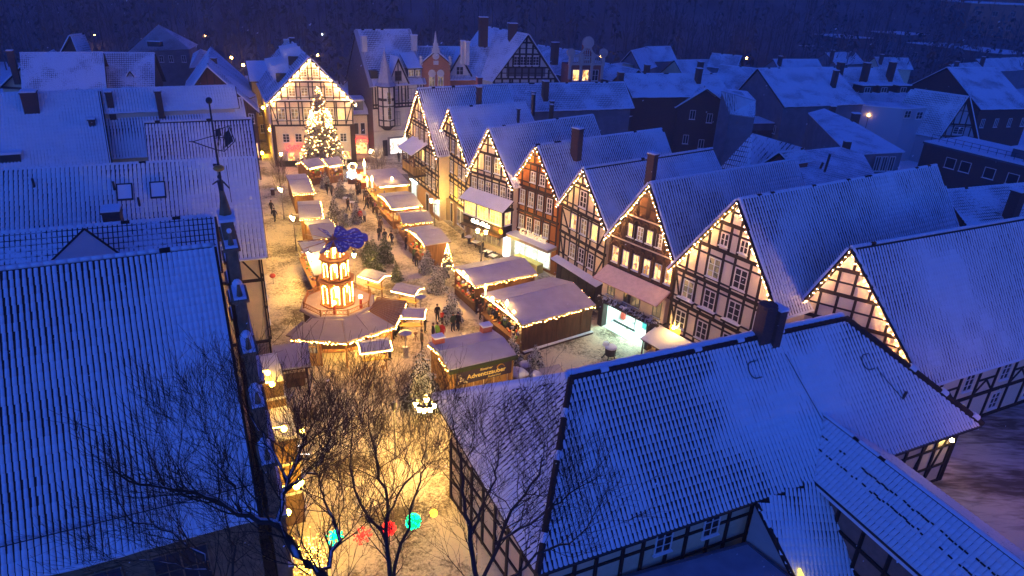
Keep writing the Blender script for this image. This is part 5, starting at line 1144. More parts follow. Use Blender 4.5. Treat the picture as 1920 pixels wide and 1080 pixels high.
for k in range(5):
    Mw = Matrix.Translation((C10.w+.04+C10.sk*(1.5+3*k), 1.5+3*k, 6.5)) @ Matrix.Rotation(math.atan2(1, C10.sk), 4, 'Z'); window(C10.root, 0, 0, .8, 1.5, GLASSD, 2, 1, M=Mw)
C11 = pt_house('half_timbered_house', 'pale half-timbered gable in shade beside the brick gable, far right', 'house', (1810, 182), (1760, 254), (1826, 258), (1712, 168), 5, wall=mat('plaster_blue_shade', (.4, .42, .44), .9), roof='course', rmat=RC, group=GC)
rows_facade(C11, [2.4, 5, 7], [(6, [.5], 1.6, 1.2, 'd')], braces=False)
# low brick building with a railed roof terrace, far right
A = P(1733, 268, 6.5); B = P(1940, 318, 6.5); an = math.atan2((B-A).y, (B-A).x); LBt = thing('brick_block', 'long low brick block with a railed snowy roof terrace at the right edge', 'building', flat(A), an, GC); LBt.matrix_basis = Matrix.Translation(flat(A)) @ Matrix.Rotation(an, 4, 'Z')
wl = flat(B-A).length; MB().box((wl/2, 5, 3.2), (wl, 10, 6.4)).build('wall', BRICK_D, LBt); MB().box((wl/2, 5, 6.55), (wl+.3, 10.3, .25)).box((wl/2, 5, 6.75), (wl+.1, 10.1, .16), 1).build('roof', [LEAD, SNOW], LBt)
for f in (.30, .44, .66, .86): window(LBt, wl*f, 4.6, 1.5, 1.5, GLASSD, 1, 1)
m = MB()
for z in (7.2, 7.7): m.beam((0, 1.5, z), (wl, 1.5, z), .05, .05)
for i in range(14): m.beam((wl*i/13, 1.5, 6.8), (wl*i/13, 1.5, 7.75), .05, .05)
m.build('railing', METAL, LBt); MB().box((wl*.85, 5, 7.4), (5, 4, 1.2)).box((wl*.85, 5, 8.1), (5.6, 4.6, .2), 1).build('roof_box', [LEAD, SNOW], LBt)
C12 = ridge_house('town_house', 'snow roof with a big brick chimney at the right edge above the nearest long roof', 'house', (1765, 360), (1960, 343), (1850, 412), 10.5, 32, wall=BRICK_D, roof='course', rmat=RC, group=GC)
chimney(C12, 1899, 392, 9.6, 1.6, 1.0); q = HL(C12, P(1840, 396, 9.0)); MB().face([q, q+Vector((0, -2, -.6)), q+Vector((-1.2, -1, .1))]).build('dormer_gap', BRICK_D, C12.root)
# industrial halls and the tower block behind them
def block(name, label, a, b, z, dep, wall, group='flat-roofed halls at the foot of the wooded hill', cat='building', wins=0):
    A = P(*a, z); B = P(*b, z); an = math.atan2((B-A).y, (B-A).x); t = thing(name, label, cat, flat(A), an, group); t.matrix_basis = Matrix.Translation(flat(A)) @ Matrix.Rotation(an, 4, 'Z'); l = flat(B-A).length
    MB().box((l/2, dep/2, z/2), (l, dep, z)).build('wall', wall, t); MB().box((l/2, dep/2, z+.15), (l+.4, dep+.4, .3)).box((l/2, dep/2, z+.4), (l+.2, dep+.2, .2), 1).build('roof', [LEAD, SNOW], t)
    for i in range(wins): window(t, l*(i+.5)/wins, z*.6, 2.0, 1.6, GLASSD, 2, 1)
    return t
WD = mat('wall_dusk_grey', (.14, .14, .16), .9, noise=.2); WP = mat('wall_dusk_rose', (.22, .12, .12), .9, noise=.2)
block('hall', 'small reddish hall with a dark window band in the dusk', (1524, 66), (1585, 74), 9, 14, WP, wins=3); block('hall', 'flat grey hall with a pale roof edge, behind the reddish hall', (1604, 58), (1700, 68), 10, 16, WD, wins=2)
block('hall', 'long low grey hall stretching towards the right edge', (1700, 82), (1880, 104), 8, 18, WD, wins=4); block('hall', 'small pale hall with two openings left of the reddish hall', (1500, 88), (1542, 90), 6, 8, PL_GREY, wins=2)
def far_point(x, y, dist): d = ray(x, y); return CAM + d*(dist/d.y)
for (x0, x1, y0, ds, dep, lb) in ((1822, 1990, 6, 300, 22, 'tall orange-lit block fading in the haze at the top right corner'), (1862, 1990, -14, 330, 18, 'higher stair tower of the orange-lit block, farther back')):
    A = far_point(x0, y0, ds); B = far_point(x1, y0, ds); l = (B-A).length; t = thing('tower_block', lb, 'building', flat(A), 0); t.matrix_basis = Matrix.Translation(flat(A))
    MB().box((l/2, dep/2, A.z/2), (l, dep, A.z)).build('wall', mat('wall_orange_lit', (.42, .20, .13), .9, noise=.12), t); MB().box((l/2, dep/2, A.z+.2), (l+.5, dep+.5, .4)).build('roof', SNOW, t)  # orange light falling on the block is put into the wall colour
    for i in range(5):
        for j in range(4): window(t, l*(i+.5)/5, 3+j*5.0, 2.2, 1.8, GLASSD, 2, 1)
for i, (x, y, x2, y2) in enumerate(((1548, 100, 1600, 98), (1640, 108, 1700, 110), (1830, 112, 1920, 108), (1780, 122, 1830, 118), (1450, 112, 1530, 112))):
    H = ridge_house('town_house', ['low hipped roof house before the grey halls', 'small striped roof with a lit gable end before the halls', 'long snow roof at the right edge below the halls', 'small snow roof with one chimney left of the right edge', 'wide smooth snow roof before the reddish hall'][i], 'house', (x, y), (x2, y2), ((x+x2)/2, y+20), 8.5, 35, wall=PL_CREAM if i == 1 else PL_GREY, roof='course', rmat=RCF if i % 2 == 0 else RC, group=GC)
    chimney(H, x+12, y+4, 8.2, 1.3, .9)
# ------------------------------------------------------------------ ground, square, pavements, road, hills, wood, haze
def trampled(name, snow, slush, thr, s1=.25, s2=2.2, bump=.06, stretch=(1, 1, 1)):
    m = bpy.data.materials.new(name); m.use_nodes = True; MATS[name] = m; t = m.node_tree; L = t.links.new; b = t.nodes['Principled BSDF']
    b.inputs['Roughness'].default_value = .75; b.inputs['Specular IOR Level'].default_value = .25
    tc = t.nodes.new('ShaderNodeTexCoord'); mp = t.nodes.new('ShaderNodeMapping'); mp.inputs['Scale'].default_value = stretch; L(tc.outputs['Object'], mp.inputs[0])
    def N(sc, d=5, dist=0): n = t.nodes.new('ShaderNodeTexNoise'); n.inputs['Scale'].default_value = sc; n.inputs['Detail'].default_value = d; n.inputs['Distortion'].default_value = dist; L(mp.outputs[0], n.inputs[0]); return n.outputs[0]
    def M(op, a, bb): 
        n = t.nodes.new('ShaderNodeMath'); n.operation = op
        for i, v in enumerate((a, bb)):
            if isinstance(v, (int, float)): n.inputs[i].default_value = v
            else: L(v, n.inputs[i])
        return n.outputs[0]
    n1, n2, n3 = N(s1, 3), N(s2, 4, 1.2), N(s2*3.1, 3, .8)
    k = M('ADD', M('MULTIPLY', n1, 1.15), M('ADD', M('MULTIPLY', n2, .55), M('MULTIPLY', n3, .45)))
    r = t.nodes.new('ShaderNodeValToRGB'); r.color_ramp.elements[0].position = thr-.06; r.color_ramp.elements[1].position = thr+.07
    r.color_ramp.elements[0].color = (*slush, 1); r.color_ramp.elements[1].color = (*snow, 1); L(M('MULTIPLY', k, .5), r.inputs[0]); L(r.outputs[0], b.inputs['Base Color'])
    bp = t.nodes.new('ShaderNodeBump'); bp.inputs['Distance'].default_value = bump*1.6; bp.inputs['Strength'].default_value = 1; L(k, bp.inputs['Height']); L(bp.outputs[0], b.inputs['Normal'])
    return m
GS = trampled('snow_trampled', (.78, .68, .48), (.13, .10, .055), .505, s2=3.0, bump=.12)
GP_ = trampled('slush_pavement', (.50, .46, .40), (.10, .085, .065), .555, bump=.04)
GR = trampled('road_slush', (.58, .50, .44), (.13, .09, .065), .47, s1=.12, s2=.7, stretch=(.35, 1.6, 1))
nx, ny = 300, 420; X0, X1, Y0, Y1 = -46., 22., 14., 116.
xs = np.linspace(X0, X1, nx); ys = np.linspace(Y0, Y1, ny); XX, YY = np.meshgrid(xs, ys); r_ = np.random.RandomState(5)
ZZ = .03*(vnoise(XX*1.1, YY*1.1)-.5)+.05*(vnoise(XX*3.2+9, YY*3.2)-.5)*(vnoise(XX*.3+40, YY*.3)) + .018*(r_.rand(ny, nx)-.5)
ZZ[0, :] = ZZ[-1, :] = 0; ZZ[:, 0] = ZZ[:, -1] = 0
V = np.c_[XX.ravel(), YY.ravel(), ZZ.ravel()+.03]; i = np.arange(nx*ny).reshape(ny, nx); F = np.stack([i[:-1, :-1], i[:-1, 1:], i[1:, 1:], i[1:, :-1]], -1).reshape(-1, 4)
link('market_square', npmesh('market_square', V, F, np.zeros(len(F)), [GS], True), kind='structure')
link('ground', MB().face([(-900, -200, 0), (1100, -200, 0), (1100, 1700, 0), (-900, 1700, 0)]).mesh('ground', [SNOW]), kind='structure')
def sheet(name, mt, pts, z, sub=14):
    m = MB(); 
    a, b, c, d = [Vector((p.x, p.y, z)) for p in pts]
    for i in range(sub):
        p0, p1, q0, q1 = a.lerp(d, i/sub), b.lerp(c, i/sub), a.lerp(d, (i+1)/sub), b.lerp(c, (i+1)/sub); m.face([p0, p1, q1, q0])
    return link(name, m.mesh(name, [mt]), kind='structure')
q = [Vector(p) for p in ((-19.5, 96, 0), (-13.6, 96, 0), (8.2, 53.5, 0), (3.8, 55.5, 0))]
sheet('pavement', GP_, q, .10)
sheet('pavement', GP_, [Vector(p) for p in ((-27.0, 55.5, 0), (-24.4, 56.0, 0), (-14.4, 24, 0), (-17.0, 24, 0))], .10)
sheet('road', GR, [Vector(p) for p in ((19, 12, 0), (90, 12, 0), (90, 73, 0), (26.6, 37.4, 0))], .05)
sheet('alley', trampled('snow_alley', (.6, .58, .55), (.3, .26, .2), .44), [P(478, 300), P(501, 298), P(492, 250)+Vector((6, 0, 0)), P(486, 250)], .02)
# hills
def hz(x, y):
    e = 165+.28*np.clip(x+40, 0, 400)+.10*np.clip(-x-60, 0, 300)
    t = np.clip((y-e)/260., 0, 1); return 62*t*t*(3-2*t)*(1-.35*np.clip((x-60)/300., 0, 1))+5*vnoise(x*.02+5, y*.02)*t
gx = np.linspace(-700, 900, 110); gy = np.linspace(120, 1300, 80); XX, YY = np.meshgrid(gx, gy); ZZ = hz(XX, YY)-.4*(YY < 190)-.2
V = np.c_[XX.ravel(), YY.ravel(), ZZ.ravel()]; i = np.arange(len(gx)*len(gy)).reshape(len(gy), len(gx)); F = np.stack([i[:-1, :-1], i[:-1, 1:], i[1:, 1:], i[1:, :-1]], -1).reshape(-1, 4)
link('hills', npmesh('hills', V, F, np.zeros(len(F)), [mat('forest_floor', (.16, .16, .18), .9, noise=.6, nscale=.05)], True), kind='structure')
# the wood: trunks with a cloud of bare twigs and snow-dusted conifers, too many to count
R_ = np.random.RandomState(12); TV = []; TF = []; TM = []; off = 0; N = 3000
ty = 160+R_.rand(N)**1.35*330; tx = (R_.rand(N)*2-1)*(90+ty*.78)
e = 165+.28*np.clip(tx+40, 0, 400)+.10*np.clip(-tx-60, 0, 300); keep = (ty > e-2); tx = tx[keep]; ty = ty[keep]; tz = hz(tx, ty)
for x, y, z in zip(tx, ty, tz):
    h = R_.uniform(9, 17); con = R_.rand() < .30; n = 46 if con else 40
    u = R_.rand(n); an = R_.rand(n)*2*PI
    if con: rad = (1-u)*h*.22+.2; hh = z+h*(.1+.9*u); px = x+np.cos(an)*rad*.7; py = y+np.sin(an)*rad*.7; s = np.c_[np.cos(an)*rad*.6, np.sin(an)*rad*.6, -np.full(n, .5)-.3*rad]; wd = .45+.25*(1-u)
    else:
        rad = np.sin(np.clip(u, .05, 1)*PI*.8+.5)*h*.30; hh = z+h*(.3+.65*u); px = x+np.cos(an)*rad*R_.rand(n); py = y+np.sin(an)*rad*R_.rand(n); s = np.c_[np.cos(an)*1.2, np.sin(an)*1.2, 1.6*R_.rand(n)+.6]*R_.uniform(.7, 1.5, (n, 1)); wd = .07+.08*R_.rand(n)
    c = np.c_[px, py, hh]; pr = np.c_[-np.sin(an), np.cos(an), np.zeros(n)]*wd[:, None]
    V = np.stack([c-pr, c+pr, c+s+pr*.2, c+s-pr*.2], 1).reshape(-1, 3)
    tk = np.array([[x-.2, y, z-1], [x+.2, y, z-1], [x+.06, y, z+h*.9], [x-.06, y, z+h*.9]]); V = np.r_[V, tk]
    TV.append(V); m_ = n+1; TF.append(np.arange(m_*4).reshape(-1, 4)+off); mm = np.full(m_, 0 if not con else 1); mm[-1] = 0; TM.append(mm); off += m_*4
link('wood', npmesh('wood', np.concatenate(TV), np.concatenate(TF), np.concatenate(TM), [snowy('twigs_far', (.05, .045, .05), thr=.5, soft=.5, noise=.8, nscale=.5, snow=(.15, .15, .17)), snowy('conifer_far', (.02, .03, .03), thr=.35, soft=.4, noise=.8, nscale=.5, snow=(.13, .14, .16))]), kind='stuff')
# air with falling snow in it
hm = bpy.data.materials.new('haze_air'); hm.use_nodes = True; t = hm.node_tree; t.nodes.clear(); o = t.nodes.new('ShaderNodeOutputMaterial'); v = t.nodes.new('ShaderNodeVolumePrincipled')
v.inputs['Color'].default_value = (.9, .92, 1, 1); v.inputs['Density'].default_value = HAZE = .0010; v.inputs['Anisotropy'].default_value = .2; t.links.new(v.outputs[0], o.inputs['Volume'])
if HAZE > 0: link('haze', MB().box((100, 750, 38), (1960, 1880, 80)).mesh('haze', [hm]), kind='stuff')
# lamps far off: in the street behind the hotel, in the wood, on the hill
def far_lamp(x, y, z, r, mt, label, pole=True):
    p = P(x, y, z); t = thing('street_lamp', label, 'street lamp', flat(p)+Vector((0, 0, float(hz(np.array([p.x]), np.array([p.y]))[0]) if p.y > 160 else 0)), 0, 'far lamps'); h = p.z-t.location.z
    MB().ball((0, 0, h), r, 0, 8, 5).build('globe', mt, t)
    if pole: MB().cyl((0, 0, 0), (0, 0, h-r), .07, .05, 5).build('pole', METAL, t)
SO2 = glow('lamp_far_warm', (1.0, .46, .09), 110)
for i, (x, y) in enumerate(((176, 66), (385, 66), (434, 108), (456, 122), (469, 142), (477, 148))):
    far_lamp(x, y, 5.5, .30, SO2, ['street lamp by the dark wood, far left', 'street lamp above the hipped house', 'first street lamp of the climbing lane', 'second street lamp of the climbing lane', 'third street lamp of the climbing lane, near the alley mouth', 'lowest street lamp of the climbing lane'][i])
far_lamp(595, 103, 6, .28, SO2, 'street lamp behind the hotel roof'); far_lamp(1127, 106, 6, .30, SO2, 'street lamp behind the red gable house'); far_lamp(1400, 109, 6, .30, SO2, 'street lamp behind the striped roofs, right of centre'); far_lamp(1629, 216, 7.5, .15, SO2, 'small orange lamp over the yard of the pale house')
W2 = glow('lamp_far_white', (.8, .9, 1), 14)
for i, (x, y) in enumerate(((604, 64), (759, 15), (1712, 28), (1765, 32), (938, 20), (1234, 45), (1532, 16), (1512, 80))):
    far_lamp(x, y, 9 if y < 40 else 7, .24, W2, ['white light on the slope behind the hotel', 'white light high in the wood above the turret shop', 'left of two white lights in the misty top right', 'right of two white lights in the misty top right', 'faint white light in the wood above the white gable', 'faint white light in the wood, right of centre', 'faint white light high at the top right', 'white light at the door of the reddish hall'][i], False)
# ------------------------------------------------------------------ Christmas market
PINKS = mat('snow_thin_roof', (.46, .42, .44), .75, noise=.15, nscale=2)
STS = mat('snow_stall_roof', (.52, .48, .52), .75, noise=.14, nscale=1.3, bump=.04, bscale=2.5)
def garland(label, pts, loc_root=None, step=.24, r=.034, depth=.14, leaf=True, seed=1, group='light garlands on the market roofs'):
    q = random.Random(seed); m = MB(); g = MB()
    for a, b in zip(pts, pts[1:]):
        a, b = Vector(a), Vector(b); n = max(2, int((b-a).length/step))
        for i in range(n):
            p = a.lerp(b, (i+.5)/n)+Vector((q.gauss(0, .03), q.gauss(0, .03), q.gauss(0, .04)-.03)); m.ball(p, r, 0, 5, 3)
            if leaf:
                for _ in range(3):
                    c = p+Vector([q.gauss(0, .06) for _ in range(3)]); g.face([c+Vector([q.gauss(0, .06) for _ in range(3)]) for _ in range(3)], 0)
    t = thing('light_garland', label, 'light garland', (0, 0, 0), 0, group); 
    if loc_root is not None: t.matrix_basis = loc_root.matrix_basis
    m.build('bulbs', BULBD, t, kind='stuff')
    if leaf: g.build('fir_greens', mat('fir_green', (.03, .05, .015), .9), t, kind='stuff')
    return t
GOODS = [mat('goods_%d' % i, c, .6) for i, c in enumerate([(.5, .06, .04), (.6, .4, .08), (.1, .25, .08), (.6, .55, .45), (.1, .12, .35), (.35, .18, .07)])]
def stall(label, c4, z=2.45, ridge='x', wood=WOOD, open_='R', lights='', rise=.5, glabel=None, over=.25, glow_=True, snow=STS, name='market_stall', cat='market stall', ribs=0, walls='LRTB', gseed=1, group='wooden stalls of the Christmas market'):
    c = [P(*q, z) for q in c4]; TL, TR, BR, BL = c; ctr = (TL+TR+BR+BL)/4; xd = flat((TR-TL)+(BR-BL)).normalized(); yd = Vector((-xd.y, xd.x, 0))
    w_ = abs(((TR-TL)+(BR-BL)).dot(xd))/2; d_ = abs(((TL-BL)+(TR-BR)).dot(yd))/2
    rt = thing(name, label, cat, flat(ctr), math.atan2(xd.y, xd.x), group); rt.matrix_basis = Matrix.Translation(flat(ctr)) @ Matrix.Rotation(math.atan2(xd.y, xd.x), 4, 'Z')
    hx, hy = w_/2-over, d_/2-over; X, Y_ = w_/2, d_/2
    for x in (-hx, hx):
        for y in (-hy, hy): MB().box((x, y, z/2), (.11, .11, z)).build('post', wood, rt)
    def wall(side, z1, nm='wall'):
        m = MB(); L_ = 2*(hx if side in 'TB' else hy); n = max(3, int(L_/.22)); q = random.Random(gseed)
        for i in range(n):
            s = -L_/2+L_*(i+.5)/n; dz = q.uniform(-.004, .012)
            if side == 'B': m.box((s, -hy-dz, z1/2), (L_/n-.012, .03, z1))
            if side == 'T': m.box((s, hy+dz, z1/2), (L_/n-.012, .03, z1))
            if side == 'L': m.box((-hx-dz, s, z1/2), (.03, L_/n-.012, z1))
            if side == 'R': m.box((hx+dz, s, z1/2), (.03, L_/n-.012, z1))
        m.build(nm, wood, rt)
    for s in walls: wall(s, 1.0 if s in open_ else z-.02)
    q = random.Random(gseed+3)
    for s in open_:
        L_ = 2*(hx if s in 'TB' else hy); sg = 1 if s in 'RT' else -1; m = MB(); g = MB()
        if s in 'TB': m.box((0, sg*(hy+.1), 1.03), (L_+.2, .5, .06))
        else: m.box((sg*(hx+.1), 0, 1.03), (.5, L_+.2, .06))
        for k in range(26):
            a = q.uniform(-L_/2, L_/2); b = q.uniform(-.15, .2); zz = 1.1 if k < 14 else q.uniform(1.5, 2.2); p = (a, sg*(hy-.1+b), zz) if s in 'TB' else (sg*(hx-.1+b), a, zz); g.box(p, (q.uniform(.08, .25), q.uniform(.08, .25), q.uniform(.1, .28)), q.randint(0, 5))
        m.build('counter', wood, rt); g.build('goods', GOODS, rt, kind='stuff')
        if glow_:
            p = (0, sg*(hy-.12), z-.16) if s in 'TB' else (sg*(hx-.12), 0, z-.16); dm = (L_*.9, .07, .05) if s in 'TB' else (.07, L_*.9, .05)
            link('lamp', MB().box((0, 0, 0), dm).mesh('lamp', [TUBE]), rt, loc=p)
    rz = z+rise
    if ridge == 'x': q4 = [([(-X, -Y_, z), (X, -Y_, z), (X, 0, rz), (-X, 0, rz)]), ([(X, Y_, z), (-X, Y_, z), (-X, 0, rz), (X, 0, rz)])]
    elif ridge == 'y': q4 = [([(-X, Y_, z), (-X, -Y_, z), (0, -Y_, rz), (0, Y_, rz)]), ([(X, -Y_, z), (X, Y_, z), (0, Y_, rz), (0, -Y_, rz)])]
    elif ridge == 'mono': q4 = [[(-X, -Y_, z), (X, -Y_, z), (X, Y_, rz), (-X, Y_, rz)]]
    for p4 in q4: slab(rt, 'roof', p4, .06, [wood, snow], .10)
    if ridge == 'x':
        for x in (-hx, hx): MB().face([(x, -Y_+.1, z), (x, Y_-.1, z), (x, 0, rz-.02)]).build('gable_board', wood, rt)
    elif ridge == 'y':
        for y in (-hy, hy): MB().face([(-X+.1, y, z), (X-.1, y, z), (0, y, rz-.02)]).build('gable_board', wood, rt)
    for i in range(ribs): x = -X+2*X*(i+.0)/(ribs-1); MB().beam((x, -Y_, z+.16), (x, 0 if ridge == 'x' else Y_, rz+.16), .07, .05).build('batten', snow, rt)
    if lights:
        e = {'B': [(-X, -Y_-.03, z), (X, -Y_-.03, z)], 'T': [(X, Y_+.03, z), (-X, Y_+.03, z)]}
        e['L'] = [(-X-.03, Y_, z), (-X-.03, 0, rz if ridge == 'x' else z), (-X-.03, -Y_, z)]; e['R'] = [(X+.03, -Y_, z), (X+.03, 0, rz if ridge == 'x' else z), (X+.03, Y_, z)]
        for k, s in enumerate(lights):
            garland((glabel or 'bulb garland along the roof edge of the '+label)+{'B': ', near edge', 'R': ', right edge', 'L': ', left edge', 'T': ', far edge'}[s], e[s], rt, seed=gseed+k)
    rt['_w'] = w_; del rt['_w']
    return rt, w_, d_, z
s1 = stall('left row stall with two-tone snow roof, nearest the great tree', [(537, 329), (575, 328), (588, 362), (546, 367)], lights='RB', glabel='garland on the left row stall nearest the great tree', gseed=2)
s2 = stall('second stall of the left row, its roof lined with bulbs', [(553, 381), (595, 377), (611, 410), (565, 411)], lights='RB', glabel='garland on the second stall of the left row', gseed=3)
s3 = stall('third stall of the left row, brightly lit, behind the blue blades', [(572, 416), (620, 412), (634, 445), (584, 452)], lights='RBT', glabel='garland on the bright stall behind the blue blades', gseed=4, snow=PINKS)
s4 = stall('large left stall with glowing cream side, behind the pyramid', [(565, 457), (607, 452), (640, 512), (582, 520)], lights='', open_='RL', gseed=5)
s5 = stall('left of the twin stalls under the great tree, edged with bulbs', [(563, 306), (596, 300), (603, 312), (569, 319)], lights='BLR', glabel='thick garland on the left twin stall under the great tree', open_='B', gseed=6, rise=.7)
s6 = stall('right of the twin stalls under the great tree, edged with bulbs', [(602, 303), (632, 299), (641, 309), (611, 314)], lights='BLR', glabel='thick garland on the right twin stall under the great tree', open_='B', gseed=7, rise=.7)
s7 = stall('square fairground stall with glowing cream fascia and candle-shaped lamps', [(690, 324), (746, 320), (766, 346), (700, 352)], lights='B', glabel='garland on the square fairground stall', open_='BL', ridge='mono', rise=.25, wood=mat('cream_boards', (.6, .45, .18), .7), gseed=8, z=2.9)
s8 = stall('stall with plain mauve snow roof and fierce white light under its near eave', [(714, 365), (770, 359), (785, 388), (727, 394)], lights='BL', glabel='garland on the stall with the plain mauve roof', open_='BL', gseed=9)
s9 = stall('stall with a wrinkled thin snow roof, right row', [(746, 399), (799, 397), (809, 416), (752, 423)], lights='B', glabel='garland on the stall with wrinkled roof', open_='L', gseed=10, snow=PINKS, ribs=7, z=2.3)
s10 = stall('stall with plank back wall and folded snow roof, before the yellow house', [(766, 429), (812, 424), (841, 455), (792, 465)], lights='L', glabel='garland on the stall before the yellow house', open_='L', gseed=11)
s11 = stall('long dark drinks stall with wide snow roof by the lettered canopy', [(851, 500), (970, 483), (1000, 513), (885, 543)], lights='LB', glabel='garland on the long drinks stall', open_='L', wood=WOODD, gseed=12, z=2.6, rise=.6)
s12 = stall('largest dark wood stall with humped snow roof, bulbs round its edge', [(893, 552), (1046, 522), (1106, 573), (988, 614)], lights='BRL', glabel='garland on the largest stall', open_='LT', wood=WOODD, gseed=13, z=2.7, rise=.75)
s13 = stall('plank hut with the Adventszauber banner and two small roof boxes', [(799, 645), (930, 620), (963, 668), (844, 699)], lights='LT', glabel='garland on the banner hut', open_='', ridge='x', rise=.35, wood=mat('plank_golden', (.45, .26, .07), .7, noise=.35, nscale=5, stretch=(1, 1, .2)), gseed=14, z=2.7, glow_=False)
rt, w_, d_, z = s13; X, Y_ = w_/2, d_/2
for px_, py_ in ((822, 641), (911, 619)):
    q = rt.matrix_basis.inverted() @ P(px_, py_, 3.0); MB().box((q.x, q.y, 3.05), (.75, .6, .75)).box((q.x, q.y, 3.47), (.85, .7, .12), 1).build('roof_box', [BRICK_R, SNOW], rt)
MB().beam((-X, -Y_-.05, z-.02), (X, -Y_-.05, z-.02), .22, .26).build('fir_trim', mat('fir_green', (.03, .05, .015)), rt)
MB().box((.15, -Y_+.17, 1.85), (w_-1.0, .05, 1.05)).build('banner', mat('banner_night_blue', (.035, .02, .05), .7), rt)
TX = mat('letters_gold', (.85, .62, .15), .5, emit=.35)
text('lettering', 'Adventszauber', .50, TX, rt, (.3, -Y_+.13, 1.82), ext=.004, off=.006); text('lettering', 'Rintelner', .26, TX, rt, (.25, -Y_+.13, 2.2), ext=.004, shear=.3); text('lettering', 'Funkel-Fest', .22, TX, rt, (.9, -Y_+.13, 1.47), ext=.004, shear=.3)
m = MB()
q_ = random.Random(3)
for i in range(46): a = q_.random(); m.ball((-w_/2+.75+a*.7, -Y_+.13, 1.42+q_.random()*(1-a)*.95), .03+.03*q_.random(), 0, 5, 3)
m.build('banner_stars', mat('star_cream', (.8, .7, .45), .6), rt)
m = MB(); [m.beam((w_/2-1.25+.3*math.cos(t), -Y_+.13, 2.0+.3*math.sin(t)), (w_/2-1.25+.3*math.cos(t+.4), -Y_+.13, 2.0+.3*math.sin(t+.4)), .02, .16*math.sin(max(.1, t)), 0, up=(0, 1, 0)) for t in np.arange(.1, 2.9, .35)]; m.build('banner_moon', mat('moon_orange', (.8, .38, .05), .6), rt)
for x in (-X+.6, -X+1.15, -.7, .1, .9, X-.65): MB().box((x, -Y_+.18, .66), (.05, .06, 1.3)).build('batten', mat('batten_pale', (.7, .55, .3), .7), rt)
s14 = stall('open timber shelter with ribbed snow roof beside the town hall bay', [(511, 654), (577, 645), (582, 690), (516, 698)], lights='', open_='', walls='', gseed=15, ridge='mono', rise=.12, ribs=4, glow_=False, wood=WOODD)
MB().box((.1, .2, .8), (1.6, .8, .1)).box((.1, .2, .4), (1.3, .5, .7)).build('counter', WOODD, s14[0])
# wall panels of the two dark stalls: a snow-topped plinth each
for (rt, w_, d_, z) in (s11, s12):
    for side in (-1, 1): MB().box((w_*.02, side*(d_/2-.12), .12), (w_-.4, .2, .24)).box((w_*.02, side*(d_/2-.08), .27), (w_-.4, .26, .06), 1).build('plinth', [WOODD, SNOW], rt)
    for f in (.0, .33): MB().box((w_*f, -d_/2+.22, z/2), (.14, .06, z)).build('post', WOODD, rt)
# candle-shaped lamps standing on roofs, blurred pillars of light in the photograph
def candle(x, y, z, h, r, label):
    p = P(x, y, z); t = thing('candle_lamp', label, 'lamp', p, 0, 'candle-shaped lamps on stall roofs'); MB().cyl((0, 0, 0), (0, 0, h*.55), r, r*.9, 8).build('shaft', mat('candle_wax', (.8, .7, .5), .5, emit=1.5), t); MB().cyl((0, 0, h*.55), (0, 0, h*.7), r*.8, r*1.1, 8).cyl((0, 0, h*.7), (0, 0, h), r*1.1, .01, 8).build('flame', TUBE, t)
for a in ((684, 326, 3.2, 1.9, .13, 'candle lamp standing at the back of the orange booth'), (689, 350, 2.9, 1.3, .12, 'candle lamp on the left corner of the fairground stall'), (698, 352, 2.9, 1.5, .12, 'candle lamp beside the left corner lamp of the fairground stall'), (735, 342, 3.0, .7, .15, 'short candle lamp on the near edge of the fairground stall'),
          (910, 555, 2.9, 1.1, .09, 'candle lamp on the far left corner of the largest stall'), (950, 585, 2.9, 1.1, .09, 'candle lamp in the middle of the largest stall edge'), (923, 566, 2.9, .5, .1, 'stub candle lamp beside the far left corner lamp'), (963, 592, 2.9, .5, .1, 'stub candle lamp on the left edge of the largest stall'), (868, 520, 2.8, .6, .09, 'candle lamp on the long drinks stall'), (876, 528, 2.8, .6, .09, 'second candle lamp on the long drinks stall, nearer')): candle(*a)
for a in ((747, 328), (752, 334), (758, 341)): pass
# orange booth beside the fairground stall
rt = thing('orange_booth', 'small orange booth with a round white sign, left of the fairground stall', 'booth', P(681, 352), .1)
MB().box((0, 0, 1.3), (1.3, 1.3, 2.6)).build('wall', mat('orange_paint', (.6, .17, .03), .6), rt); MB().box((0, 0, 2.7), (1.6, 1.6, .14)).box((0, 0, 2.82), (1.5, 1.5, .12), 1).build('roof', [WOOD, PINKS], rt); MB().cyl((-.3, -.72, 1.7), (-.3, -.8, 1.7), .42, .42, 14).build('round_sign', glow('sign_cream', (1, .75, .4), 2), rt)
for z in (1.2, 2.1): MB().box((.2, -.68, z), (.7, .06, .5)).build('opening', glow('booth_light', (1, .5, .12), 3), rt)
rt = thing('light_sculpture', 'glittering wreath of white and blue lights on a stand, left of the orange booth', 'light decoration', P(663, 345), 0)
m = MB()
for i in range(90): a = rnd.random()*2*PI; m.ball((.55*math.cos(a)+rnd.gauss(0, .06), rnd.gauss(0, .12), 2.4+.5*math.sin(a)), .04, 0, 4, 3)
m.build('wreath_bulbs', BULBD, rt, kind='stuff'); m = MB()
for i in range(90): m.ball((rnd.uniform(-.8, .8), rnd.gauss(0, .2), rnd.uniform(.7, 1.7)), .045, 0, 4, 3)
m.build('blue_bulbs', glow('bulb_blue_white', (.45, .65, 1), 14), rt, kind='stuff'); MB().cyl((0, 0, 0), (0, 0, 2), .05, .05, 6).box((0, 0, .35), (1.4, .5, .7)).build('stand', WOODD, rt)

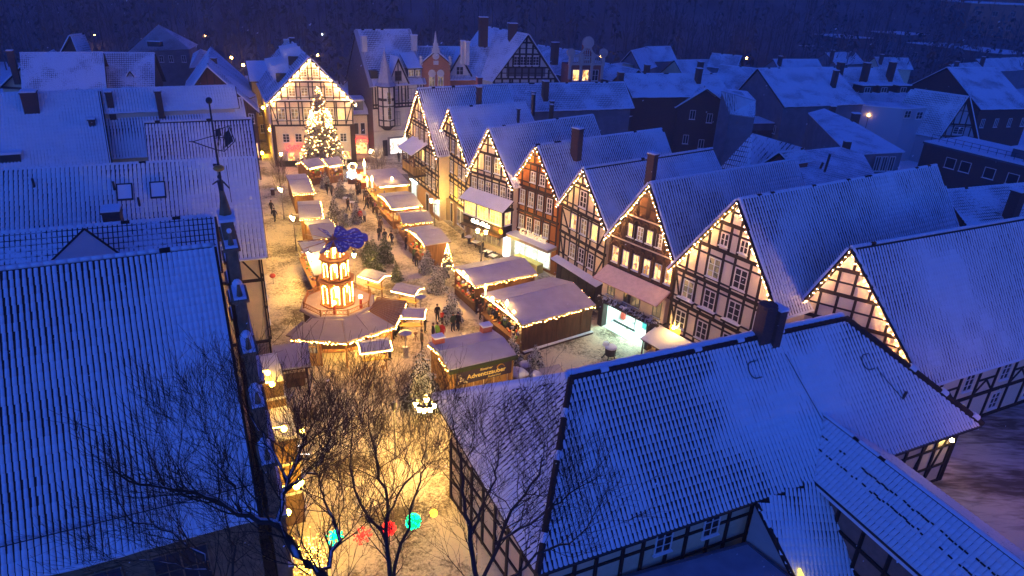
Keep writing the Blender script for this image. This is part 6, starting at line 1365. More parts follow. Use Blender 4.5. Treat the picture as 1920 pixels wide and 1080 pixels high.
# ------------------------------------------------------------------ the pyramid: octagonal stage, two arcaded tiers, winged wheel
pc = flat(P(634, 568, 3.0)); PY = thing('christmas_pyramid', 'giant wooden Christmas pyramid with glowing arched tiers and a winged wheel of blue blades', 'pyramid', pc, math.radians(8)); PY.matrix_basis = Matrix.Translation(pc) @ Matrix.Rotation(math.radians(8), 4, 'Z')
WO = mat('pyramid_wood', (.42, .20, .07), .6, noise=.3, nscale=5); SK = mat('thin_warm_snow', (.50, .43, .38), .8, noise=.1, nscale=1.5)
def ring(n, r, z, ph=PI/8): return [Vector((r*math.cos(ph+2*PI*k/n), r*math.sin(ph+2*PI*k/n), z)) for k in range(n)]
m = MB(); a, b = ring(8, 2.75, 0), ring(8, 2.75, 2.95)
for k in range(8): j = (k+1) % 8; m.face([a[k], a[j], b[j], b[k]])
m.build('stage_wall', WOODD, PY); m = MB(); a, b, c = ring(8, 3.05, 2.9), ring(8, 3.05, 3.05), ring(8, 2.95, 3.12); m.face(c); m.face(a[::-1])
for k in range(8): j = (k+1) % 8; m.face([a[k], a[j], b[j], b[k]]); m.face([b[k], b[j], c[j], c[k]])
m.build('stage_roof', SK, PY)
a, b = ring(8, 2.7, 3.12), ring(8, 2.7, 3.6)
for k in range(8):
    j = (k+1) % 8; m = MB(); m.beam(b[k], b[j], .05, .05); m.beam(a[k]+Vector((0, 0, .12)), a[j]+Vector((0, 0, .12)), .04, .04); m.cyl(a[k], b[k]+Vector((0, 0, .1)), .06, .05, 6)
    for i in range(8):
        p, q = a[k].lerp(a[j], i/8)+Vector((0, 0, .12)), a[k].lerp(a[j], (i+1)/8)+Vector((0, 0, .12)); u1 = Vector((0, 0, .36)); m.beam(p, q+u1, .025, .02); m.beam(p+u1, q, .025, .02)
    m.build('railing', WO, PY)
def tier(z0, z1, r, bulbs=11):
    a, b = ring(8, r, z0), ring(8, r, z1); up = Vector((0, 0, 1)); m = MB(); bl = MB()
    for k in range(8):
        j = (k+1) % 8; m.box((a[k]+b[k])/2, (.15, .15, z1-z0)); mid = (a[k]+a[j])/2; e = (a[j]-a[k]).normalized(); hw = (a[j]-a[k]).length*.30; top = z1-z0-.30; nr = Vector((mid.x, mid.y, 0)).normalized()
        m.box((mid+nr*0)+Vector((0, 0, z1-z0-.12)), ((a[j]-a[k]).length, .07, .24), 0, Matrix((e, up.cross(e), up)).transposed()); m.box(mid+Vector((0, 0, .09)), ((a[j]-a[k]).length, .07, .18), 0, Matrix((e, up.cross(e), up)).transposed())
        for s in (-1, 1): m.box(mid+e*s*(hw+.05)+Vector((0, 0, (z1-z0)/2)), (.07, .05, z1-z0), 0, Matrix((e, up.cross(e), up)).transposed())
        pth = [(-hw, .2), (-hw, top-hw)]+[(-hw*math.cos(t), top-hw+hw*math.sin(t)) for t in np.linspace(.4, PI-.4, 4)]+[(hw, top-hw), (hw, .2)]
        for (x0, y0), (x1, y1) in zip(pth, pth[1:]):
            n = max(1, int(math.hypot(x1-x0, y1-y0)/.15))
            for i in range(n): f = i/n; bl.ball(mid+nr*.05+e*(x0+(x1-x0)*f)+up*(y0+(y1-y0)*f), .035, 0, 4, 3)
    m.build('arcade', WO, PY); bl.build('arch_bulbs', BULBD, PY, kind='stuff')
    for z, rr in ((z0+.02, r+.22), (z1, r+.26)):
        m = MB(); c0, c1 = ring(8, rr, z-.05), ring(8, rr, z+.07); m.face(c1); m.face(c0[::-1])
        for k in range(8): j = (k+1) % 8; m.face([c0[k], c0[j], c1[j], c1[k]])
        m.build('cornice', WO, PY)
    m = MB()
    for k in range(6):
        an = 2*PI*k/6+.3; x, y = r*.5*math.cos(an), r*.5*math.sin(an); m.cyl((x, y, z0+.1), (x, y, z0+.75), .16, .07, 6); m.ball((x, y, z0+.85), .09, 0, 6, 4)
    m.build('figures', mat('carved_figures', (.65, .4, .2), .6), PY); link('inner_lamp', MB().cyl((0, 0, z0+.4), (0, 0, z1-.5), .16, .16, 8).mesh('inner_lamp', [glow('pyramid_glow', (1, .52, .14), 80)]), PY)
tier(3.15, 5.2, 1.22); tier(5.35, 7.0, .98)
a = MB()
for k in range(8): p = ring(8, .66, 7.1)[k]; a.box(p+Vector((0, 0, .45)), (.1, .1, .9))
for z in (7.1, 8.0): a.cyl((0, 0, z-.04), (0, 0, z+.04), .78 if z < 7.5 else .6, .78 if z < 7.5 else .6, 8)
a.build('lantern', WO, PY); a = MB()
for k in range(8):
    for i in range(4): a.ball(ring(8, .70, 7.25+.2*i, 0)[k], .035, 0, 4, 3)
for k in range(16): a.ball(ring(16, 1.3, 5.15, 0)[k], .05, 0, 4, 3)
a.build('bulbs', BULBD, PY, kind='stuff'); link('inner_lamp', MB().cyl((0, 0, 7.3), (0, 0, 7.8), .12, .12, 8).mesh('inner_lamp', [MATS['pyramid_glow']]), PY)
MB().cyl((0, 0, 8.0), (0, 0, 8.9), .09, .05, 8).ball((0, 0, 8.45), .26, 0, 10, 6).build('hub', WO, PY)
for x, y in ((.0, -2.2), (1.9, -1.2)): MB().cyl((x, y, 3.1), (x, y, 4.0), .12, .1, 8).ball((x, y, 4.12), .15, 1, 8, 5).build('candle', [REDP, TUBE], PY)
def blade_mesh():
    m = MB(); sh = [(.25, .06), (.8, .20), (1.5, .36), (2.2, .46), (2.5, .40), (2.62, .2)]
    for sgn in (1,):
        for (x0, w0), (x1, w1) in zip(sh, sh[1:]):
            for zz, fl in ((.018, 1), (-.018, -1)):
                q = [(x0, -w0, zz), (x1, -w1, zz), (x1, w1, zz), (x0, w0, zz)]; m.face(q if fl > 0 else q[::-1], 0)
            m.face([(x0, -w0, -.018), (x1, -w1, -.018), (x1, -w1, .018), (x0, -w0, .018)], 1); m.face([(x0, w0, .018), (x1, w1, .018), (x1, w1, -.018), (x0, w0, -.018)], 1)
    m.cyl((.1, 0, .02), (2.5, 0, .02), .03, .02, 5, 1); m.beam((.25, -.06, .03), (2.3, -.46, .03), .035, .03, 3, up=(0, 0, 1)); q = random.Random(4)
    for i in range(17):
        x = q.uniform(.9, 2.3); y = q.uniform(-.8, .8)*.18*x; m.cyl((x, y, .02), (x, y, .026), .075, .075, 6, 2); m.cyl((x, y, -.026), (x, y, -.02), .075, .075, 6, 2)
    return m.mesh('blade', [BLUE, WO, WHITEP, mat('blade_edge_pale', (.6, .5, .35), .6)])
bm_ = blade_mesh()
for k in range(10): link('blade', bm_, PY, M=Matrix.Translation((0, 0, 8.45)) @ Matrix.Rotation(2*PI*k/10+.15, 4, 'Z') @ Matrix.Rotation(math.radians(27), 4, 'X'))
# wide canopy roof round the near and right sides of the stage, booth glazing beneath
PC = PI/8-.19
ci, co = ring(8, 3.05, 2.95, PC), ring(8, 5.5, 2.3, PC)
WARMB = mat('bare_boards', (.50, .36, .20), .7, noise=.25, nscale=3)
for k in (5, 6, 7):
    i, j = k, (k+1) % 8; slab(PY, 'canopy_roof', [co[i], co[j], ci[j], ci[i]], .06, [WO, SK if k < 7 else WARMB], .10)
    for f in (0, .5) if k < 7 else np.linspace(0, 1, 12): bar('batten', SK if k < 7 else WO, PY, ci[i].lerp(ci[j], f)+Vector((0, 0, .2)), co[i].lerp(co[j], f)+Vector((0, 0, .2)), .06, .06)
edge = [co[5], co[6], co[7], co[0]]
garland('thick bulb garland along the pyramid canopy edge', [p+Vector((0, 0, -.02)) for p in edge], PY, step=.12, r=.036, seed=21)
for p in (co[5]*.93, co[5].lerp(co[6], .5)*.93, co[6]*.93, co[6].lerp(co[7], .5)*.93, co[7]*.93, co[0]*.93): MB().cyl((p.x, p.y, 0), (p.x, p.y, 2.35), .07, .07, 6).build('post', WO, PY)
e0 = flat(co[5])*.93; e1 = e0.lerp(flat(co[6])*.93, .46); u1 = (e1-e0).normalized(); L_ = (e1-e0).length; Mb = Matrix((u1, Vector((0, 0, 1)).cross(u1), Vector((0, 0, 1)))).transposed().to_4x4(); Mb.translation = e0
m = MB(); m.box((L_/2, 0, .5), (L_, .08, 1.0)); m.box((L_/2, -.03, .1), (L_+.1, .16, .2))
for i in range(5): m.box((L_*i/4, 0, 1.62), (.07 if 0 < i < 4 else .14, .08, 1.25))
for z in (1.05, 1.62, 2.2): m.box((L_/2, 0, z), (L_, .07, .07))
o = m.build('booth_front', mat('booth_ochre', (.55, .34, .10), .6), PY, M=Mb); MB().face([(0, .05, 1.05), (L_, .05, 1.05), (L_, .05, 2.2), (0, .05, 2.2)]).build('pane', GLASSC, o)
w0 = flat(ci[5])
m = MB(); m.face([w0, e0, e0+Vector((0, 0, 2.3)), w0+Vector((0, 0, 2.8))]); m.face([e0, w0, w0+Vector((0, 0, 2.8)), e0+Vector((0, 0, 2.3))]); m.build('booth_side', WOODD, PY)
for k in range(11, 17):
    p, q = ring(16, 4.3, 0, PI/16)[k % 16], ring(16, 4.3, 0, PI/16)[(k+1) % 16]; MB().beam(p+Vector((0, 0, 1.05)), q+Vector((0, 0, 1.05)), .4, .07).build('counter', WO, PY)
    link('lamp', MB().ball((0, 0, 0), .09, 0, 6, 4).mesh('lamp', [LAMPG]), PY, loc=(p+q)/2*.9+Vector((0, 0, 2.25)))
    g = MB(); [g.ball((p.lerp(q, rnd.random()))*.93+Vector((0, 0, rnd.uniform(1.9, 2.3))), .09, rnd.randint(0, 5), 6, 4) for _ in range(7)]; g.build('hanging_hearts', GOODS, PY, kind='stuff')
slab(PY, 'lean_to_roof', [(-3.6, -3.3, 1.9), (-2.0, -3.9, 1.9), (-1.5, -2.6, 2.2), (-2.6, -1.6, 2.2)], .06, [WOODD, SK], .08)
MB().box((-2.5, -2.7, .95), (1.5, 1.2, 1.8)).build('side_box', WOODD, PY)

# ------------------------------------------------------------------ high tables with little roofs
def table_roof(x, y, label, rz=0.3, s=1.0):
    t = thing('roofed_table', label, 'standing table', P(x, y), rz, 'roofed standing tables beside the pyramid'); z = 2.35
    for sgn in (-1, 1):
        q4 = [(-1.15, sgn*.85, z-.28), (1.15, sgn*.85, z-.28), (1.15, 0, z), (-1.15, 0, z)]; slab(t, 'roof', q4 if sgn < 0 else [q4[1], q4[0], q4[3], q4[2]], .05, [WOOD, STS], .08)
    m = MB()
    for a_, b_ in (((-1.15, -.87, z-.3), (1.15, -.87, z-.3)), ((-1.15, .87, z-.3), (1.15, .87, z-.3)), ((-1.17, -.87, z-.3), (-1.17, 0, z-.02)), ((-1.17, .87, z-.3), (-1.17, 0, z-.02)), ((1.17, -.87, z-.3), (1.17, 0, z-.02)), ((1.17, .87, z-.3), (1.17, 0, z-.02))): m.beam(a_, b_, .022, .022)
    m.build('light_tube', TUBE, t)
    for sx in (-.8, .8): MB().box((sx, 0, z/2-.05), (.09, .09, z-.1)).beam((sx, 0, 1.6), (sx, .6, 2.1), .06, .06).beam((sx, 0, 1.6), (sx, -.6, 2.1), .06, .06).beam((sx, -.5, .04), (sx, .5, .04), .09, .07).build('trestle', WOOD, t)
    MB().box((0, 0, 1.05), (1.9, .6, .06)).build('table_top', mat('table_yellow', (.5, .36, .09), .5), t)
    for sx in (-.5, .4):
        m = MB(); m.cyl((sx, -.75, .66), (sx, -.75, .72), .17, .17, 8)
        for an in (0, 1.6, 3.1, 4.7): m.cyl((sx, -.75, .68), (sx+.2*math.cos(an), -.75+.2*math.sin(an), 0), .02, .02, 4)
        m.build('stool', WOOD, t)
for a in ((704, 556, 'roofed standing table behind the pyramid, farthest one', -.5), (765, 583, 'roofed standing table right of the pyramid, second from the back', -.35), (772, 630, 'roofed standing table with flat-looking pale roof, right of the pyramid booth', .05), (705, 694, 'nearest roofed standing table with V-shaped lit roof and stools', .35)): table_roof(*a)
def heater(x, y, label):
    t = thing('patio_heater', label, 'patio heater', P(x, y), 0, 'mushroom patio heaters'); MB().cyl((0, 0, 0), (0, 0, .08), .38, .36, 14).cyl((0, 0, .08), (0, 0, .85), .22, .22, 14).cyl((0, 0, .85), (0, 0, 2.1), .04, .04, 8).cyl((0, 0, 1.75), (0, 0, 2.05), .09, .13, 10).build('body', STEEL, t); MB().cyl((0, 0, 2.1), (0, 0, 2.25), .52, .1, 16).build('hood', STEEL, t)
heater(761, 668, 'steel mushroom heater near the pyramid booth'); heater(789, 596, 'steel mushroom heater farther back by the pale roof table'); heater(973, 640, 'slim steel heater under the edge of the largest stall')
# lamps
def lantern(x, y, label, h=3.9, heads=((0, 0),), gl=None, grp='old-fashioned street lamps round the square'):
    t = thing('street_lamp', label, 'street lamp', P(x, y), 0, grp); m = MB(); m.cyl((0, 0, 0), (0, 0, .5), .13, .09, 8); m.cyl((0, 0, .5), (0, 0, h-.55), .055, .04, 8); m.ball((0, 0, 1.2), .08, 0, 8, 5)
    for hx, hy in heads:
        if hx or hy: m.beam((0, 0, h-.75), (hx, hy, h-.6), .05, .05)
    m.build('pole', mat('lamp_grey', (.3, .28, .22), .5), t)
    for hx, hy in heads:
        l = MB().cyl((hx, hy, h-.5), (hx, hy, h-.12), .10, .19, 6).build('lantern_glass', gl or LAMPG, t); MB().cyl((hx, hy, h-.12), (hx, hy, h+.06), .22, .06, 6).cyl((hx, hy, h-.56), (hx, hy, h-.5), .07, .11, 6).cyl((hx, hy, h+.06), (hx, hy, h+.2), .03, .01, 5).box((hx, hy, h+.02), (.16, .16, .05), 1).build('lantern_cap', [METAL, SNOW], l)
    return t
lantern(533, 411, 'single-pole lamp with two lanterns left of the first stall', heads=((0, 0), (-.25, .3))); lantern(556, 470, 'single-pole lamp with two lanterns left of the bright stall', heads=((0, 0), (-.25, .3)))
lantern(532, 337, 'lamp half hidden behind the tall bare bush near the alley'); lantern(697, 330, 'bright white-yellow lamp left of the tall bushy tree at the far end', gl=glow('lamp_whiter', (1, .78, .45), 900)); lantern(815, 433, 'twin-armed lamp before the yellow house', heads=((-.4, .15), (.4, -.15))); lantern(902, 495, 'twin-armed lamp at the cafe tables', heads=((-.42, .15), (.42, -.15)))
lantern(590, 545, 'lamp squeezed between the large left stall and the pyramid', heads=((0, 0), (-.3, .3))); lantern(668, 545, 'lamp directly behind the pyramid tower', heads=((0, 0),)); lantern(641, 548, 'lamp just left behind the pyramid tower', heads=((0, 0),))
lantern(799, 860, 'candelabra street lamp with five glowing lanterns before the banner hut', h=4.4, heads=((-.55, 0), (.55, 0), (0, -.55), (-.3, -.45), (.35, -.45), (0, .5)))
lantern(742, 860, 'unlit lamp post with a red-capped top, left of the candelabra lamp', h=4.2, gl=METAL)
def hang_lamp(x, y, z, r, label, gl):
    p = P(x, y, z); t = thing('wall_lantern', label, 'lamp', p, 0, 'lamps on the town hall front and in the alley'); MB().ball((0, 0, 0), r, 0, 8, 5, 1.15).build('globe', gl, t); MB().cyl((0, 0, r), (-.1, .1, r+.5), .02, .02, 4).beam((-.1, .1, r+.5), (-.9, .1, r+.5), .03, .03).build('bracket', METAL, t)
for a in ((484, 722, 3.8, .17, 'upper of two sodium lamps on the town hall front', SODIUM), (486, 751, 3.6, .17, 'lower of two sodium lamps on the town hall front', SODIUM), (567, 808, 3.2, .12, 'small sodium lamp behind the twigs, right of the bay', SODIUM), (564, 904, 3.6, .17, 'large sodium lamp among the branches at the bottom', SODIUM), (473, 560, 3.6, .16, 'sodium lamp over the snow-roofed town hall bay', SODIUM),
          (506, 243, 4.6, .22, 'curved bracket lamp at the alley mouth', SODIUM), (493, 202, 6.5, .2, 'lamp deep in the yellow alley', SODIUM), (527, 796, 3, .1, 'faint lamp left of the small sodium lamp', SODIUM)): hang_lamp(*a)
p = P(492, 291, .5); t = thing('flood_light', 'glaring floodlight on the ground at the alley mouth', 'lamp', P(492, 293), 0); MB().box((0, 0, .15), (.3, .3, .3)).build('stand', METAL, t); MB().ball((0, 0, .5), .25, 0, 8, 5).build('globe', SODIUM, t)
# alley buildings in sodium light
YL = mat('alley_render', (.50, .36, .14), .9, noise=.35, nscale=.7)
for nm, a, b, z, dep in (('warm rendered house closing the end of the alley', (484, 262), (521, 260), 9.5, 6), ('tall narrow alley house wall left of the lamp', (477, 288), (484, 284), 8.5, 7)):
    A = P(*a, 0); B = P(*b, 0); an = math.atan2((B-A).y, (B-A).x); t = thing('alley_house', nm, 'house', A, an); t.matrix_basis = Matrix.Translation(A) @ Matrix.Rotation(an, 4, 'Z'); l = (B-A).length
    MB().box((l/2, dep/2, z/2), (l, dep, z)).build('wall', YL, t); slab(t, 'roof', [(-.3, -.4, z-.2), (l+.3, -.4, z-.2), (l+.3, dep/2, z+2.6), (-.3, dep/2, z+2.6)], .15, [TILE, SNOW], .12)
    for f in (.3, .7):
        for zz in (1.8, 4.6): window(t, l*f, zz, min(.9, l*.25), 1.4, GLASSD, 2, 2)
# bushes, bins, rocks, boxes
def bare_bush(x, y, h, w_, label, seed):
    q = random.Random(seed); m = MB(); t = thing('bare_bush', label, 'bush', P(x, y), 0); V = []
    for i in range(420):
        an = q.random()*2*PI; r0 = w_*.35*math.sqrt(q.random()); z0 = q.uniform(.2, h*.75); l = q.uniform(.5, 1.3)*h*.25; o = Vector((r0*math.cos(an), r0*math.sin(an), z0)); d = Vector((math.cos(an)*.35+q.gauss(0, .15), math.sin(an)*.35+q.gauss(0, .15), 1)).normalized()*l; s = Vector((q.gauss(0, 1), q.gauss(0, 1), 0)).normalized()*.018; m.face([o-s, o+s, o+d+s*.3, o+d-s*.3])
    m.build('twigs', snowy('twig_brown', (.16, .11, .06), thr=.4, soft=.3, nscale=8, snow=(.5, .45, .38)), t, kind='stuff'); MB().cyl((0, 0, 0), (0, 0, h*.5), .07, .04, 6).build('trunk', BARK, t)
bare_bush(526, 352, 5.0, 2.6, 'tall dark bare hedge column left of the first stall', 5); bare_bush(709, 327, 4.4, 2.8, 'tall broom-shaped bare bush behind the fairground stall', 6)
t = thing('covered_bin', 'dark covered bin with a snow cushion and curled legs on the empty paving', 'bin', P(1143, 672), .2)
MB().cyl((0, 0, .35), (0, 0, 1.0), .42, .45, 10).build('body', METAL, t); MB().cyl((0, 0, 1.0), (0, 0, 1.12), .5, .47, 12).cyl((-.3, .35, 1.05), (-.3, .35, 1.3), .3, .22, 10).build('snow_cushion', SNOW, t)
for an in (.5, 1.7, 2.9, 4.1, 5.3): MB().cyl((.38*math.cos(an), .38*math.sin(an), .4), (.62*math.cos(an), .62*math.sin(an), 0), .05, .04, 5).ball((.62*math.cos(an), .62*math.sin(an), .05), .07, 0, 6, 4).build('leg', METAL, t)
t = thing('litter_bin', 'small snow-topped litter bin left of the lamp by the first stall', 'bin', P(512, 366), 0); MB().cyl((0, 0, 0), (0, 0, .8), .24, .26, 8).build('body', WOODD, t); MB().cyl((0, 0, .8), (0, 0, .9), .27, .22, 8).build('snow_cap', SNOW, t)
t = thing('hanging_pot', 'round red pot hung on thin wires before the left houses', 'flower pot', P(511, 517, .9), 0); MB().ball((0, 0, 0), .28, 0, 10, 6, .8).build('pot', REDP, t); MB().cyl((-.4, 0, .5), (.4, 0, .5), .015, .015, 4).cyl((0, 0, .2), (0, 0, .5), .01, .01, 4).cyl((0, 0, -.9), (0, 0, -.2), .02, .02, 4).build('hanger', METAL, t)
def rock(x, y, s, label, seed):
    q = random.Random(seed); bm = bmesh.new(); bmesh.ops.create_icosphere(bm, subdivisions=3, radius=1)
    for v in bm.verts: v.co *= 1+.16*(vnoise(np.array([v.co.x*1.5+seed]), np.array([v.co.y*1.5+v.co.z]))[0]-.5)*2; v.co.x *= s[0]; v.co.y *= s[1]; v.co.z = max(-.1, v.co.z*s[2])
    me = bpy.data.meshes.new('boulder'); bm.to_mesh(me); bm.free(); me.materials.append(ROCK); me.polygons.foreach_set('use_smooth', [True]*len(me.polygons)); link('boulder', me, loc=P(x, y)+Vector((0, 0, s[2]*.5)), label=label, cat='boulder', group='snowy boulders beside the banner hut')
rock(971, 708, (.85, .7, .6), 'biggest rounded boulder beside the banner hut', 1); rock(985, 690, (.55, .5, .45), 'boulder behind the biggest one', 2); rock(1003, 712, (.5, .45, .5), 'upright pale boulder right of the biggest one', 3); rock(965, 735, (.6, .6, .3), 'low flat boulder in front, by the tiled roof', 4)
t = thing('low_board', 'grey sloping board lying behind the boulders', 'board', P(1032, 705), .5); slab(t, 'board', [(-1.0, -.5, .1), (1.0, -.5, .1), (1.0, .5, .5), (-1.0, .5, .5)], .05, [LEAD, PINKS], .04)
def cafe_table(x, y, label): 
    t = thing('cafe_table', label, 'table', P(x, y), -.6, 'snowed-in cafe tables'); MB().box((0, 0, .74), (.8, .8, .04)).cyl((0, 0, 0), (0, 0, .74), .04, .04, 6).build('table', METAL, t); MB().box((0, 0, .79), (.76, .76, .06)).build('snow_cap', SNOW, t)
    for sx in (-.75, .75): MB().box((sx, 0, .45), (.42, .42, .05)).box((sx*1.25, 0, .7), (.04, .42, .5)).build('chair', METAL, t)
for a in ((880, 456, 'cafe table farthest left under the cafe sign'), (892, 466, 'cafe table left of the twin lamp'), (914, 484, 'cafe table right of the twin lamp'), (924, 492, 'cafe table nearest the white shop door')): cafe_table(*a)
t = thing('snowy_cube_lamp', 'little roofed box with thick snow and two boards before the glowing shop corner', 'sign box', P(1252, 590, 2.2), .3); slab(t, 'roof', [(-.7, -.5, 0), (.7, -.5, 0), (.7, .5, .1), (-.7, .5, .1)], .1, [WOODD, SNOW], .12); MB().box((0, -.3, -.4), (1.1, .1, .35)).cyl((0, 0, -2.2), (0, 0, 0), .06, .06, 6).build('stand', WOODD, t)
# hanging glow balls and stars over the near lane
def wire_ball(x, y, z, r, mt, label, star=False):
    q = random.Random(int(x)); t = thing('glow_star' if star else 'glow_ball', label, 'light decoration', P(x, y, z), q.random(), 'glowing wire balls and stars over the near lane'); m = MB()
    if star:
        for k in range(8):
            an = 2*PI*k/8+q.random()*.2; d = Vector((math.cos(an), math.sin(an)*.7, math.sin(an)*.5))*r
            for i in range(9): m.ball(d*(i/8)+Vector([q.gauss(0, .04) for _ in range(3)]), .055, 0, 4, 3)
    else:
        for i in range(110):
            v = Vector([q.gauss(0, 1) for _ in range(3)]).normalized()*r; m.ball(v, .05, 0, 4, 3)
        b = MB().ball((0, 0, 0), r*.86, 0, 12, 8).build('shade', mt2[mt.name], t)
    m.build('bulbs', mt, t, kind='stuff'); MB().cyl((0, 0, r), (0, 0, r+.4), .01, .01, 3).build('hook', METAL, t)
GG = glow('glow_green', (.0, 1, .42), 3.2); GRD = glow('glow_red', (1, .03, .02), 3.2); GY = glow('glow_yellow', (1, .6, .05), 3)
mt2 = {'glow_green': glow('glow_green_soft', (0, .8, .35), .45), 'glow_red': glow('glow_red_soft', (1, .02, .01), .5), 'glow_yellow': glow('glow_yellow_soft', (1, .5, .04), .5)}
wire_ball(775, 978, 2.5, .38, GG, 'green glowing ball, rightmost large one'); wire_ball(729, 991, 2.5, .33, GRD, 'red glowing ball between the red star and the green ball'); wire_ball(679, 1004, 2.5, .45, GRD, 'red glowing star left of the red ball', True); wire_ball(628, 1005, 2.5, .40, GG, 'green glowing star, leftmost of the row', True); wire_ball(813, 962, 2.5, .17, GY, 'small amber glowing ball at the right end of the row')
t = thing('led_star', 'big white glowing star decoration among the twigs', 'light decoration', P(538, 850, 3.0), 0)
m = MB(); 
for k in range(10):
    an = 2*PI*k/10; L_ = .8 if k % 2 else 1.2; d = Vector((math.cos(an), math.sin(an)*.6, math.sin(an)*.8))*L_
    for i in range(12): m.ball(d*(i/11), .04, 0, 4, 3)
m.build('bulbs', glow('led_white', (.85, .92, 1), 8), t, kind='stuff'); MB().cyl((0, 0, -3), (0, 0, 0), .04, .04, 6).build('stand', METAL, t)
t = thing('lit_shrub', 'shrub wrapped in warm bulbs at the bottom of the town hall lane', 'lit shrub', P(583, 1040, 1.5), 0); t.location.z = 0
m = MB(); g = MB(); q = random.Random(8)
for i in range(260): p = Vector((q.gauss(0, .35), q.gauss(0, .35), abs(q.gauss(1.2, .7)))); m.ball(p, .03, 0, 4, 3); g.beam(p*.6, p, .01, .01)
m.build('bulbs', glow('bulb_amber', (1, .6, .1), 14), t, kind='stuff'); g.build('twigs', BARK, t, kind='stuff')
t = thing('lit_shrub', 'small bulb-wrapped shrub by the glowing shop corner', 'lit shrub', P(1246, 640), 0); m = MB(); g = MB()
for i in range(120): p = Vector((q.gauss(0, .3), q.gauss(0, .3), abs(q.gauss(1.0, .5)))); m.ball(p, .035, 0, 4, 3); g.beam(p*.5, p, .012, .012)
m.build('bulbs', BULBD, t, kind='stuff'); g.build('twigs', BARK, t, kind='stuff')

lantern(1990, 1010, 'assumed street lamp just past the lower right corner', h=6.0, grp='assumed street lamps on the side road', gl=glow('assumed_lamp_rose', (1.0, .42, .30), 220))  # out of view, assumed from the pinkish glow in this corner

t = thing('wall_lamp', 'assumed lamp under the near eave at the right end of the foreground roof', 'lamp', org+ws[1]-U*1.2-Vn*.45+Vector((0, 0, 3.7)), 0); MB().ball((0, 0, 0), .12, 0, 8, 5).build('globe', glow('assumed_lamp_yellow', (1, .72, .22), 160), t); MB().beam((0, 0, .1), (0, .35, .25), .03, .03).build('bracket', METAL, t)  # unseen lamp, assumed here and added to light the yellow end wall
# ------------------------------------------------------------------ conifers
def conifer_mesh(h, rad, seed, dens=1.0, mt=None, mt2_=None, lay=13):
    q = random.Random(seed); m = MB(); g = MB(); m.cyl((0, 0, 0), (0, 0, h*.97), h*.022, .008, 6, 0)
    for L in range(lay):
        f = L/(lay-1); z = h*(.07+.88*f); r = rad*(1-f)**.85*q.uniform(.88, 1.08)+.03; nb = int((13-7*f)*dens)+3
        for k in range(nb):
            an = 2*PI*(k+q.random()*.7)/nb+L*1.3; rr = r*q.uniform(.75, 1.12); zz = z+q.uniform(-.04, .04)*h; d = Vector((math.cos(an), math.sin(an), 0)); s = Vector((-d.y, d.x, 0))
            tip = d*rr+Vector((0, 0, zz-rr*.30)); base = Vector((0, 0, zz)); mid = base.lerp(tip, .55)+Vector((0, 0, rr*.06)); ns = max(3, int(rr/h*30))
            for i in range(ns):
                t = (i+.6)/ns; c = base.lerp(mid, min(1, t/.55)) if t < .55 else mid.lerp(tip, (t-.55)/.45); wl = rr*.40*(1-t*.55)*q.uniform(.7, 1.2)
                for sg in (-1, 1):
                    e = c+s*sg*wl+d*wl*.6+Vector((0, 0, -wl*q.uniform(.1, 1.3))); th = d*rr/ns*.85
                    g.face([c, c+th, e+th*.5, e], 1)
    m.v += []; n0 = len(m.v)
    for f_, mi, uv in zip(g.f, g.m, g.uv): m.f.append(tuple(i+n0 for i in f_)); m.m.append(mi); m.uv.append(uv)
    m.v += g.v; return m
TRK = [BARK, NEEDLE]; TRG = [BARK, NEEDLEG]
def split_mesh(mb, mats):
    a, b = MB(), MB()
    for f_, mi in zip(mb.f, mb.m): (b if mi else a).face([mb.v[i] for i in f_])
    return a.mesh('trunk', [mats[0]]), b.mesh('branches', [mats[1]])
CM = [split_mesh(conifer_mesh(3.0, 1.05, s), TRK) for s in (1, 2, 3)]+[split_mesh(conifer_mesh(3.0, .95, s), TRG) for s in (4, 5)]
def conifer(x, y, h, label, k=0, w_=1.0, lights=0):
    t = thing('fir_tree', label, 'fir tree', P(x, y), (x*7 % 6), 'fir trees set up among the stalls'); t.scale = (h/3*w_, h/3*w_, h/3)
    link('trunk', CM[k][0], t); link('branches', CM[k][1], t, kind='stuff')
    if lights:
        m = MB(); q = random.Random(int(x))
        for i in range(lights): f = q.random()**.8; an = q.random()*2*PI; r = 1.0*(1-f)+.03; m.ball((r*math.cos(an), r*math.sin(an), .25+2.75*f), .035, 0, 4, 3)
        m.build('bulbs', BULBD, t, kind='stuff')
    return t
for a in ((611, 352, 2.6, 'fir beside the twin stalls, left of two people', 0), (640, 371, 3.0, 'snowy fir in the middle of the market lane, farthest', 1), (627, 413, 3.2, 'left fir of the snowy clump behind the blue blades', 2), (646, 424, 2.6, 'right fir of the snowy clump behind the blue blades', 0), (669, 417, 2.8, 'fir behind the person in the red coat', 1),
          (661, 352+28, 2.4, 'thin fir beside the high table', 2), (700, 497, 3.4, 'green fir nearest behind the pyramid, left of the pair', 3), (722, 493, 3.5, 'tall green fir right of the pair behind the pyramid', 4), (704, 514, 3.2, 'bright green fir in front of the pair', 3), (744, 527, 2.2, 'small yellow-lit fir between the roofed tables', 4), (690, 484, 2.4, 'small green fir farthest left by the benches', 4),
          (801, 511, 2.9, 'snowy fir at the corner of the plank-backed stall', 0), (820, 548, 3.2, 'fir with red ornaments at the front of the long drinks stall', 1), (847, 602, 3.2, 'snow-white fir between the people before the largest stall', 2), (959, 676, 2.6, 'fir behind the banner hut', 0), (1002, 692, 2.4, 'fir beside the boulders', 1), (832, 520, 1.9, 'small fir by the lit cone tree', 2), (776, 470, 1.7, 'potted fir at the counter of the folded-roof stall', 3), (652, 340, 2.0, 'little fir beside the glittering wreath', 0)): conifer(*a)
